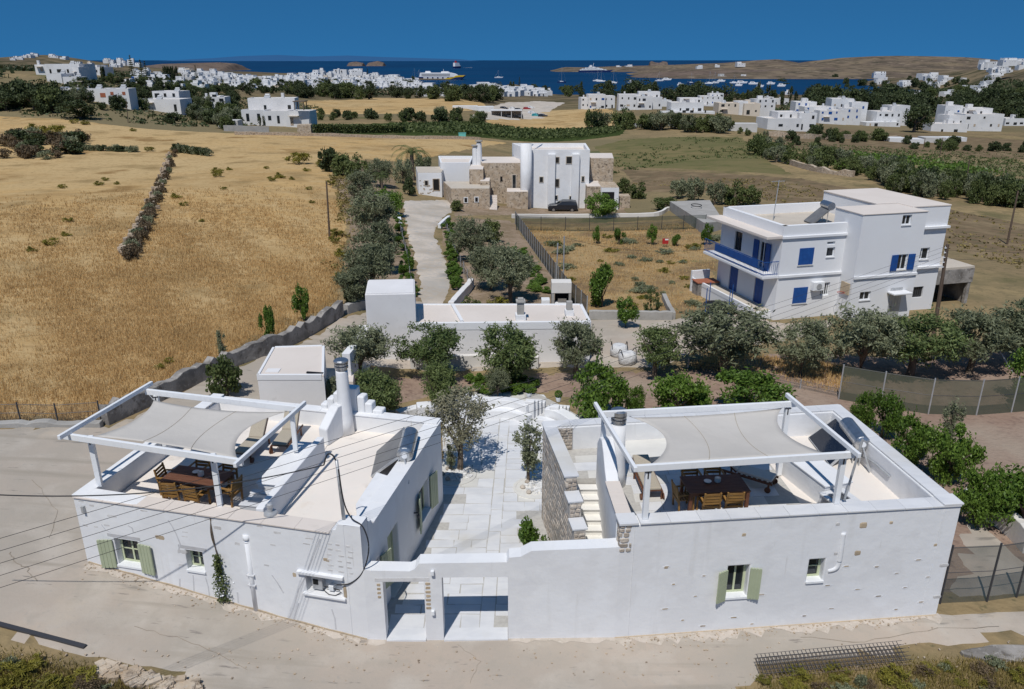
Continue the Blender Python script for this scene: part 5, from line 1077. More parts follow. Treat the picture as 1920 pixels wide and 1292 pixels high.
def proto(kind, n, l, w, m, rx, rz, zc, clumps, cr, h, r, nb, spread, variants=3, hollow=.45, droop=0.0, seed=1, twigs=0.0):
    """prototype trees: crown of leaf-sized faces and branching trunk, nominal total height = zc + rz"""
    for v in range(variants):
        R = np.random.RandomState(seed * 31 + v)
        P = crown_points(R, n, rx, rz, zc, clumps, cr, hollow, twigs); V, F = leaf_cloud(P, l, w, R, droop=droop)
        top = np.percentile(V[:, 2], 98.5); wid = np.percentile(np.hypot(V[:, 0], V[:, 1]), 97)
        PROTO.setdefault(kind, []).append((arr_mesh(kind + '_crown', V, F, m), trunk_mesh(kind + '_trunk', R, h, r, nb, spread), top, wid))
proto('olive', 8200, .17, .05, 'olive_leaf', 1.25, 1.05, 1.7, 44, .27, 2.2, .11, 6, .9, 4, .35, .2, 1, .45)
proto('olive_green', 8200, .17, .05, 'olive_green', 1.25, 1.05, 1.7, 40, .27, 2.2, .11, 6, .9, 3, .35, .2, 2, .45)
proto('olive_airy', 4600, .16, .05, 'olive_dry', 1.2, 1.1, 2.6, 22, .34, 2.9, .09, 6, .9, 1, .45, .2, 3, .4)
proto('young_olive', 2600, .14, .045, 'olive_leaf', .5, 1.2, 1.7, 16, .4, 2.4, .05, 5, .35, 2, .3, .0, 4, .5)
proto('citrus', 6200, .15, .085, 'citrus_leaf', 1.25, .95, 1.1, 24, .32, 1.5, .09, 6, .9, 3, .35, .0, 5, .35)
proto('shrub', 3500, .13, .07, 'citrus_leaf', .6, .75, .8, 16, .4, .9, .04, 6, .4, 2, .3, -.3, 6)
proto('topiary', 5000, .09, .06, 'mid_leaf', .9, .9, 1.0, 60, .2, .8, .07, 4, .3, 1, .85, .0, 7)
proto('broad', 2400, .5, .34, 'dark_leaf', 3.2, 2.6, 3.4, 26, .38, 4.5, .3, 6, 2.2, 3, .45, .0, 8)
proto('bushy', 2400, .42, .3, 'mid_leaf', 2.6, 1.7, 1.8, 26, .38, 2.4, .2, 6, 1.8, 3, .45, .0, 9)
proto('grey_bush', 2200, .36, .22, 'olive_leaf', 2.2, 1.6, 1.8, 24, .38, 2.2, .2, 6, 1.5, 2, .45, .0, 10)
proto('cypress', 1500, .5, .3, 'dark_leaf', .9, 4.2, 4.4, 26, .35, 6, .2, 4, .4, 2, .5, -.6, 11)
proto('dark_bush', 2000, .40, .28, 'dark_leaf', 2.0, 1.3, 1.25, 22, .4, 1.6, .12, 5, 1.2, 2, .4, .0, 12)
proto('scrub_yellow', 420, .3, .06, 'yellow_leaf', .7, .4, .4, 14, .4, .5, .03, 5, .4, 2, .3, -.7, 13)
proto('scrub_brown', 700, .35, .1, 'brown_leaf', 1.0, .6, .55, 16, .4, .6, .03, 5, .5, 2, .3, -.5, 14)
proto('scrub_green', 600, .3, .1, 'olive_leaf', .9, .5, .5, 14, .4, .6, .03, 5, .5, 2, .3, -.5, 15)
# norfolk pines: tiers of drooping branches
for v in range(2):
    R = np.random.RandomState(90 + v); P = []
    for k in range(11):
        z = 1.5 + k * .95; rr = 2.0 * (1 - k / 11.5)
        for j in range(8):
            a = 2 * math.pi * j / 8 + R.uniform(-.2, .2)
            for s in np.linspace(.15, 1, 12): P.append((rr * s * math.cos(a), rr * s * math.sin(a), z - .25 * s * rr + R.uniform(-.15, .15)))
    V, F = leaf_cloud(np.array(P), .55, .3, R); b = MB(); b.tube([(0, 0, -.2), (0, 0, 11.8)], [.22, .05], 6); me = bpy.data.meshes.new('pine_trunk'); me.from_pydata(b.v, [], b.f); me.materials.append(MT['bark'])
    PROTO.setdefault('pine', []).append((arr_mesh('pine_crown', V, F, 'dark_leaf'), me, V[:, 2].max(), 2.0))
# palms
R = np.random.RandomState(70); b = MB()
for k in range(16):
    a = 2 * math.pi * k / 16 + R.uniform(-.15, .15); el = R.uniform(.1, 1.1); p = Vector((0, 0, 3.0)); pts = [p.copy()]
    for s in range(6): p = p + Vector((math.cos(a) * math.cos(el), math.sin(a) * math.cos(el), math.sin(el))) * .42; el -= .38; pts.append(p.copy())
    side = Vector((-math.sin(a), math.cos(a), 0))
    for i in range(len(pts) - 1):
        for q in range(3):
            t = q / 3; c = pts[i].lerp(pts[i + 1], t); d = (pts[i + 1] - pts[i]).normalized()
            for sg in (-1, 1): e = c + side * sg * .42 * (1 - .1 * i) + d * .25 + Vector((0, 0, -.15)); b.add([c, c + d * .09, e], [(0, 1, 2)])
me = bpy.data.meshes.new('palm_crown'); me.from_pydata(b.v, [], b.f); me.materials.append(MT['mid_leaf'])
b = MB(); b.tube([(0, 0, -.2), (.05, 0, 1.5), (0, 0, 3.05)], [.24, .2, .17], 8); mt = bpy.data.meshes.new('palm_trunk'); mt.from_pydata(b.v, [], b.f); mt.materials.append(MT['bark'])
PROTO['palm'] = [(me, mt, 3.9, 1.7)]
NAMES = dict(olive='olive_tree', olive_green='olive_tree', olive_airy='olive_tree', young_olive='olive_tree', citrus='citrus_tree', shrub='shrub', topiary='clipped_shrub', broad='broadleaf_tree', bushy='bush', grey_bush='grey_shrub', cypress='cypress_tree', dark_bush='dark_shrub', scrub_yellow='fennel_tuft', scrub_brown='bramble', scrub_green='weed_clump', pine='pine_tree', palm='palm_tree')
CATS = dict(shrub='shrub', topiary='shrub', bushy='bush', grey_bush='grey shrub', dark_bush='dark shrub', scrub_yellow='fennel', scrub_brown='bramble', scrub_green='weed')
_cnt = {}
def plant(kind, p, h, wd, label, group=None, rz=None):
    ps = PROTO[kind]; _cnt[kind] = _cnt.get(kind, -1) + 1; cm, tm, top, wid = ps[_cnt[kind] % len(ps)]
    t = thing(NAMES[kind], label, CATS.get(kind, 'tree'), p, rng.uniform(0, 6.28) if rz is None else rz, group)
    sx = wd / (2 * wid); sz = h / top; t.scale = (sx, sx, sz)
    o = bpy.data.objects.new('crown', cm); COL.objects.link(o); o.parent = t
    if not kind.startswith('scrub'): o = bpy.data.objects.new('trunk', tm); COL.objects.link(o); o.parent = t
    return t
def plant_px(kind, x0, y0, x1, y1, label, group=None, far=None):
    """crown box in the photograph; y1 is where the trunk meets the ground"""
    xm = (x0 + x1) / 2; p = GT(xm, y1, far); h = max(.3, AY(xm, y0, p.y).z - p.z)
    dist = math.sqrt(p.x ** 2 + p.y ** 2 + (CAMH - p.z) ** 2); wd = (x1 - x0) / FPX * (p.y * _c - (p.z - CAMH) * _s)
    return plant(kind, p, h, wd, label, group)
ORD = ['first', 'second', 'third', 'fourth', 'fifth', 'sixth', 'seventh', 'eighth', 'ninth', 'tenth', 'eleventh', 'twelfth', 'thirteenth', 'fourteenth']
def row(kind, boxes, text, group, kinds=None):
    for k, bx in enumerate(boxes): plant_px(kinds[k] if kinds else kind, *bx, text.format(ORD[k]), group)
# ------------------------------------------------------------------ near planting
row('olive', [(618, 618, 735, 712), (748, 612, 868, 714), (894, 612, 1010, 722), (1032, 606, 1124, 710), (1178, 618, 1275, 706), (1268, 580, 1446, 700), (1448, 602, 1552, 705), (1540, 588, 1680, 706), (1632, 594, 1778, 708), (1752, 588, 1880, 700), (1845, 574, 1990, 690)],
    '{} olive from the left in the long row between lane and orchard', 'olives along the lane', ['olive', 'olive_green', 'olive_green', 'olive', 'olive_green', 'olive', 'olive', 'olive', 'olive_green', 'olive', 'olive'])
row('olive', [(660, 698, 760, 792), (604, 712, 650, 775), (784, 684, 862, 785), (910, 695, 956, 748)], '{} olive from the left in the orchard corner behind the stepped chimney', 'olives behind the chimney', ['olive_green', 'olive', 'olive_green', 'olive', 'olive'])
plant_px('olive_airy', 796, 742, 930, 884, 'olive tree casting a shadow in the paved courtyard')
plant_px('young_olive', 962, 798, 1018, 908, 'slim young olive in the round bed against the stone stair wall')
plant_px('young_olive', 832, 836, 860, 884, 'small sapling beside the courtyard olive at the house corner')
plant_px('shrub', 964, 985, 1026, 1062, 'green shrub rising behind the gate wall beside the stair')
row('citrus', [(1072, 690, 1172, 800), (1168, 728, 1208, 782), (1212, 712, 1332, 790), (1334, 704, 1475, 782)], '{} citrus tree from the left behind the back parapet of the terrace house', 'citrus trees behind the terrace house')
row('citrus', [(1588, 738, 1632, 806), (1622, 742, 1682, 822), (1668, 786, 1738, 868), (1728, 806, 1822, 908), (1786, 884, 1868, 985), (1852, 888, 1975, 1000)], '{} citrus tree, counting forward, in the row beside the right house wall', 'citrus trees beside the right house')
plant_px('young_olive', 1752, 758, 1790, 850, 'thin grey sapling between the citrus row and the net fence')
plant_px('citrus', 1888, 660, 1990, 760, 'citrus tree at the picture edge above the net fence')
plant_px('citrus', 1895, 585, 1990, 680, 'dense green tree at the picture edge beyond the olives')
plant_px('bushy', 392, 678, 462, 742, 'yellow-green bush in the lane behind the left terrace')
row('olive', [(553, 540, 584, 606), (488, 578, 518, 642), (408, 622, 432, 682)], '{} sapling from the drive along the grey field wall', 'saplings along the field wall', ['shrub', 'shrub', 'young_olive'])
row('olive', [(652, 322, 706, 388), (660, 362, 745, 450), (664, 420, 752, 512), (650, 462, 745, 560), (632, 502, 705, 578), (690, 300, 740, 352)], '{} olive, counting from the far end, in the grove left of the drive', 'olives left of the drive')
row('bushy', [(702, 356, 756, 404), (598, 280, 640, 322), (622, 290, 668, 332), (650, 296, 700, 340), (640, 520, 690, 570)], '{} dark leafy bush, left of the drive', 'bushes left of the drive', ['citrus', 'dark_bush', 'bushy', 'bushy', 'bushy'])
row('olive', [(845, 412, 925, 492), (880, 462, 962, 545), (912, 470, 1002, 568), (900, 415, 945, 455)], '{} olive, counting from the far end, right of the drive', 'olives right of the drive', ['olive', 'olive', 'olive', 'bushy'])
for k in range(26):                       # creepers and low hedge along both drive fences
    t = k / 25; x, y = (745 + 24 * t + rng.uniform(-4, 4), 405 + 150 * t) if k % 2 else (838 + 18 * t + rng.uniform(-5, 4), 420 + 130 * t)
    p = GT(x, y); plant('shrub', p, rng.uniform(.5, 1.0), rng.uniform(.8, 1.5), 'green creeper clump along the drive fence', 'creepers along the drive')
row('topiary', [(1204, 545, 1236, 588), (1154, 562, 1192, 612), (1104, 500, 1152, 572), (1240, 550, 1262, 600)], '{} shrub from the left end of the list in the dry yard by the blue house', None, ['topiary', 'shrub', 'shrub', 'shrub']) if False else None
plant_px('topiary', 1204, 545, 1236, 590, 'round clipped bush at the end of the low wall by the yard')
plant_px('shrub', 1152, 562, 1194, 614, 'leafy bush leaning over the low wall by the lane')
plant_px('shrub', 1102, 498, 1154, 576, 'spindly fig tree in the dry yard')
row('shrub', [(1110, 426, 1128, 458), (1150, 430, 1172, 460), (1212, 424, 1232, 460), (1258, 440, 1278, 462), (1312, 422, 1336, 460)], '{} sapling from the left in the row before the green net fence', 'saplings in the dry yard')
row('grey_bush', [(1250, 338, 1290, 372), (1282, 336, 1322, 378), (1318, 344, 1360, 384), (1352, 345, 1400, 384), (1388, 352, 1430, 384)], '{} grey olive from the left beyond the concrete ramp', 'olives beyond the ramp', ['grey_bush', 'grey_bush', 'grey_bush', 'bushy', 'bushy'])
row('citrus', [(1092, 366, 1160, 408), (1155, 336, 1185, 362), (1178, 345, 1215, 372), (1222, 372, 1270, 394)], '{} green bush from the left in front of the stone house', 'bushes by the stone house', ['citrus', 'bushy', 'bushy', 'bushy'])
plant_px('palm', 740, 270, 808, 338, 'feathery palm beside the old white chapel-like wing')
plant_px('palm', 700, 320, 735, 362, 'short palm at the far end of the olive grove')
row('grey_bush', [(738, 300, 775, 345), (775, 292, 815, 332), (755, 335, 780, 366), (992, 344, 1018, 376), (850, 308, 878, 340), (985, 362, 1000, 384), (845, 376, 870, 396), (865, 560, 905, 590)], '{} bush counted through the garden of the stone house', 'garden bushes of the stone house', ['grey_bush', 'grey_bush', 'dark_bush', 'bushy', 'bushy', 'bushy', 'bushy', 'bushy'])
plant_px('scrub_yellow', 905, 560, 960, 582, 'yellow flowering bush behind the outbuilding roof')
# crop rows: low plants in the orchard
for k in range(14):
    x = 878 + (k % 7) * 20 + rng.uniform(-6, 6); y = 722 + (k // 7) * 16 + rng.uniform(-4, 4)
    if 1000 < x: continue
    plant('shrub', GT(x, y), rng.uniform(.35, .6), rng.uniform(.7, 1.1), 'low leafy vegetable plant in the bed behind the courtyard wall', 'vegetable bed behind the courtyard')
for k in range(22):
    t = k / 21; x = 960 + 55 * t + rng.uniform(-12, 12) + (1 - t) * 10; y = 470 + 80 * t
    plant('shrub', GT(x, y), .45, rng.uniform(.8, 1.3), 'low creeping crop plant beside the grey net fence', 'crop beside the net fence')
# scrub in the straw field
for (x, y, w) in [(118, 352, 18), (186, 346, 20), (198, 338, 16), (220, 345, 14), (128, 415, 20), (124, 441, 20), (96, 458, 30), (330, 370, 22), (345, 385, 18), (408, 322, 24), (408, 330, 24), (430, 318, 14), (500, 316, 12), (525, 332, 24), (510, 338, 20), (548, 336, 14), (420, 355, 14), (378, 415, 14), (560, 303, 50), (605, 310, 30), (632, 440, 30), (640, 478, 32), (628, 452, 26), (70, 246, 40), (100, 252, 50), (160, 232, 20), (140, 230, 18), (250, 245, 14), (280, 282, 20), (60, 470, 22), (580, 355, 14), (575, 320, 16), (620, 345, 20), (585, 380, 14), (640, 520, 26), (300, 690, 22), (318, 680, 20)]:
    plant_px('scrub_yellow', x - w / 2, y - w * .35, x + w / 2, y + w * .1, 'yellow-green fennel tuft in the straw field', 'fennel tufts in the straw field')
for k in range(30):
    x = rng.uniform(-10, 150); y = 275 + rng.uniform(-18, 22) + (x - 70) * .05; w = rng.uniform(26, 46)
    plant_px(rng.choice(['scrub_brown', 'dark_bush', 'scrub_green', 'scrub_brown']), x - w / 2, y - w * .45, x + w / 2, y + 3, 'bramble clump in the thicket on the straw slope', 'thicket on the straw slope')
for k in range(12):
    x = 150 + k * 9 + rng.uniform(-4, 4); w = rng.uniform(16, 26); plant_px(rng.choice(['scrub_green', 'dark_bush']), x - w / 2, 278 - w * .4 + k * .5, x + w / 2, 282 + k * .3, 'bramble clump trailing off the thicket', 'thicket on the straw slope')
for k in range(34):
    t = k / 33; x = 322 - 80 * t ** 1.3 + rng.uniform(-7, 7); y = 285 + 200 * t; w = 11 + 25 * t
    plant_px(['scrub_brown', 'scrub_brown', 'scrub_green', 'scrub_brown'][k % 4], x - w / 2, y - w * .5, x + w / 2, y + 4, 'dry bramble along the broken field wall', 'brambles along the field wall')
for k in range(10):
    x = 330 + k * 7; w = 18; plant_px(['dark_bush', 'scrub_green'][k % 2], x - w / 2, 270 + k, x + w / 2, 286 + k * .8, 'bramble on the cross wall of the straw field', 'brambles on the cross wall')
for k in range(44):                       # green tufts in the dry yard and rough ground
    x = rng.uniform(1010, 1340); y = rng.uniform(440, 580)
    if x < 965 + (y - 412) * .75: continue
    w = rng.uniform(14, 40); plant_px(rng.choice(['scrub_green', 'scrub_green', 'scrub_yellow']), x - w / 2, y - w * .2, x + w / 2, y + 2, 'pale green weed clump in the yard beside the blue house', 'weeds in the dry yard')
for k in range(40):                       # verge in the foreground
    if k < 14: p = GT(rng.uniform(-20, 190), rng.uniform(1225, 1300)); p = GT(rng.uniform(-20, 200), 1255 + rng.uniform(-5, 45))
    else: x = rng.uniform(1430, 1930); p = GT(x, 1262 + (1920 - x) * .035 + rng.uniform(-12, 40))
    plant(rng.choice(['scrub_yellow', 'scrub_brown', 'scrub_green', 'scrub_yellow']), p, rng.uniform(.15, .35), rng.uniform(.4, .9), 'dry weed clump on the foreground verge', 'weeds on the foreground verge')

# ------------------------------------------------------------------ walls and fences
def tz_line(pts, a, step=1.0):
    P = smooth_line([Vector((p[0], p[1], 0)) for p in pts], 6); return P, [T(p.x, p.y) + a for p in P]
def ground_wall(name, label, pxs, th, h, m, jit=.04, bevel=.03):
    P, z0 = tz_line(pxpoly(pxs), -.3); z1 = [z + .3 + h + rng.uniform(-jit, jit) for z in z0]
    return tag(strip_wall(name, None, P, th, z0, z1, m, bevel), label, 'wall')
ground_wall('field_wall', 'grey rendered wall between the straw field and the lane', [(198, 796), (260, 768), (330, 736), (400, 703), (450, 681), (510, 660), (560, 638), (605, 612), (640, 591)], .4, .85, 'wall_grey', .16)
ground_wall('field_kerb', 'low pale kerb between the straw field and the wide road', [(-60, 800), (40, 799), (120, 799), (192, 800)], .35, .22, 'concrete', .06)
ground_wall('garden_wall', 'short stone wall stub beside the tall blank box', [(648, 588), (668, 582), (686, 578)], .4, .6, 'concrete', .05)
ground_wall('garden_wall', 'pale curved wall where the drive leaves the lane', [(846, 585), (862, 566), (878, 548), (884, 538)], .4, .7, 'plaster_grey', .02)
ground_wall('garden_wall', 'white low wall at the top of the drive under the olives', [(824, 428), (832, 420), (842, 412)], .35, .5, 'plaster_clean', .02)
ground_wall('garden_wall', 'white low wall on the far left of the drive', [(746, 404), (750, 418), (752, 432)], .35, .4, 'plaster_clean', .02)
ground_wall('yard_wall', 'weathered low wall between the lane and the dry yard', [(1104, 598), (1160, 599), (1220, 600), (1260, 600)], .3, .6, 'concrete', .03)
ground_wall('yard_wall', 'low return wall beside the clipped bush', [(1262, 599), (1252, 580), (1244, 562)], .3, .5, 'concrete', .03)
ground_wall('forecourt_wall', 'long white wall below the forecourt of the stone house', [(960, 409), (1040, 409), (1130, 408), (1225, 406), (1250, 396), (1262, 392)], .35, .5, 'plaster_warm', .02)
ground_wall('orchard_wall', 'low white wall hidden under the olives before the long outbuilding', [(770, 690), (860, 688), (940, 686), (1010, 690)], .3, .7, 'plaster_warm', .03)
ground_wall('road_wall', 'pale curved wall beside the citrus row at the road corner', [(1800, 955), (1850, 975), (1890, 1003), (1925, 1040)], .3, .9, 'plaster_warm', .02)
ground_wall('field_boundary', 'long stone wall along the far edge of the straw field', [(440, 253), (560, 255), (680, 258), (800, 261), (900, 263)], .5, .7, 'stone_far', .15, 0)
ground_wall('field_boundary', 'grey block wall in front of the arched villa', [(420, 246), (470, 247), (505, 248)], .4, 1.3, 'concrete', .05, 0)
ground_wall('field_boundary', 'tumbled stone wall crossing the right hand fields', [(1415, 283), (1470, 305), (1530, 322), (1600, 332)], .6, .8, 'stone_far', .3, 0)
ground_wall('field_boundary', 'long dry stone wall before the far white villas', [(1440, 256), (1520, 262), (1600, 262), (1680, 264)], .6, 1.6, 'stone_far', .25, 0)
# broken dry stone wall in the straw field, each stone a small block
R = np.random.RandomState(5); b = MB()
for k in range(420):
    t = R.uniform(0, 1); x = 318 - 84 * t ** 1.3; y = 290 + 195 * t; p = GT(x, y); o = R.normal(size=2) * .25; s = R.uniform(.08, .2)
    b.obox((p.x + o[0], p.y + o[1]), s, s * R.uniform(.6, 1), p.z + R.uniform(-.1, .3), p.z + R.uniform(.3, .65), R.uniform(0, 3))
o = b.build('field_wall', 'stone_far', org=GT(280, 390), kind='stuff'); tag(o, 'tumbled dry stone wall running up the straw field', 'wall')
b = MB()
for k in range(130):
    t = R.uniform(0, 1); p = GT(190 + 190 * t + R.normal() * 6, 1250 + 38 * t + R.uniform(0, 26)); s = R.uniform(.05, .2); b.obox((p.x, p.y), s, s * R.uniform(.6, 1), p.z - .05, p.z + R.uniform(.04, .2), R.uniform(0, 3))
tag(b.build('rubble', 'stone_far', org=GT(250, 1270), kind='stuff'), 'loose rubble along the edge of the near road', 'rubble')

def net_mat(name, c, cover):
    m, nt, bs = new_mat(name); bs.inputs['Base Color'].default_value = rgb(c); bs.inputs['Roughness'].default_value = .9; bs.inputs['Specular IOR Level'].default_value = .05
    tr = nt.nodes.new('ShaderNodeBsdfTransparent'); mx = nt.nodes.new('ShaderNodeMixShader')
    P = nt.nodes.new('ShaderNodeNewGeometry').outputs['Position']
    f = noise(nt, P, 1.2, lo=.2, hi=.8); r = nt.nodes.new('ShaderNodeMapRange'); r.inputs['To Min'].default_value = cover - .12; r.inputs['To Max'].default_value = cover + .12; nt.links.new(f, r.inputs['Value']); nt.links.new(r.outputs[0], mx.inputs[0])
    nt.links.new(tr.outputs[0], mx.inputs[1]); nt.links.new(bs.outputs[0], mx.inputs[2]); nt.links.new(mx.outputs[0], nt.nodes['Material Output'].inputs[0]); return m
MT['net_green'] = net_mat('net_green', (.05, .07, .05), .5)
MT['net_olive'] = net_mat('net_olive', (.115, .12, .085), .78)
MT['net_grey'] = net_mat('net_grey', (.11, .115, .115), .8)
MT['net_pale'] = net_mat('net_pale', (.12, .13, .13), .16); MT['net_mesh'] = net_mat('net_mesh', (.09, .11, .10), .5)
def fence(label, pxs, h, m, gap=2.2, post='steel_grey', name='mesh_fence', rails=True):
    P = [Vector((p[0], p[1], 0)) for p in pxpoly(pxs)]; P = dense([(p.x, p.y) for p in P] , gap)[: None]
    # open line: drop the closing edge
    L = []; raw = pxpoly(pxs)
    for a, c in zip(raw, raw[1:]):
        n = max(1, round(math.hypot(c[0] - a[0], c[1] - a[1]) / gap)); L += [(a[0] + (c[0] - a[0]) * k / n, a[1] + (c[1] - a[1]) * k / n) for k in range(n)]
    L.append(raw[-1]); t = thing(name, label, 'fence', (L[0][0], L[0][1], T(*L[0])))
    for p in L:
        z = T(*p); b = MB(); b.tube([(p[0], p[1], z - .2), (p[0], p[1], z + h + .06)], .035, 6); b.build('post', post, t)
    for a, c in zip(L, L[1:]):
        za, zc = T(*a), T(*c); b = MB(); b.add([(a[0], a[1], za + .03), (c[0], c[1], zc + .03), (c[0], c[1], zc + h), (a[0], a[1], za + h)], [(0, 1, 2, 3)]); pn = b.build('net_panel', m, t)
        if rails:
            b = MB()
            for q in (.55, .98): b.tube([(a[0], a[1], za + h * q), (c[0], c[1], zc + h * q)], .012, 4, False)
            b.build('tension_wire', 'dark_metal', pn)
    return t
fence('tall olive-green net fence across the orchard at the right', [(1572, 750), (1650, 764), (1740, 778), (1830, 780), (1960, 770)], 1.85, 'net_olive')
fence('grey net fence running from the forecourt down to the outbuilding', [(966, 420), (1000, 470), (1035, 520), (1060, 556), (1100, 597)], 1.5, 'net_grey', 1.6)
fence('long green net fence in front of the forecourt wall', [(968, 432), (1060, 434), (1150, 434), (1240, 432), (1322, 430)], 1.6, 'net_green', 2.6, 'dark_metal')
fence('wire fence at the road corner right of the terrace house', [(1762, 1132), (1850, 1128), (1960, 1112)], 2.1, 'net_mesh', 1.3, 'dark_metal')
fence('see-through wire fence on the left edge of the drive', [(750, 432), (764, 490), (772, 545)], 1.0, 'net_pale', 3)
fence('see-through wire fence on the right edge of the drive', [(836, 430), (858, 490), (884, 545)], 1.0, 'net_pale', 3)
fence('low black-topped wire fence under the olives by the lane', [(1290, 690), (1400, 708), (1500, 730), (1572, 746)], .5, 'net_pale', 3)
fence('short post and wire fence at the foot of the straw field', [(-40, 797), (40, 794), (110, 796), (190, 790)], .9, 'net_pale', 2.0, 'dark_metal')

# ------------------------------------------------------------------ poles and wires
def pole(label, base, h, lean=0.0, r=.11, m='pole_wood', arms=0):
    t = thing('utility_pole', label, 'pole', base); b = MB(); b.tube([(0, 0, -.3), (lean, 0, h)], [r, r * .7], 8); b.build('shaft', m, t, org=(0, 0, 0))
    for k in range(arms): b = MB(); z = h - .2 - k * .28; b.tube([(lean * z / h - .08, -.08, z), (lean * z / h - .2, -.14, z), (lean * z / h - .2, -.14, z + .12)], .025, 6); b.build('insulator', 'plaster_clean', t, org=(0, 0, 0))
    return t
pb = G(1748, 645, 0.0); ptop = AY(1777, 458, pb.y)
pole('wooden pole with white insulators before the blue-shuttered house', pb, ptop.z, ptop.x - pb.x, .13, arms=5)
def pole_px(label, x0, y0, x1, y1, r=.1, far=None):
    p = GT(x1, y1, far); t = AY(x0, y0, p.y); return pole(label, p, t.z - p.z, t.x - p.x, r)
pole_px('bare wooden pole at the edge of the straw field', 612, 340, 618, 448)
pole_px('tall bare pole in the field right of the blue-shuttered house', 1909, 358, 1888, 460)
pole_px('wooden pole before the dark reed bank', 1818, 300, 1808, 366); pole_px('wooden pole left of the reed bank among the vines', 1768, 258, 1760, 305); pole_px('thin pole beside the far white sheds', 1735, 258, 1731, 280)
pole_px('wooden pole on the straw slope below the long white terrace', 237, 190, 240, 230)
for lab, x0, y0, x1, y1 in (('thinner of two steel masts behind the barbecue', 1046, 456, 1042, 545), ('thicker of two steel masts behind the barbecue', 1058, 443, 1056, 545)):
    p = GT(x1, y1); t = AY(x0, y0, p.y); o = MB().tube([p - Vector((0, 0, .3)), t], .05, 8).build('mast', 'steel_grey', org=p); tag(o, lab, 'mast')
q = GT(1900, 700); b = MB(); b.tube([q, q + Vector((-1.2, 1.0, 2.0))], .04, 6); tag(b.build('leaning_pole', 'steel_grey', org=q), 'thin pale pole leaning in the orchard at the right edge', 'pole')
PL = Vector((-28.8, -2.8, 8.3)); PR = Vector((ptop.x - .2, ptop.y - .14, 0))
for k in range(5):
    a = PL + Vector((0, 0, -.27 * k)); c = Vector((PR.x, PR.y, ptop.z - .1 - .28 * k)); pts = [a.lerp(c, t) - Vector((0, 0, .55 * 4 * t * (1 - t))) for t in np.linspace(0, 1, 60)]
    tag(MB().tube(pts, .0065, 4, False).build('overhead_wire', 'wire', org=c), ORD[k] + ' of five thin power wires, counted from the top, crossing over the houses', 'wire', 'power wires over the houses')
for k, (x, y, z) in enumerate(((60, 40, 7), (60, 42, 6))):
    c = Vector((PR.x, PR.y, ptop.z - .3 - .5 * k)); a = Vector((x, y, z)); tag(MB().tube([c.lerp(a, t) - Vector((0, 0, .5 * 4 * t * (1 - t))) for t in np.linspace(0, 1, 30)], .008, 4, False).build('overhead_wire', 'wire', org=c), ['upper', 'lower'][k] + ' wire leaving the insulator pole towards the right edge', 'wire', 'wires leaving the pole')
a = AY(1058, 445, GT(1056, 545).y); c = Vector((PR.x, PR.y, ptop.z - .6)); c = Lf.at(0, -.3, 3.3); tag(MB().tube([a.lerp(c, t) - Vector((0, 0, .6 * 4 * t * (1 - t))) for t in np.linspace(0, 1, 40)], .012, 4, False).build('overhead_wire', 'wire', org=a), 'single wire from the steel mast across the dry yard to the balcony', 'wire')

# ------------------------------------------------------------------ yard things
bq = thing('barbecue', 'rendered outdoor barbecue with open hearth behind the long outbuilding', 'barbecue', GT(1054, 578)); p = wloc(bq); yb = p.y
def pbx(b, x0, x1, yt, yb_, y, d): a = AY(x0, yb_, y); c = AY(x1, yt, y); b.box(a.x, c.x, y, y + d, a.z, c.z); return b
pbx(MB(), 1034, 1040, 530, 580, yb, .9).build('side', 'concrete', bq); pbx(MB(), 1066, 1072, 530, 580, yb, .9).build('side', 'concrete', bq)
pbx(MB(), 1034, 1072, 530, 550, yb - .02, .95).build('hood', 'plaster_warm', bq, bevel=.02); pbx(MB(), 1040, 1066, 550, 580, yb + .7, .1).build('hearth_back', 'dark', bq); pbx(MB(), 1040, 1066, 569, 580, yb + .02, .7).build('hearth', 'plaster_clean', bq); pbx(MB(), 1046, 1062, 560, 566, yb + .2, .05).build('grill', 'steel', bq)
fr = thing('white_cabinet', 'small white cabinet standing left of the barbecue', 'cabinet', GT(1023, 582)); p = wloc(fr)
pbx(MB(), 1015, 1031, 562, 582, p.y, .6).build('body', 'white_paint', fr, bevel=.02); pbx(MB(), 1016, 1030, 564, 580, p.y - .02, .02).build('door', 'white_paint', fr)
br = thing('clay_pipe', 'short red clay pipe lying beside the grey net fence', 'pipe', GT(1090, 592)); p = wloc(br); b = MB(); b.tube([p + Vector((-.3, 0, .22)), p + Vector((.3, -.1, .22))], .22, 14); b.build('barrel', 'terracotta', br); b = MB(); b.tube([p + Vector((.3, -.1, .22)), p + Vector((.34, -.107, .22))], [.18, .18], 14); b.build('bore', 'dark', br)
for k, (x, y, lab) in enumerate(((1160, 668, 'white bulk bag at the back by the lane under the olives'), (1176, 682, 'white bulk bag in front by the lane under the olives'))):
    p = GT(x, y); t = thing('bulk_bag', lab, 'bag', p, .3 * k, 'white bulk bags'); b = MB(); R2 = random.Random(k); n = 12
    b.lathe((0, 0, 0), [(.36, 0), (.46, .12), (.48, .4), (.44, .62), (.3, .72), (.22, .7)], 12); b.v = [(v[0] * 1.1 + R2.uniform(-.03, .03), v[1] + R2.uniform(-.03, .03), v[2] + R2.uniform(-.02, .02)) for v in b.v]; b.build('sack', 'sack', t, org=(0, 0, 0), smooth=True)
    for sx in (-1, 1): b = MB(); b.tube([(sx * .42, -.3, .6), (sx * .44, -.1, .86), (sx * .44, .1, .86), (sx * .42, .3, .6)], .025, 5); b.build('strap', 'black_plastic', t, org=(0, 0, 0))
tp = thing('trampoline', 'round black trampoline with blue poles beside the terrace', 'trampoline', G(1346, 588, 0)); b = MB(); c = (0, 0, 0)
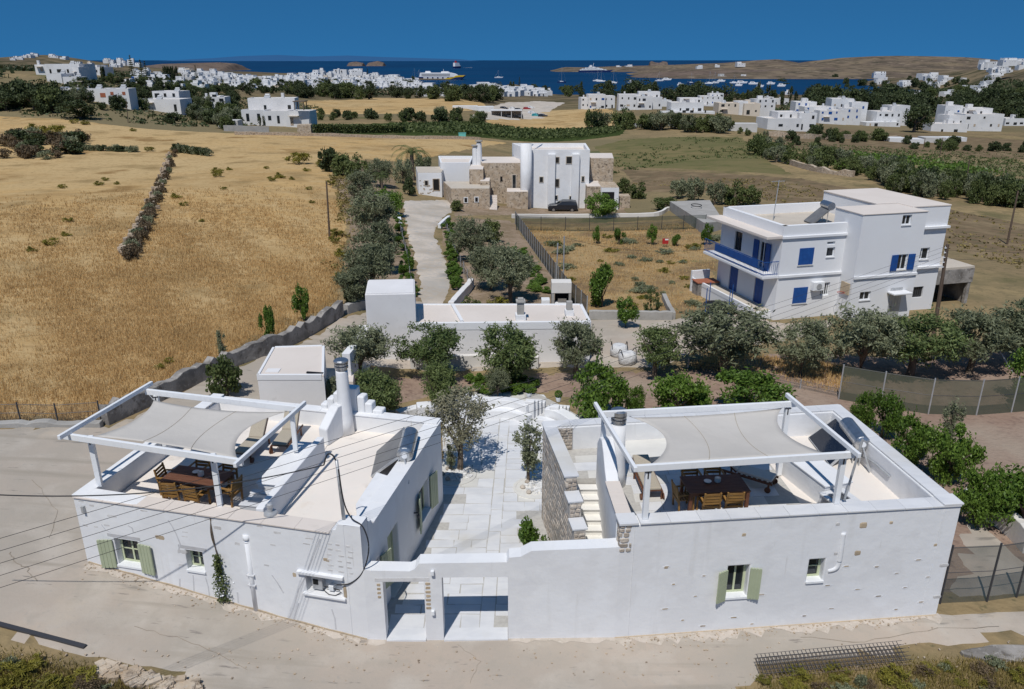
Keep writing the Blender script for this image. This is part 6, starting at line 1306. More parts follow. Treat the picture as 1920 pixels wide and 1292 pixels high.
b.tube([(1.0 * math.cos(t), 1.0 * math.sin(t), .6) for t in np.linspace(0, 2 * math.pi, 28)], .04, 6); b.build('rim', 'dark_metal', tp, org=c); b = MB(); b.lathe((0, 0, 0), [(.93, .58), (.93, .59)], 28); b.build('mat', 'black_plastic', tp, org=c)
for k in range(4):
    a = k * math.pi / 2 + .4; b = MB(); b.tube([(1.05 * math.cos(a), 1.05 * math.sin(a), 0), (1.05 * math.cos(a), 1.05 * math.sin(a), 1.9)], .03, 6); b.build('pole', 'blue', tp, org=c)
wt = thing('water_tank', 'grey square water tank with plants at the end of the terrace', 'tank', GT(1321, 552)); p = wloc(wt); b = MB(); b.obox(p, .8, .5, p.z, p.z + 1.0, .2); b.build('tank', 'wall_grey', wt, bevel=.03); b = MB(); b.obox(p, .85, .55, p.z + 1.002, p.z + 1.06, .2); b.build('lid', 'terracotta', wt)
sg = thing('red_sign', 'small red and white board standing in the dry yard', 'sign', GT(1247, 464)); p = wloc(sg); b = MB(); b.box(p.x - .3, p.x + .3, p.y, p.y + .03, p.z + .35, p.z + .9); b.build('board', 'red', sg); b = MB(); b.box(p.x - .05, p.x + .28, p.y - .006, p.y, p.z + .72, p.z + .86); b.build('panel', 'white_paint', sg); b = MB(); b.tube([p + Vector((-.2, .04, -.1)), p + Vector((-.2, .04, .6))], .02, 5); b.tube([p + Vector((.2, .04, -.1)), p + Vector((.2, .04, .6))], .02, 5); b.build('post', 'dark_metal', sg)
rp = thing('concrete_ramp', 'sloping concrete cistern roof beyond the green net fence', 'ramp', GT(1300, 425)); q = [GT(1255, 395), GT(1318, 440), GT(1356, 430), GT(1330, 388)]
b = MB(); b.prism([(v.x, v.y) for v in q], [v.z - .4 for v in q], [q[0].z + 1.2, q[1].z + 1.3, q[2].z + .9, q[3].z + .9]); b.build('slab', 'concrete', rp, bevel=.03)
b = MB(); r0 = (q[0] + q[1] + q[2] + q[3]) / 4; b.tube([Vector((r0.x + .6 * math.cos(t), r0.y + 2.5 + .9 * math.sin(t), r0.z + 1.25)) for t in np.linspace(0, 6.28, 20)], .05, 5); b.build('hose', 'black_plastic', rp)
for px, py, lab in ((992, 744, 'clipped ball plant in a white pot on the pier left of the courtyard steps'), (1047, 752, 'clipped ball plant in a white pot on the wall right of the courtyard steps')):
    p = G(px, py, .95); t = thing('potted_plant', lab, 'potted plant', p); b = MB(); b.lathe((0, 0, 0), [(.1, 0), (.14, .2), (.13, .22)], 12); b.build('pot', 'plaster_clean', t, org=(0, 0, 0))
    R = np.random.RandomState(3); g = R.normal(size=(500, 3)); g /= np.linalg.norm(g, axis=1)[:, None]; V, F = leaf_cloud(g * .17 + np.array([0, 0, .36]), .07, .05, R); obj('foliage', arr_mesh('foliage', V, F, 'citrus_leaf'), t)
p = Vector((PX.x, PX.y, 1.68)); t = thing('potted_plant', 'small cactus in a grey pot on the marble-topped pillar', 'potted plant', p); b = MB(); b.lathe((0, 0, 0), [(.08, 0), (.11, .16), (.1, .17)], 12); b.build('pot', 'concrete', t, org=(0, 0, 0)); b = MB(); b.lathe((0, 0, .16), [(.04, 0), (.08, .05), (.07, .12), (.02, .15)], 10); b.build('cactus', 'citrus_leaf', t, org=(0, 0, 0))
# planting beds in the courtyard
for lab, px, py, r in (('round gravel bed with white pebbles round the young olive', 1002, 915, .85), ('white pebble bed round the courtyard olive', 852, 890, .9)):
    p = G(px, py, 0.05); t = thing('planting_bed', lab, 'planting bed', p); b = MB(); b.lathe((0, 0, 0), [(r, -.03), (r, .03), (r - .1, .035), (r - .12, .01)], 28); b.build('edging', 'marble_cream', t, org=(0, 0, 0)); R = np.random.RandomState(int(px)); b = MB()
    for k in range(140):
        a = R.uniform(0, 6.28); rr = R.uniform(0, r * .6) ; s = R.uniform(.03, .07); b.obox((rr * math.cos(a) + r * .2, rr * math.sin(a)), s, s * .8, .0, R.uniform(.04, .1), a)
    b.build('pebbles', 'pebble', t, org=(0, 0, 0), kind='stuff')
    for k in range(3): a = 2.2 + k; s = .11; b = MB(); b.lathe((math.cos(a) * r * .55, math.sin(a) * r * .55, 0), [(s * .8, 0), (s, s * .7), (s * .5, s * 1.3), (.01, s * 1.4)], 8); b.build('rock', 'stone', t, org=(0, 0, 0))
# climbing plant on the front of the left house
p = WF.at(4.75, -.12, T(WF.at(4.75, -.1, 0).x, WF.at(4.75, -.1, 0).y)); vt = thing('climbing_plant', 'flowering creeper on tall bare stems against the front of the left house', 'climbing plant', p); R = np.random.RandomState(8)
C = np.array([WF.at(4.72 + R.normal() * (.11 if q < .6 else .06), -.1 + R.normal() * .05, p.z + .1 + q * 1.65) - p for q in R.uniform(0, 1, 800)]); V, F = leaf_cloud(C, .09, .05, R); obj('foliage', arr_mesh('foliage', V, F, 'mid_leaf'), vt)
C = np.array([WF.at(4.74 + R.normal() * .13, -.15 + R.normal() * .06, p.z + .35 + q * .75) - p for q in R.uniform(0, 1, 110)]); V, F = leaf_cloud(C, .05, .05, R); obj('flowers', arr_mesh('flowers', V, F, 'white_paint'), vt)
for k in range(3): b = MB(); b.tube(smooth_line([WF.at(4.72, -.08, p.z), WF.at(4.7 + k * .03, -.04, 2.0), WF.at(4.66 - k * .03, -.02, 2.9), WF.at(4.64 + k * .015, .0, 3.5)]), .012, 5); b.build('stem', 'bark', vt)
# rebar mesh and tarpaulin on the right verge
q = [G(1420, 1258, 0.1), G(1700, 1232, 0.1)]; rm = thing('rebar_mesh', 'rusty reinforcing mesh lying along the right foreground verge', 'wire mesh', q[0]); W = Wall(q[0], q[1]); b = MB()
for k in range(int(W.L / .12)): b.tube([W.at(k * .12, -.3, .12), W.at(k * .12 + .05, .3, .25)], .012, 4, False)
for k in range(6): b.tube([W.at(0, -.3 + k * .12, .12 + k * .026), W.at(W.L, -.28 + k * .12, .12 + k * .026)], .008, 4, False)
b.build('mesh_sheet', 'bark', rm); b2 = MB(); b2.v = [(v[0] + .07, v[1] + .12, v[2] + .05) for v in b.v]; b2.f = list(b.f); b2.build('mesh_sheet', 'dark_metal', rm)
b = MB(); q = G(1890, 1228, .02); R = random.Random(4); ring = [(q.x + 1.3 * math.cos(a) * R.uniform(.8, 1.1), q.y + .32 * math.sin(a) * R.uniform(.8, 1.1)) for a in np.linspace(0, 6.28, 18)[:-1]]; b.prism(ring, 0.0, [.06 + R.uniform(0, .1) for _ in ring]); tag(b.build('tarpaulin', 'wall_grey', org=q), 'crumpled grey tarpaulin at the right end of the near road', 'tarpaulin')
b = MB(); q0, q1 = G(-20, 1180, 1.1), G(165, 1236, .6); q0.z = T(q0.x, q0.y) + .06; q1.z = T(q1.x, q1.y) + .06; b.bar(q0, q1, .13, .06); tag(b.build('drain_channel', 'dark_metal', org=q1), 'dark drain channel along the left foreground road edge', 'drain')
# straw grass: uncountable stalks standing in the big field
def blades(n, poly, hmin, hmax, m, name, label, w=.05, per=5, bias=None):
    A = np.array(poly); lo, hi = A.min(0), A.max(0); R = np.random.RandomState(21); out = []
    P = np.empty((0, 2))
    while len(P) < n:
        q = R.uniform(lo, hi, (n * 2, 2)); d = np.hypot(q[:, 0], q[:, 1]); keep = inside(q, poly)
        pat = .5 + .5 * np.sin(q[:, 0] * .31 + 1.7 * np.sin(q[:, 1] * .17)) * np.sin(q[:, 1] * .23 + 1.3 * np.sin(q[:, 0] * .13 + 2)) + .25 * np.sin(q[:, 0] * 1.1 + q[:, 1] * .7)
        keep &= R.uniform(0, 1, len(q)) < .25 + .75 * pat
        if bias: keep &= R.uniform(0, 1, len(q)) < np.clip((bias / d) ** 1.5, 0, 1) * np.clip((105 - d) / 50, 0, 1)
        P = np.vstack([P, q[keep]])
    P = P[:n]; Z = T(P[:, 0], P[:, 1]); d = np.hypot(P[:, 0], P[:, 1])[:, None]
    V = []; 
    for k in range(per):
        a = R.uniform(0, 6.28, n); l = R.uniform(hmin, hmax, n); ln = R.uniform(.1, .5, n) * l; ww = w * R.uniform(.6, 1.4, n) * np.clip(d[:, 0] / 45, 1, 2.2)
        o = R.normal(size=(n, 2)) * .18; bx = P + o; s = np.stack([-np.sin(a), np.cos(a)], 1) * ww[:, None]; tip = bx + np.stack([np.cos(a), np.sin(a)], 1) * ln[:, None]
        V.append(np.stack([np.column_stack([bx - s, Z]), np.column_stack([bx + s, Z]), np.column_stack([tip, Z + l])], 1))
    V = np.concatenate(V).reshape(-1, 3); F = np.arange(len(V)).reshape(-1, 3); o = obj(name, arr_mesh(name, V, F, m), kind='stuff'); tag(o, label, 'grass'); return o
near_straw = pxpoly([(-300, 795), (0, 789), (120, 792), (205, 776), (330, 720), (450, 666), (560, 606), (632, 566), (640, 500), (650, 420), (630, 345), (300, 330), (-200, 330)])
blades(36000, near_straw, .12, .34, 'straw_blade', 'dry_grass', 'ripe straw-coloured grass filling the big field', .016, 5, 34)
verge1 = pxpoly([(-60, 1225), (60, 1238), (180, 1262), (300, 1290), (300, 1330), (-100, 1330)]); verge2 = pxpoly([(1400, 1305), (1470, 1274), (1700, 1252), (1920, 1236), (2000, 1230), (2000, 1340), (1400, 1340)])
blades(2200, verge1, .05, .2, 'weed_mix', 'verge_grass', 'dry weeds on the left foreground verge', .012, 6); blades(3000, verge2, .05, .2, 'weed_mix', 'verge_grass', 'dry weeds on the right foreground verge', .012, 6)
yard = pxpoly([(975, 425), (1318, 420), (1345, 500), (1300, 588), (1110, 592), (1068, 540)])
blades(5000, yard, .1, .3, 'straw_blade', 'dry_grass', 'short dry grass in the yard beside the blue-shuttered house', .018, 5)
blades(1300, pxpoly([(1340, 660), (1600, 690), (1572, 740), (1430, 706), (1300, 690)]), .1, .3, 'straw_blade', 'dry_grass', 'dry grass strip under the orchard olives', .03, 5)

# wear on the road: cracks, plaster splashes along the walls, loose stones
MT['crack'] = mat('crack', (.30, .255, .205), rough=1, spec=0); MT['splash'] = mat('splash', (.55, .48, .41), [(3, (.47, .41, .34), .42, .6), (14, (.64, .59, .53), .58, .75)], rough=1, spec=0, bump=[(12, .5, .02)])
rd = bpy.data.objects['road']
def crack(pts, w):
    P = [GT(*p) for p in pts]; L = []
    for a, c in zip(P, P[1:]): L += [a.lerp(c, t) + Vector((rng.uniform(-.05, .05), rng.uniform(-.05, .05), 0)) for t in np.linspace(0, 1, 7)[:-1]]
    b = MB()
    for a, c in zip(L, L[1:]): a.z = T(a.x, a.y) + .036; c.z = T(c.x, c.y) + .036; b.bar(a, c, w * rng.uniform(.5, 1.3), .006)
    b.build('road_crack', 'crack', rd)
for pts, w in [([(18, 1038), (28, 1052), (52, 1068), (76, 1094)], .03), ([(250, 1178), (330, 1196), (420, 1230), (470, 1262)], .014), ([(1500, 1196), (1620, 1206), (1760, 1180), (1900, 1176)], .016), ([(60, 900), (110, 960), (90, 1020)], .014), ([(860, 1212), (900, 1240), (880, 1292)], .007)]: crack(pts, w)
def splash(W, s0, s1, wd):
    n = int((s1 - s0) / .25); top = [W.at(s0 + (s1 - s0) * k / n, .05, 0) for k in range(n + 1)]; bot = [W.at(s0 + (s1 - s0) * k / n, -rng.uniform(.08, wd), 0) for k in range(n + 1)]
    b = MB(); vs = [(p.x, p.y, T(p.x, p.y) + .04) for p in top] + [(p.x, p.y, T(p.x, p.y) + .036) for p in bot]; b.add(vs, [(n + 1 + k, n + 2 + k, k + 1, k) for k in range(n)]); b.build('plaster_splash', 'splash', rd)
splash(WF, .1, WF.L - .2, .38); splash(WGt, .0, .5, .3); splash(WGt, 4.1, WGt.L, .25); splash(XF, 0, XF.L + .1, .5)
R = np.random.RandomState(77); b = MB()
for k in range(700):
    W, L_ = (WF, WF.L) if k % 3 == 0 else ((XF, XF.L) if k % 3 == 1 else (None, 0))
    if W: q = W.at(R.uniform(0, L_), -abs(R.normal()) * .22 - .03, 0)
    else: x = R.uniform(0, 1920); q = GT(x, 1235 + R.uniform(-20, 45) - (x - 700) * .01)
    s = R.uniform(.008, .03); z = T(q.x, q.y) + .03; b.obox((q.x, q.y), s, s * .7, z, z + s * 1.1, R.uniform(0, 3))
tag(b.build('loose_grit', 'stone_far', org=(0, 0, 0), kind='stuff'), 'loose grit and chips scattered on the near road', 'grit')

# ------------------------------------------------------------------ stone-and-white house up the drive
def blk(parent, name, pts, z0, z1, m, roof=None, par=0.0, rm='roof_pink', bevel=0.0):
    """upright block on a plan polygon (front-left first, anticlockwise seen from above); par: parapet height"""
    if not par:
        b = MB(); b.prism(pts, z0, z1); o = b.build(name, m, parent, bevel=bevel)
        if roof: b = MB(); b.prism(inset([Vector((x, y, 0)) for x, y in pts], .05), z1 + .002, z1 + .06); b.build('roof', rm, parent)
        return o
    b = MB(); b.prism(pts, z0, z1 - par); o = b.build(name, m, parent)
    ins = inset([Vector((x, y, 0)) for x, y in pts], .45); n = len(pts); b = MB(); vs = [(x, y, z1 - par) for x, y in pts] + [(x, y, z1) for x, y in pts] + [(x, y, z1) for x, y in ins] + [(x, y, z1 - par) for x, y in ins]
    b.add(vs, [(i, (i + 1) % n, n + (i + 1) % n, n + i) for i in range(n)] + [(n + i, n + (i + 1) % n, 2 * n + (i + 1) % n, 2 * n + i) for i in range(n)] + [(2 * n + i, 2 * n + (i + 1) % n, 3 * n + (i + 1) % n, 3 * n + i) for i in range(n)]); b.build('parapet', m, parent)
    b = MB(); b.prism(ins, z1 - par - .05, z1 - par + .02); b.build('roof', rm, parent); return o
def pl4(xl, xr, y, d, zr, skl=0.0, skr=0.0):
    """plan from pixel columns at distance y (height zr picks the sight line)"""
    k = (y * _c - (zr - CAMH) * _s) / FPX; x0, x1 = (xl - 960) * k, (xr - 960) * k
    return [(x0, y), (x1, y), (x1 + skr, y + d), (x0 + skl, y + d)]
def fwin(parent, W, lst, m='glass', frame=None, name='window', proud=.03, arch=False):
    for x0, y0, x1, y1 in lst:
        a, za = W.hit(x0, y1); c, zc = W.hit(x1, y0); z0 = W.hit((x0 + x1) / 2, y1)[1]; z1 = W.hit((x0 + x1) / 2, y0)[1]; f = MB()
        if frame: W.box(f, a - .1, c + .1, -proud - .03, .1, z0 - .1, z1 + .08); o = f.build(name, frame, parent); f = MB(); W.box(f, a, c, -proud - .05, .05, z0, z1); f.build('pane', m, o)
        else: W.box(f, a, c, -proud, .1, z0, z1); f.build(name, m, parent)
SH = thing('stone_house', 'white two-storey house with brown stone wings at the end of the drive', 'house', AY(1000, 385, 106))
zg = -3.6; zt2 = AY(1040, 281, 106).z
mp = pl4(991, 1106, 106, 9, 4, -2.2, .2); blk(SH, 'main_block', mp, zg, zt2, 'plaster', par=.6)
Wm = Wall(mp[0], mp[1]); fwin(SH, Wm, [(1041, 295, 1048, 305), (1062, 294, 1072, 306), (1041, 336, 1048, 350), (1012, 332, 1018, 341), (1091, 331, 1095, 340), (1068, 368, 1076, 375), (1036, 367, 1045, 374)], 'glass', 'roof_sand')
for xx in (1034, 1079): s_, _z = Wm.hit(xx, 320); b = MB(); Wm.box(b, s_ - .5, s_ + .5, -.5, .1, zg, zt2 - .5); b.build('pilaster', 'plaster', SH, bevel=.06)
c_ = AY(986, 360, 105.2); b = MB(); b.tube([(c_.x, c_.y, zg), (c_.x, c_.y, zt2 + .9)], .75, 14); b.build('round_chimney', 'plaster', SH, smooth=True)
p_ = pl4(904, 976, 107, 7, 2, -1, 0); z_ = AY(940, 306, 107).z; blk(SH, 'stone_wing', p_, zg, z_, 'stone_far', True, rm='roof_pink'); Wn = Wall(p_[0], p_[1]); fwin(SH, Wn, [(961, 328, 967, 355)], 'glass', 'roof_sand', 'door'); fwin(SH, Wn, [(938, 331, 942, 340)], 'dark')
p_ = pl4(1107, 1150, 109, 6, 2, 0, .5); blk(SH, 'stone_wing', p_, zg, AY(1125, 297, 109).z, 'stone_far', True, rm='roof_pink')
p_ = pl4(846, 918, 100.5, 6, 0, -1.5, 0); blk(SH, 'stone_garage', p_, zg - .5, AY(880, 354, 100.5).z, 'stone_far', True, rm='roof_sand'); Wn = Wall(p_[0], p_[1]); fwin(SH, Wn, [(871, 371, 876, 379), (891, 370, 896, 378)], 'dark', 'plaster_clean')
p_ = pl4(784, 828, 106, 6, 1, -1, 0); blk(SH, 'white_wing', p_, zg, AY(805, 324, 106).z, 'plaster', True, rm='roof_sand'); Wn = Wall(p_[0], p_[1]); fwin(SH, Wn, [(813, 336, 823, 356)], 'dark', 'stone_far', 'arched_door'); fwin(SH, Wn, [(797, 339, 802, 347)], 'dark', 'roof_sand')
for k in range(24): stone(Wn, SH, rng.uniform(.3, 1.5) if k % 2 else rng.uniform(.2, 2.8), rng.uniform(-1.8, .8), .28, .18, .1, 'stone', .03)
p_ = pl4(826, 882, 109, 8, 2, -1, 0); blk(SH, 'white_wing', p_, zg, AY(850, 305, 109).z, 'plaster_clean', par=.4)
p_ = pl4(880, 906, 104, 5, 1); blk(SH, 'stone_stair', p_, zg, AY(890, 318, 104).z, 'stone_far', True); p_ = pl4(900, 918, 103, 3, 1); blk(SH, 'stone_stair', p_, zg, AY(900, 340, 103).z, 'stone_far', True)
for k in range(9): q = AY(925, 392 - k * 3.2, 100.2 + k * .35); b = MB(); b.box(q.x - .5, q.x + .5, q.y, q.y + .36, q.z - 1, q.z); b.build('step', 'terracotta' if False else 'roof_pink', SH)
p_ = pl4(950, 990, 103.5, 3, -1); blk(SH, 'stone_terrace', p_, zg, AY(970, 360, 103.5).z, 'stone_far', True)
p_ = pl4(1100, 1128, 104, 5, -1); blk(SH, 'stone_terrace', p_, zg, AY(1110, 350, 104).z, 'stone_far', True)
p_ = pl4(1127, 1160, 103, 5, -1); blk(SH, 'carport', p_, zg, AY(1140, 352, 103).z, 'plaster', True, rm='stone_far'); Wn = Wall(p_[0], p_[1]); fwin(SH, Wn, [(1128, 360, 1152, 386)], 'dark', None, 'opening')
p_ = pl4(1160, 1182, 104, 2, -1); blk(SH, 'garden_wall', p_, zg, AY(1170, 368, 104).z, 'stone_far')
for px, py, h in ((891, 298, 2.0), (898.5, 298, 2.6)):
    q = AY(px, py + 6, 108.5); b = MB(); b.tube([q - Vector((0, 0, .5)), q + Vector((0, 0, h))], [.42, .36], 10); c2 = b.build('chimney', 'plaster', SH); b = MB(); b.tube([q + Vector((0, 0, h + .15)), q + Vector((0, 0, h + .3))], .5, 10); b.tube([q + Vector((0, 0, h)), q + Vector((0, 0, h + .15))], .25, 8); b.build('cap', 'concrete', c2)
for x0 in (983, 1000):
    q = AY(x0, 281, 110); q1 = q + Vector((1.2, .3, .7)); b = MB(); vs = [q + Vector((0, -.9, 0)), q1 + Vector((0, -.9, 0)), q1 + Vector((.1, .9, 0)), q + Vector((.1, .9, 0))]; b.add(vs, [(0, 1, 2, 3)]); b.build('solar_panel', 'panel', SH)
# cars
CARC = {}
def car(name, label, p, ang, colour, L=4.0, group=None):
    if colour not in CARC: MT['car_' + colour] = mat('car_' + colour, dict(dark=(.02, .023, .03), white=(.7, .7, .7), red=(.3, .02, .02), teal=(.05, .3, .33), silver=(.4, .41, .42))[colour], rough=.3, spec=.5); CARC[colour] = 1
    m = 'car_' + colour; t = thing(name, label, 'car', p, ang, group); h = L / 2; Z = (0, 0, 0)
    pr = [(-h, .35), (-h, .75), (-h * .96, .95), (-h * .88, 1.38), (-h * .5, 1.5), (h * .02, 1.5), (h * .4, 1.02), (h * .85, .88), (h, .68), (h, .35)]; n = len(pr); w = .84
    vs = [(x, -w * (1 if z < 1.1 else .86), z) for x, z in pr] + [(x, w * (1 if z < 1.1 else .86), z) for x, z in pr]; b = MB().add(vs, [tuple(range(n)), tuple(range(2 * n - 1, n - 1, -1))] + [((i + 1) % n, i, n + i, n + (i + 1) % n) for i in range(n)]); b.build('body', m, t, org=Z, bevel=.05)
    b = MB()
    for sy in (-1, 1):
        q = [(-h * .8, 1.02), (-h * .74, 1.36), (-h * .1, 1.4), (-h * .1, 1.02)]; b.add([(x, sy * (w * .98 - (z - 1.02) * .3), z) for x, z in q], [(0, 1, 2, 3) if sy < 0 else (3, 2, 1, 0)])
        q = [(-h * .05, 1.02), (-h * .05, 1.4), (h * .03, 1.38), (h * .3, 1.04)]; b.add([(x, sy * (w * .98 - (z - 1.02) * .3), z) for x, z in q], [(0, 1, 2, 3) if sy < 0 else (3, 2, 1, 0)])
    b.build('side_window', 'glass', t, org=Z); b = MB(); b.add([(h * .06, -.68, 1.47), (h * .06, .68, 1.47), (h * .38, .74, 1.06), (h * .38, -.74, 1.06)], [(3, 2, 1, 0)]); b.v = [(x + .02, y, z + .02) for x, y, z in b.v]; b.build('windscreen', 'glass', t, org=Z)
    for sx in (-1, 1):
        for sy in (-1, 1): b = MB(); b.tube([(sx * h * .62, sy * w * .72, .31), (sx * h * .62, sy * w * 1.02, .31)], .31, 14); wl = b.build('wheel', 'black_plastic', t, org=Z); b = MB(); b.tube([(sx * h * .62, sy * w * 1.0, .31), (sx * h * .62, sy * w * 1.035, .31)], .18, 10); b.build('rim', 'steel', wl, org=Z)
    for sy in (-1, 1): b = MB(); b.box(h - .06, h + .015, sy * .62 - .14, sy * .62 + .14, .62, .74); b.build('headlight', 'steel', t, org=Z)
    return t
q = GT(1055, 396); car('parked_car', 'dark hatchback parked in front of the stone house', q, math.pi - .05, 'dark')
for k, (x, y, c_, lab) in enumerate([(972, 208, 'dark', 'black'), (988, 206, 'red', 'dark red'), (996, 204, 'white', 'white'), (1006, 219, 'teal', 'turquoise'), (998, 214, 'white', 'pale'), (1018, 220, 'dark', 'dark'), (945, 205, 'dark', 'black'), (962, 206, 'white', 'white')]):
    car('parked_car', lab + ' car, ' + ORD[k] + ' in the gravel yard counted from its front row', GT(x, y, 380), rng.uniform(-.5, .5), c_, 4.2, 'cars in the gravel yard')
for k, (x, y, c_) in enumerate([(1168, 238, 'dark'), (1200, 240, 'silver'), (1232, 241, 'red')]): car('parked_car', ['black', 'silver', 'red'][k] + ' car under the trees beyond the vineyard', GT(x, y, 260), .1, c_, 4.2)

# ------------------------------------------------------------------ villas of the middle distance
MT['far_white'] = mat('far_white', (.70, .70, .70), [(.3, (.62, .62, .62), .4, .7), (.9, (.55, .55, .55), .6, .75)], rough=.9, spec=.1)
MT['far_cream'] = mat('far_cream', (.66, .58, .48), [(.3, (.6, .53, .44), .4, .7)], rough=.9, spec=.1)
MT['far_grey'] = mat('far_grey', (.58, .57, .55), [(.3, (.5, .49, .47), .4, .7)], rough=.9, spec=.1)
def villa(label, base, blocks, name='villa', group=None, far=None, m='far_white', depth=7.0, chim=0, auto=True, win='glass'):
    """base: pixel on the ground at the front; blocks: (x0, ytop, x1, ybottom, setback m[, depth, material]) in pixels"""
    p = GT(*base, far); t = thing(name, label, 'house', p, 0, group)
    for bk in blocks:
        x0, yt, x1, yb, sb = bk[:5]; d = bk[5] if len(bk) > 5 else depth; mm = bk[6] if len(bk) > 6 else m
        y = p.y + sb; zt = AY((x0 + x1) / 2, yt, y).z; zb_ = min(AY((x0 + x1) / 2, yb, y).z, zt - 1.5); a, c = AY(x0, yb, y).x, AY(x1, yb, y).x; h = zt - zb_
        tw = rng.uniform(-.12, .12); cx, cy = (a + c) / 2, y + d / 2; w2 = (c - a) / 2
        pts = [(cx + u * w2 * math.cos(tw) - v * d / 2 * math.sin(tw), cy + u * w2 * math.sin(tw) + v * d / 2 * math.cos(tw)) for u, v in ((-1, -1), (1, -1), (1, 1), (-1, 1))]
        blk(t, 'block', pts, min(zb_, T(cx, cy)) - 1.5, zt, mm, par=.35 if h > 2.5 else 0, rm='roof_pink')
        W = Wall(pts[0], pts[1]); rows = max(1, round(h / 3.1)); cols = max(1, round(W.L / 3.0))
        if auto:
            for r in range(rows):
                for k in range(cols):
                    if rng.random() < .3: continue
                    s = W.L * (k + .5) / cols + rng.uniform(-.3, .3); z = zb_ + h * r / rows; wd = rng.choice([.32, .4, .4, .75]); dr = r == 0 and rng.random() < .3
                    if W.L < 2.4: wd = .35
                    f = MB(); W.box(f, s - wd, s + wd, -.05, .1, z + (.1 if dr else rng.choice([.9, 1.0, 1.2])), z + 2.0); f.build('window', win if rng.random() < .8 else rng.choice(['stone_far', 'blue', 'dark']), t)
            if w2 > 2.5 and rng.random() < .75:   # water heater or stair head on the roof
                q = Vector((cx + rng.uniform(-.4, .4) * w2, cy + rng.uniform(-.1, .25) * d, zt - .35)); f = MB()
                if rng.random() < .6: f.tube([q + Vector((-.6, .5, 1.0)), q + Vector((.6, .5, 1.0))], .3, 8); f.box(q.x - .7, q.x + .7, q.y + .4, q.y + .6, q.z, q.z + .8); f.add([q + Vector((-.8, -.9, .1)), q + Vector((.8, -.9, .1)), q + Vector((.8, .4, .9)), q + Vector((-.8, .4, .9))], [(0, 1, 2, 3)]); f.build('roof_water_heater', 'steel_grey', t)
                else: f.box(q.x - 1.1, q.x + 1.1, q.y - .2, q.y + 1.8, q.z, q.z + 1.7); f.build('stair_head', mm, t)
            if rng.random() < .35: f = MB(); W.box(f, W.L * .15, W.L * .15 + min(2.6, W.L * .5), -1.1, 0, zb_ + h / rows - .15 if rows > 1 else zb_ + 2.4, zb_ + h / rows if rows > 1 else zb_ + 2.55); f.build('canopy', 'far_cream', t)
    if chim:
        for k in range(chim): bk = blocks[k % len(blocks)]; q = AY(bk[0] + (bk[2] - bk[0]) * rng.uniform(.2, .8), bk[1], p.y + bk[4] + 2); b = MB(); b.obox(q, .35, .35, q.z - .5, q.z + 1.3); b.build('chimney', m, t)
    return t
villa('white villa with round arches and a roof pergola above the grey block wall', (515, 237), [(466, 184, 552, 212, 6, 6), (455, 206, 500, 228, 2, 5), (495, 208, 552, 232, 1, 6), (538, 208, 584, 236, 0, 6)], chim=1)
b = MB(); q = [AY(x, 199, 205) for x in (552, 569)]; zz = AY(560, 191, 205).z
pt = thing('roof_pergola', 'dark roof pergola on the arched white villa', 'pergola', q[0])
for v in q:
    for dy in (0, 3): b = MB(); b.box(v.x - .1, v.x + .1, v.y + dy, v.y + dy + .2, v.z - 1, zz); b.build('post', 'bark', pt)
b = MB(); b.box(q[0].x - .3, q[1].x + .3, q[0].y - .3, q[0].y + 3.5, zz, zz + .2); b.build('roof', 'bark', pt)
villa('grey-walled shed with pale roof left of the arched villa', (427, 240), [(409, 226, 446, 241, 0, 4, 'far_grey')], 'shed', auto=False)
villa('stone gatehouse block at the corner of the arched villa', (572, 249), [(557, 234, 582, 249, 0, 3, 'stone_far')], 'gatehouse', auto=False)
villa('long low white terrace of rooms with dark red doors on the hillside', (165, 188), [(86, 164, 112, 188, 0, 6), (110, 166, 145, 188, -1, 6), (165, 166, 205, 189, -.5, 6), (200, 166, 240, 187, -1.5, 6)], win='terracotta')
villa('large white stepped villa above the hillside terrace', (130, 166), [(68, 121, 92, 140, 22, 8), (88, 120, 155, 142, 20, 9), (92, 138, 122, 164, 10, 7), (120, 144, 150, 166, 9, 6), (140, 126, 152, 150, 16, 6), (145, 156, 165, 168, 7, 5)], chim=1)
villa('white house of two joined cubes on the edge of the straw slope', (303, 210), [(288, 171, 340, 188, 9, 7), (264, 186, 342, 209, 0, 8)])
villa('low white villa half hidden in dark shrubs behind the arched villa', (385, 200), [(378, 182, 420, 196, 0, 8), (395, 180, 412, 186, 3, 5)], chim=1)
villa('white house with shaded porch left of the norfolk pines', (175, 140), [(154, 126, 192, 142, 0, 9), (160, 122, 185, 130, 4, 7)], far=420)
villa('white two-storey house among trees behind the sports pitch', (560, 168), [(541, 150, 572, 167, 0, 9)], far=480)
villa('white twin house on the far edge of the dry field', (603, 174), [(585, 156, 604, 173, 0, 9), (604, 157, 622, 172, 1, 8)], far=460)
villa('small ruined cream house beside the far dry field', (660, 184), [(648, 173, 672, 183, 0, 6, 'far_cream')], far=430, auto=False)
villa('long low white shed beside the gravel yard', (890, 207), [(848, 199, 895, 206, 0, 6), (893, 200, 925, 207, -1, 6)], 'shed', far=390, auto=False)
villa('white house cluster with rust shutters left of the grey pines', (1110, 205), [(1088, 183, 1106, 203, 1, 8), (1102, 177, 1134, 206, 0, 9), (1130, 180, 1152, 204, 2, 9)], far=370, chim=1)
villa('wide white house with an arched porch right of the rust-shuttered one', (1195, 206), [(1160, 177, 1196, 204, 1, 9), (1192, 180, 1222, 206, 0, 9), (1198, 172, 1238, 186, 8, 8), (1218, 182, 1240, 203, 3, 8)], far=372, chim=1)
villa('tiny white house with a tall box tower above the pine tops', (1210, 172), [(1200, 160, 1210, 172, 0, 7), (1208, 168, 1234, 178, 2, 8)], far=520)
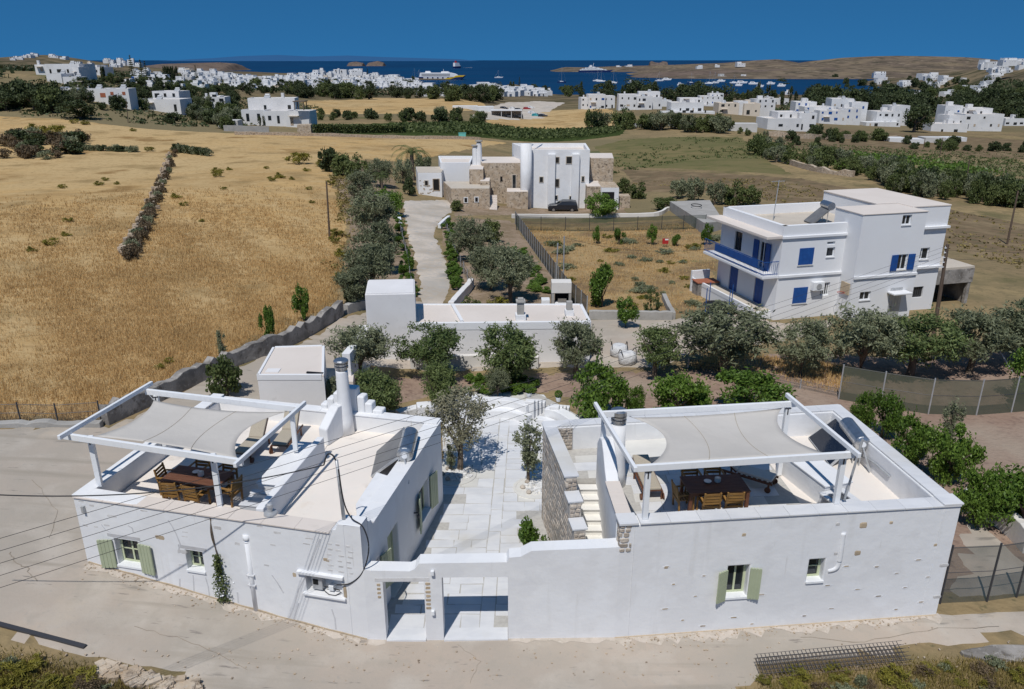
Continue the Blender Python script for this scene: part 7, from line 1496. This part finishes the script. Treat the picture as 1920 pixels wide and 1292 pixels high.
villa('white block house with an arched window on a long plinth', (1300, 212), [(1257, 192, 1318, 212, 0, 9), (1275, 184, 1316, 196, 5, 8), (1240, 209, 1340, 215, -2, 5)], far=350, chim=1)
villa('white house with a roof room behind the block with the arched window', (1340, 200), [(1312, 180, 1352, 197, 6, 9), (1330, 175, 1356, 184, 10, 6), (1318, 196, 1350, 208, 3, 5)], far=365, chim=2)
villa('cream and white row house facing the vineyards', (1390, 216), [(1346, 193, 1384, 215, 0, 9, 'far_cream'), (1382, 190, 1400, 215, 1, 8), (1394, 194, 1424, 215, -1, 9, 'far_cream'), (1414, 186, 1452, 206, 6, 8)], far=345, chim=1)
villa('modern white house with wide dark openings behind the dry stone wall', (1480, 246), [(1434, 222, 1500, 244, 0, 10), (1456, 210, 1502, 226, 4, 8), (1498, 212, 1530, 244, 1, 9)], far=268, chim=0)
villa('white house with a blue door among the joined cubes', (1540, 232), [(1492, 191, 1530, 214, 14, 9), (1505, 200, 1560, 222, 8, 9), (1533, 207, 1586, 230, 2, 9), (1580, 203, 1612, 226, 5, 8), (1560, 185, 1600, 204, 18, 9), (1596, 192, 1626, 208, 14, 8)], far=290, chim=2, win='blue')
villa('pale flat house left of the big umbrella pine', (1660, 237), [(1638, 209, 1686, 236, 2, 9), (1668, 198, 1704, 212, 10, 8), (1620, 229, 1688, 240, -2, 6)], far=300)
villa('sprawling white house with cube roof rooms right of the umbrella pine', (1800, 246), [(1746, 232, 1812, 252, -6, 8), (1774, 216, 1808, 236, 0, 8), (1806, 214, 1878, 242, 2, 9), (1772, 198, 1804, 216, 12, 8), (1810, 203, 1860, 218, 10, 9)], far=310, chim=1)
villa('white twin cube house behind the cream row house', (1440, 196), [(1424, 182, 1450, 196, 0, 8), (1450, 185, 1478, 197, 1, 8)], far=420, chim=1)
villa('white roofs stepping up behind the house with the blue door', (1600, 200), [(1564, 184, 1598, 200, 0, 9), (1596, 188, 1632, 202, 2, 8), (1576, 178, 1590, 186, 3, 5)], far=400, chim=1)
villa('low white house between the pale flat house and the wood', (1720, 205), [(1704, 194, 1740, 206, 0, 8)], far=400)
villa('small white house left of the cream row among the trees', (1246, 200), [(1234, 188, 1258, 201, 0, 8)], far=400)
villa('white house at the right edge below the wood', (1900, 236), [(1884, 222, 1932, 238, 0, 8)], far=330)
for k, (x0, y0, x1, y1, c_) in enumerate([(1668, 259, 1700, 268, 'far_white'), (1696, 261, 1732, 270, 'far_white'), (1733, 258, 1770, 269, 'far_grey'), (1770, 258, 1812, 266, 'far_white'), (1260, 224, 1340, 238, 'far_grey'), (1345, 232, 1420, 246, 'far_grey')]):
    villa('low flat farm shed, ' + ORD[k] + ' of those among the stone walls right of the vineyard', ((x0 + x1) / 2, y1), [(x0, y0, x1, y1, 0, 5, c_)], 'shed', auto=False, group='sheds among the stone walls')
cp = thing('car_shelter', 'white-roofed open car shelter in front of the gravel yard', 'shelter', GT(950, 222, 372)); p = wloc(cp); a, c = AY(920, 222, p.y).x, AY(979, 222, p.y).x; zt3 = AY(950, 208, p.y).z
b = MB(); b.box(a, c, p.y, p.y + 6, zt3, zt3 + .3); b.build('roof', 'far_white', cp)
for k in range(4): xx = a + .3 + (c - a - .6) * k / 3; b = MB(); b.box(xx - .12, xx + .12, p.y + .2, p.y + .45, p.z - 1, zt3); b.build('post', 'far_grey', cp)
b = MB(); b.box(a, c, p.y + 5.6, p.y + 5.9, p.z - 1, zt3); b.build('back_wall', 'stone_far', cp)
for k in range(3): car('parked_car', ORD[k] + ' dark car from the left under the white car shelter', Vector((a + 3 + k * 5.0, p.y + 3, p.z)), 1.5, 'dark', 4.2, 'cars under the shelter')
q = GT(867, 260); b = MB(); b.box(q.x - .9, q.x + .9, q.y - .5, q.y + .5, q.z, q.z + 1.3); MT['turq'] = mat('turq', (.16, .52, .47), rough=.5); sk_ = thing('turquoise_skip', 'turquoise bin standing against the far field wall', 'bin', q); b.build('box', 'turq', sk_); b = MB(); b.box(q.x - .95, q.x + .95, q.y - .55, q.y + .55, q.z + 1.302, q.z + 1.42); b.build('lid', 'turq', sk_)
# ------------------------------------------------------------------ far town
def small_house(label, group, px, py, wpx, hpx, far, base_z=None):
    p = GT(px, py, far)
    if base_z is None and (p.z < SEA + .6 or p.y > 1400): return None
    if base_z: p = AY(px, py, far)
    k = p.y / FPX * 1.03; w = wpx * k; h = hpx * k; d = w * rng.uniform(.7, 1.0); tw = rng.uniform(-.35, .35)
    t = thing('town_house', label, 'house', p, tw, group); m = rng.choices(['far_white', 'far_cream', 'far_grey'], [14, 1, 1])[0]; Z = (0, 0, 0)
    b = MB(); b.box(-w / 2, w / 2, 0, d, -3, h * .62); b.build('ground_floor', m, t, org=Z)
    f = rng.uniform(.45, .9); o = rng.choice([-1, 1]) * (1 - f) / 2; b = MB(); b.box(w * (o - f / 2), w * (o + f / 2), d * .15, d * .98, h * .62, h); b.build('upper_floor', m, t, org=Z)
    n = max(2, int(w / 3.2))
    for i in range(n):
        x = -w / 2 + w * (i + .5) / n + rng.uniform(-.6, .6); wz = rng.uniform(.35, .6)
        if rng.random() < .55: b = MB(); b.box(x - wz, x + wz, -.06, .1, h * .2, h * .2 + rng.uniform(.9, 1.6)); b.build('window', rng.choice(['glass', 'glass', 'far_grey', 'blue']), t, org=Z)
        if rng.random() < .5 and abs(x - w * o) < w * f / 2 - .6: b = MB(); b.box(x - .5, x + .5, d * .15 - .06, d * .15 + .1, h * .7, h * .7 + 1.3); b.build('window', 'glass', t, org=Z)
    return t
RG = [('white cube house packed into the old town on the headland hump', 'old town houses', 150, (440, 785), (136, 166), 'hump', (12, 22), (6, 9.5)),
      ('white row house at the seaward edge of the fields', 'seaward row houses', 34, (790, 1012), (170, 181), 560, (14, 26), (10, 15)),
      ('white house in the spread below the left hills', 'houses below the left hills', 38, (235, 440), (136, 168), 'left', (10, 20), (7, 11)),
      ('small white villa on the top of the left hill', 'villas on the left hill', 12, (22, 130), (101, 109), 1330, (6, 12), (4, 6)),
      ('white villa on the shoulder of the left hill', 'villas on the hill shoulder', 16, (140, 260), (114, 128), 1200, (7, 13), (4, 7)),
      ('white villa on the slope at the right edge', 'villas on the right slope', 12, (1845, 1925), (118, 152), 900, (10, 24), (7, 10)),
      ('white house by the water across the bay', 'houses across the bay', 14, (1560, 1790), (141, 166), 1020, (10, 20), (6, 9)),
      ('white house among trees before the bay', 'houses among the trees', 16, (1420, 1860), (168, 182), 700, (12, 22), (6, 9))]
for lab, grp, n, xr, yr, fr_, wr_, hr_ in RG:
    pts = []
    for k in range(n):
        x = rng.uniform(*xr); y = rng.uniform(*yr)
        if fr_ == 'hump':
            c = 149 - 16 * math.exp(-((x - 640) / 70) ** 2) + 10 * max(0, (x - 720) / 70); y = c + (168 - c) * rng.uniform(0, 1) ** .8; far = 1250 - (y - 130) * 20
        elif fr_ == 'left': far = 1000 - (y - 136) * 12
        elif lab.startswith('small white'): y = 111 - 9 * math.exp(-((x - 78) / 30) ** 2) + rng.uniform(-1, 3); far = fr_
        else: far = fr_
        pts.append((y, x, far))
    for y, x, far in sorted(pts): small_house(lab, grp, x, y, rng.uniform(*wr_), rng.uniform(*hr_), far)
for k, (x, y, w, h, far) in enumerate([(1160, 127.5, 9, 4, 2850), (1180, 127, 11, 5, 2850), (1312, 127, 10, 4, 2000), (1390, 123, 14, 6, 1960), (1356, 149, 12, 9, 1720), (1392, 149, 11, 8, 1720), (1416, 152, 9, 5, 1710), (1455, 153, 10, 5, 1710), (1475, 150, 12, 7, 1720), (1540, 152, 11, 5, 1700), (1345, 124, 8, 3, 2000), (1250, 128, 8, 3, 2850)]):
    small_house(ORD[k] + ' white house on the bare headland, counted from its seaward end', 'houses on the headland', x, y, w, h, far, 1)

def town_mass(label, n, xr, top, bot, size, seed, near=480):
    R = random.Random(seed); b = MB(); d = MB()
    for k in range(n):
        x = R.uniform(*xr); a = top(x); y = a + (bot - a) * R.random() ** .8; p = GT(x, y, 900)
        if p.z < SEA + .6 or p.y > 1450 or p.y < near: continue
        k_ = p.y / FPX; w = R.uniform(*size) * k_; h = R.uniform(4, 7.5) * k_; dp = R.uniform(6, 10); tw = R.uniform(-.4, .4); b.obox((p.x, p.y + dp / 2), w / 2, dp / 2, p.z - 2, p.z + h, tw)
        if R.random() < .5: b.obox((p.x + R.uniform(-.2, .2) * w, p.y + dp * .6), w * R.uniform(.2, .35), dp * .35, p.z + h, p.z + h + 2.2, tw)
        for q in range(max(1, int(w / 4))):
            if R.random() < .6: xx = p.x - w * .4 + q * 4 + R.uniform(0, 1.5); d.box(xx, xx + R.uniform(.7, 1.3), p.y - .12 - abs(xx - p.x) * abs(math.sin(tw)), p.y + .3, p.z + h * .25, p.z + h * .25 + R.uniform(1, 1.6))
    t = thing('distant_town', label, 'town', AY((xr[0] + xr[1]) / 2, bot, 900)); t['kind'] = 'stuff'; b.build('cubes', 'far_white', t, kind='stuff'); d.build('openings', 'dark', t, kind='stuff')
town_mass('tight mass of tiny white cubes filling the old town', 260, (440, 790), lambda x: 150 - 16 * math.exp(-((x - 640) / 70) ** 2) + 10 * max(0, (x - 720) / 70), 168, (7, 13), 1)
town_mass('scatter of tiny white cubes between the left hills and the old town', 90, (200, 450), lambda x: 138, 166, (7, 14), 2, 560)
town_mass('tight mass of tiny white cubes along the seaward edge', 60, (780, 1030), lambda x: 169 + (x > 880) * 4, 181, (9, 17), 3)
town_mass('scatter of tiny white cubes on the right hand slopes', 30, (1560, 1930), lambda x: 150 - (x > 1860) * 22, 178, (7, 13), 4, 700)
# ------------------------------------------------------------------ trees of the middle and far distance
def belt(kind, n, xr, top, base, hpx, label, group, far, spread=1.0):
    for k in range(n):
        x = rng.uniform(*xr); t = (x - xr[0]) / (xr[1] - xr[0]); yb = base[0] + (base[1] - base[0]) * t + rng.uniform(-top, top); h = rng.uniform(*hpx)
        kd = rng.choice(kind); p = GT(x, yb, far); k_ = p.y / FPX; plant(kd, p, h * k_ * 1.02, h * k_ * (rng.uniform(.25, .35) if kd in ('cypress', 'pine') else rng.uniform(.9, 1.5)) * spread, label, group)
belt(['broad', 'broad', 'bushy'], 46, (560, 935), 4, (182, 190), (16, 28), 'dark tree in the thick belt behind the far dry field', 'tree belt behind the dry field', 460)
belt(['broad', 'dark_bush', 'broad', 'cypress'], 34, (1130, 1560), 6, (186, 196), (18, 32), 'dark tree in front of the bay between the white houses', 'trees before the bay', 560)
belt(['broad', 'broad', 'cypress', 'dark_bush'], 74, (1500, 1935), 14, (206, 222), (22, 40), 'dark pine in the dense wood behind the right hand villas', 'wood behind the villas', 430)
belt(['broad', 'bushy'], 22, (1640, 1930), 6, (182, 186), (12, 20), 'dark tree on the slope above the wood at the right', 'trees on the right slope', 720)
belt(['bushy', 'grey_bush', 'broad'], 20, (1108, 1440), 3, (240, 250), (18, 32), 'grey-green tree along the far edge of the vineyard', 'trees beyond the vineyard', 275)
belt(['grey_bush', 'bushy'], 10, (1270, 1440), 4, (244, 256), (10, 16), 'grey-green bush among the stone walls', 'bushes among the stone walls', 250)
belt(['broad', 'bushy', 'dark_bush'], 16, (-10, 120), 10, (196, 208), (22, 42), 'dark tree at the left edge above the straw slope', 'trees at the left edge', 230)
belt(['dark_bush', 'bushy', 'grey_bush'], 26, (340, 440), 12, (208, 236), (16, 28), 'dark shrub in the scrub left of the arched villa', 'scrub left of the arched villa', 240)
belt(['broad', 'dark_bush'], 30, (120, 470), 6, (172, 184), (10, 18), 'dark tree before the spread of the left hand houses', 'trees before the left houses', 520)
belt(['bushy', 'grey_bush', 'dark_bush'], 18, (760, 905), 6, (226, 232), (12, 22), 'round bush between the dry field and the vineyard', 'bushes by the vineyard', 290)
belt(['bushy', 'dark_bush'], 14, (590, 760), 3, (222, 226), (9, 16), 'garden shrub behind the clipped hedge', 'shrubs behind the hedge', 250)
belt(['bushy', 'grey_bush', 'mid' if False else 'bushy'], 40, (1420, 1720), 8, (290, 345), (16, 32), 'bright green bush along the tumbled wall in the right fields', 'bushes along the tumbled wall', 150)
belt(['dark_bush', 'grey_bush', 'bushy'], 60, (1660, 1960), 10, (350, 392), (26, 48), 'dark reed clump in the bank behind the blue-shuttered house', 'reed bank', 120, .8)
belt(['bushy', 'dark_bush'], 22, (1480, 1930), 8, (270, 285), (10, 20), 'leafy bush between the farm sheds and the vines', 'bushes by the farm sheds', 220)
belt(['dark_bush', 'bushy'], 16, (1480, 1660), 3, (258, 268), (12, 22), 'dark bush along the wall before the farm sheds', 'bushes before the farm sheds', 235)
for x, y0, y1, lab in [(250, 103, 150, 'tallest dark norfolk pine above the left hand houses'), (268, 112, 152, 'norfolk pine just right of the tallest one'), (276, 114, 152, 'norfolk pine at the right of the three above the houses'), (369, 122, 150, 'lone norfolk pine before the old town'), (690, 128, 150, 'norfolk pine in the middle of the old town'), (974, 144, 168, 'norfolk pine beside the seaward row houses')]:
    p = GT(x, y1, 600); plant('pine', p, AY(x, y0, p.y).z - p.z, .36 * (AY(x, y0, p.y).z - p.z), lab)
for k, x in enumerate((193, 196, 310, 314, 318, 322, 326, 332, 957, 962, 1090)): p = GT(x, 150 + (k < 2) * 0 + (x > 900) * 28, 500); plant('cypress', p, 22 * p.y / FPX, 6 * p.y / FPX, ORD[k] + ' slim cypress counted from the left across the far houses', 'cypresses among the far houses')
plant_px('broad', 1684, 198, 1742, 248, 'big umbrella pine between the two right hand villas', far=290)
plant_px('broad', 115, 188, 186, 222, 'wide dark carob tree on the brow of the straw slope', far=190)
plant_px('dark_bush', 310, 212, 340, 232, 'round dark bush below the two-cube house', far=200)
for k in range(4): plant_px('cypress', 484 + k * 9, 218, 491 + k * 9, 236, ORD[k] + ' clipped yellow-green cone in the forecourt of the arched villa', 'cones of the arched villa', 208)
belt(['dark_bush', 'grey_bush', 'bushy', 'broad'], 46, (90, 440), 10, (196, 200), (12, 24), 'dark shrub in the rough ground between the hillside villas', 'shrubs between the hillside villas', 250)
belt(['bushy', 'dark_bush', 'broad'], 44, (120, 620), 9, (160, 178), (9, 18), 'dark tree among the spread of far white houses', 'trees among the far houses', 560)
belt(['dark_bush', 'broad'], 30, (430, 800), 8, (158, 162), (6, 10), 'small dark tree between the old town cubes', 'trees in the old town', 850)
belt(['dark_bush', 'bushy', 'broad'], 30, (930, 1500), 5, (176, 186), (8, 16), 'dark tree between the seaward houses and the bay', 'trees by the shore', 620)
belt(['dark_bush', 'broad'], 40, (1450, 1930), 12, (160, 168), (7, 13), 'small dark tree on the far right hand slopes', 'trees on the far slopes', 850)
def scrub(name, label, poly_px, n, size, m, seed, lift=.5, per=7):
    poly = pxpoly(poly_px); A = np.array(poly); lo, hi = A.min(0), A.max(0); R = np.random.RandomState(seed); q = R.uniform(lo, hi, (n * 6, 2)); q = q[inside(q, poly)][:n]
    q = q[(np.sin(q[:, 0] * .05 + seed) * np.sin(q[:, 1] * .04 + 2 * seed) + .6 * np.sin(q[:, 0] * .21) * np.sin(q[:, 1] * .17)) > R.uniform(-1, .5, len(q))]
    C = np.repeat(np.column_stack([q, T(q[:, 0], q[:, 1]) + lift * .5]), per, 0); C += R.normal(size=C.shape) * np.array([size * .7, size * .7, lift * .4]); V, F = leaf_cloud(C, size, size * .65, R)
    o = obj(name, arr_mesh(name, V, F, m), kind='stuff'); tag(o, label, 'scrub'); return o
scrub('hillside_scrub', 'low scrub scattered between the villas on the left', [(-80, 212), (130, 222), (330, 238), (560, 236), (600, 200), (420, 172), (0, 165), (-80, 170)], 2600, .8, 'dark_leaf', 1)
scrub('far_scrub', 'low scrub on the slopes among the far houses', [(-60, 160), (560, 172), (900, 182), (760, 160), (440, 146), (200, 128), (-60, 122)], 3400, 2.4, 'dark_leaf', 2, 1.4)
scrub('field_scrub', 'weedy green patches in the right hand fields', [(1130, 330), (1300, 300), (1450, 300), (1700, 340), (1960, 380), (1960, 290), (1500, 268), (1180, 262)], 3400, .45, 'mid_leaf', 3, .3)
scrub('field_scrub', 'dry weeds in the fields behind the blue-shuttered house', [(1180, 345), (1400, 335), (1700, 380), (1960, 430), (1960, 520), (1780, 470), (1400, 366)], 1300, .3, 'weed_mix', 4, .2)
scrub('bay_scrub', 'dark scrub on the slopes round the bay', [(1420, 215), (1935, 235), (1935, 150), (1780, 165), (1500, 185)], 3000, 2.0, 'dark_leaf', 5, 1.2)
scrub('edge_scrub', 'weeds along the edge of the straw field beside the olives', [(600, 500), (640, 400), (618, 330), (650, 330), (668, 420), (660, 560), (620, 570)], 420, .3, 'weed_mix', 6, .35, 10)
# vine rows and the clipped hedge
hz = thing('hedge', 'long clipped green hedge right of the arched villa', 'hedge', GT(670, 250)); R = np.random.RandomState(2); ax = GT(588, 250); bx = GT(760, 250)
C = np.array([(ax.x + (bx.x - ax.x) * u + R.normal() * .1 - hz.location.x, ax.y + (bx.y - ax.y) * u + R.uniform(-1.2, 1.2) - hz.location.y, T(ax.x + (bx.x - ax.x) * u, ax.y + (bx.y - ax.y) * u) - hz.location.z + 2.2 * w) for u, w in R.uniform(0, 1, (5000, 2))]); V, F = leaf_cloud(C, .5, .35, R); obj('foliage', arr_mesh('foliage', V, F, 'mid_leaf'), hz)
P = []
poly = pxpoly([(745, 236), (900, 234), (1170, 240), (1150, 252), (900, 256), (760, 250)]); A = np.array(poly); lo, hi = A.min(0), A.max(0); yy = lo[1]
while yy < hi[1]:
    xs = np.arange(lo[0], hi[0], .55); q = np.column_stack([xs + R.uniform(-.2, .2, len(xs)), np.full(len(xs), yy) + R.uniform(-.25, .25, len(xs))]); P.append(q[inside(q, poly)]); yy += 2.4
P = np.vstack(P); Z = T(P[:, 0], P[:, 1]); C = np.repeat(np.column_stack([P, Z]), 3, 0); C += R.normal(size=C.shape) * np.array([.4, .35, .2]) + np.array([0, 0, .8]); V, F = leaf_cloud(C, .9, .6, R); o = obj('vineyard', arr_mesh('vineyard', V, F, 'mid_leaf'), kind='stuff'); tag(o, 'green vineyard rows beyond the straw field', 'vineyard')
P = []
poly = pxpoly([(1500, 300), (1600, 290), (1760, 305), (1880, 330), (1760, 345), (1620, 332)]); A = np.array(poly); lo, hi = A.min(0), A.max(0); q = R.uniform(lo, hi, (2600, 2)); q = q[inside(q, poly)]; q = q[np.sin(q[:, 0] * .4) * np.sin(q[:, 1] * .3 + 1) > -.2]; C = np.column_stack([q, T(q[:, 0], q[:, 1]) + R.uniform(.2, 1.0, len(q))]); C = np.repeat(C, 4, 0) + R.normal(size=(len(C) * 4, 3)) * np.array([.5, .5, .2]); V, F = leaf_cloud(C, .6, .4, R); o = obj('vine_field', arr_mesh('vine_field', V, F, 'citrus_leaf'), kind='stuff'); tag(o, 'sprawling green vines in the right hand fields', 'vines')

# ------------------------------------------------------------------ ships and boats
MT['hull_blue'] = mat('hull_blue', (.01, .025, .10), rough=.4); MT['hull_yellow'] = mat('hull_yellow', (.60, .40, .02), rough=.4); MT['ship_white'] = mat('ship_white', (.78, .78, .78), rough=.5)
def ship_frame(px, py): p = G(px, py, SEA); return p, p.y / FPX * 1.02
def side_prism(t, name, prof, w, m):
    """prof: (x, z) outline seen from the side, extruded across the beam"""
    n = len(prof); vs = [(x, -w / 2, z) for x, z in prof] + [(x, w / 2, z) for x, z in prof]
    return MB().add(vs, [tuple(range(n)), tuple(range(2 * n - 1, n - 1, -1))] + [((i + 1) % n, i, n + i, n + (i + 1) % n) for i in range(n)]).build(name, m, t, org=(0, 0, 0))
p, k = ship_frame(830, 149); L = 80 * k; fe = thing('ferry', 'large white, blue and yellow catamaran ferry leaving the harbour', 'ferry', p, -.06); h = L / 2
side_prism(fe, 'hull', [(-h, -.5), (-h, 5.0), (h * .55, 5.0), (h * .8, 5.6), (h, 7.5), (h * .9, 3.2), (h * .8, -.5)], 24, 'hull_blue')
side_prism(fe, 'bow_stripe', [(h * .25, 3.2), (h * .5, 4.5), (h * .62, 7.6), (h * .99, 7.6), (h * .93, 5.4), (h * .6, 4.2), (h * .35, .6), (-h, .6), (-h, 1.4), (h * .1, 1.4)], 24.3, 'hull_yellow')
side_prism(fe, 'superstructure', [(-h * .98, 5.01), (-h * .94, 12.5), (h * .35, 12.5), (h * .55, 10.5), (h * .66, 7.65), (h * .58, 5.02)], 23, 'ship_white')
for z in (6.6, 9.4): b = MB(); b.box(-h * .88, h * .36, -11.62, -11.5, z, z + 1.1); b.build('window_band', 'glass', fe, org=(0, 0, 0))
side_prism(fe, 'bridge', [(-h * .05, 12.51), (-h * .02, 15), (h * .22, 15), (h * .32, 12.51)], 16, 'ship_white'); side_prism(fe, 'funnel', [(-h * .75, 12.51), (-h * .72, 15.5), (-h * .55, 15.5), (-h * .5, 12.51)], 8, 'ship_white')
b = MB(); b.tube([(h * .05, 0, 15), (h * .05, 0, 19)], .3, 6); b.build('mast', 'ship_white', fe, org=(0, 0, 0))
for k_ in range(6): x = -h * .8 + k_ * h * .22; b = MB(); b.box(x, x + h * .16, -12.06, -12.0, 2.0, 4.2); b.build('hull_lettering_panel', 'ship_white', fe, org=(0, 0, 0))
p, k = ship_frame(857, 128); L = 16 * k; f2 = thing('ferry', 'small white ferry far out trailing a wake', 'ferry', p, .9); h = L / 2
side_prism(f2, 'hull', [(-h, -.5), (-h, 8), (h, 9), (h * .9, -.5)], L * .3, 'hull_blue'); side_prism(f2, 'superstructure', [(-h * .95, 8.02), (-h * .9, 24), (h * .4, 24), (h * .6, 15), (h * .9, 9.05)], L * .28, 'ship_white'); side_prism(f2, 'funnel', [(-h * .6, 24.02), (-h * .55, 33), (-h * .2, 33), (-h * .1, 24.02)], L * .1, 'red')
p, k = ship_frame(1116, 135.5); L = 58 * k; cr = thing('cruise_yacht', 'white cruise yacht with a dark hull anchored off the spit', 'ship', p, -.05); h = L / 2
side_prism(cr, 'hull', [(-h, -.5), (-h, 5.0), (h * .9, 6.0), (h * 1.05, 7.0), (h * .85, -.5)], 16, 'hull_blue')
for i, (a, c, z0, z1) in enumerate([(-.92, .75, 5.1, 8.2), (-.8, .5, 8.22, 11), (-.6, .3, 11.02, 13.8), (-.4, .05, 13.82, 16.4)]): side_prism(cr, 'deck', [(h * a, z0), (h * a, z1), (h * (c - .12), z1), (h * c, z0)], 15 - i * 2, 'ship_white'); b = MB(); b.box(h * (a + .05), h * (c - .2), -(15 - i * 2) / 2 - .1, -(15 - i * 2) / 2 + .1, z0 + 1.0, z0 + 1.9); b.build('window_band', 'glass', cr, org=(0, 0, 0))
b = MB(); b.tube([(-h * .15, 0, 16), (-h * .1, 0, 27)], .6, 6); b.build('mast', 'ship_white', cr, org=(0, 0, 0)); side_prism(cr, 'funnel', [(-h * .36, 16.42), (-h * .33, 21), (-h * .22, 21), (-h * .2, 16.42)], 6, 'ship_white')
def sailboat(lab, px, py, mast, dark=False):
    p, k = ship_frame(px, py); t = thing('sailing_boat', lab, 'boat', p, rng.uniform(-.5, .5), 'sailing boats in the bay'); L = 15 * k; h = L / 2
    side_prism(t, 'hull', [(-h, -.3), (-h, 1.4), (h * 1.1, 1.9), (h * .8, -.3)], 4, 'hull_blue' if dark else 'ship_white'); side_prism(t, 'cabin', [(-h * .4, 1.5), (-h * .35, 2.6), (h * .3, 2.4), (h * .45, 1.7)], 2.6, 'ship_white')
    b = MB(); b.tube([(0, 0, 1.5), (0, 0, mast * k)], [.18, .1], 6); b.tube([(0, 0, 3), (-h * .8, 0, 3)], .14, 5); b.build('mast', 'steel_grey', t, org=(0, 0, 0)); b = MB(); b.tube([(h, 0, 1.8), (0, 0, mast * k)], .05, 4); b.tube([(-h, 0, 1.4), (0, 0, mast * k)], .05, 4); b.build('rigging', 'steel_grey', t, org=(0, 0, 0))
for k_, (x, y, mh, dk) in enumerate([(1053, 155, 26, True), (1127, 153, 20, False), (1150, 156, 22, False), (1236, 152, 16, False), (1296, 157, 18, True), (1330, 157, 20, False), (1340, 156, 18, False), (1376, 156, 14, False), (935, 146, 12, False), (778, 148, 18, False), (786, 149, 16, False), (1120, 152, 18, False)]): sailboat(ORD[k_] + ' sailing boat in a list running along the bay', x, y, mh, dk) if False else sailboat(('dark-hulled' if dk else 'white-hulled') + ' sailing boat ' + ['alone off the seaward houses', 'with a tall mast before the grey pines', 'just right of the tall-masted one', 'off the tip of the near headland', 'moored near the middle of the bay', 'left of a close pair under the headland', 'right of a close pair under the headland', 'by the white beach houses', 'far out towards the open sea', 'left of two behind the ferry quay', 'right of two behind the ferry quay', 'close beside the tall-masted one'][k_], x, y, mh, dk)
for k_, (x, y, w) in enumerate([(1186, 155, 16), (1250, 150, 17), (1352, 153, 14), (1390, 156, 20), (1412, 158, 16), (1445, 158, 14), (1275, 160, 10), (1385, 161, 12), (1465, 162, 14), (1425, 163, 12)]):
    p, k = ship_frame(x, y); L = w * k; h = L / 2; t = thing('motor_yacht', 'white motor yacht, ' + ORD[k_] + ' of ten, moored in the bay', 'boat', p, rng.uniform(-.3, .3), 'motor yachts in the bay'); side_prism(t, 'hull', [(-h, -.3), (-h, 1.8), (h * 1.05, 2.6), (h * .8, -.3)], L * .28, 'ship_white'); side_prism(t, 'cabin', [(-h * .7, 1.9), (-h * .6, 4.2), (h * .1, 4.2), (h * .5, 2.3)], L * .2, 'ship_white'); b = MB(); b.box(-h * .5, h * .1, -L * .102, -L * .1, 2.8, 3.6); b.build('window_band', 'glass', t, org=(0, 0, 0))
b = MB(); q0, q1 = G(868, 127.2, SEA + .3), G(885, 126.6, SEA + .3); b.add([(q0.x, q0.y - 6, SEA + .25), (q1.x, q1.y - 30, SEA + .25), (q1.x, q1.y + 30, SEA + .25), (q0.x, q0.y + 6, SEA + .25)], [(0, 1, 2, 3)]); b.build('wake', 'far_white', kind='structure')
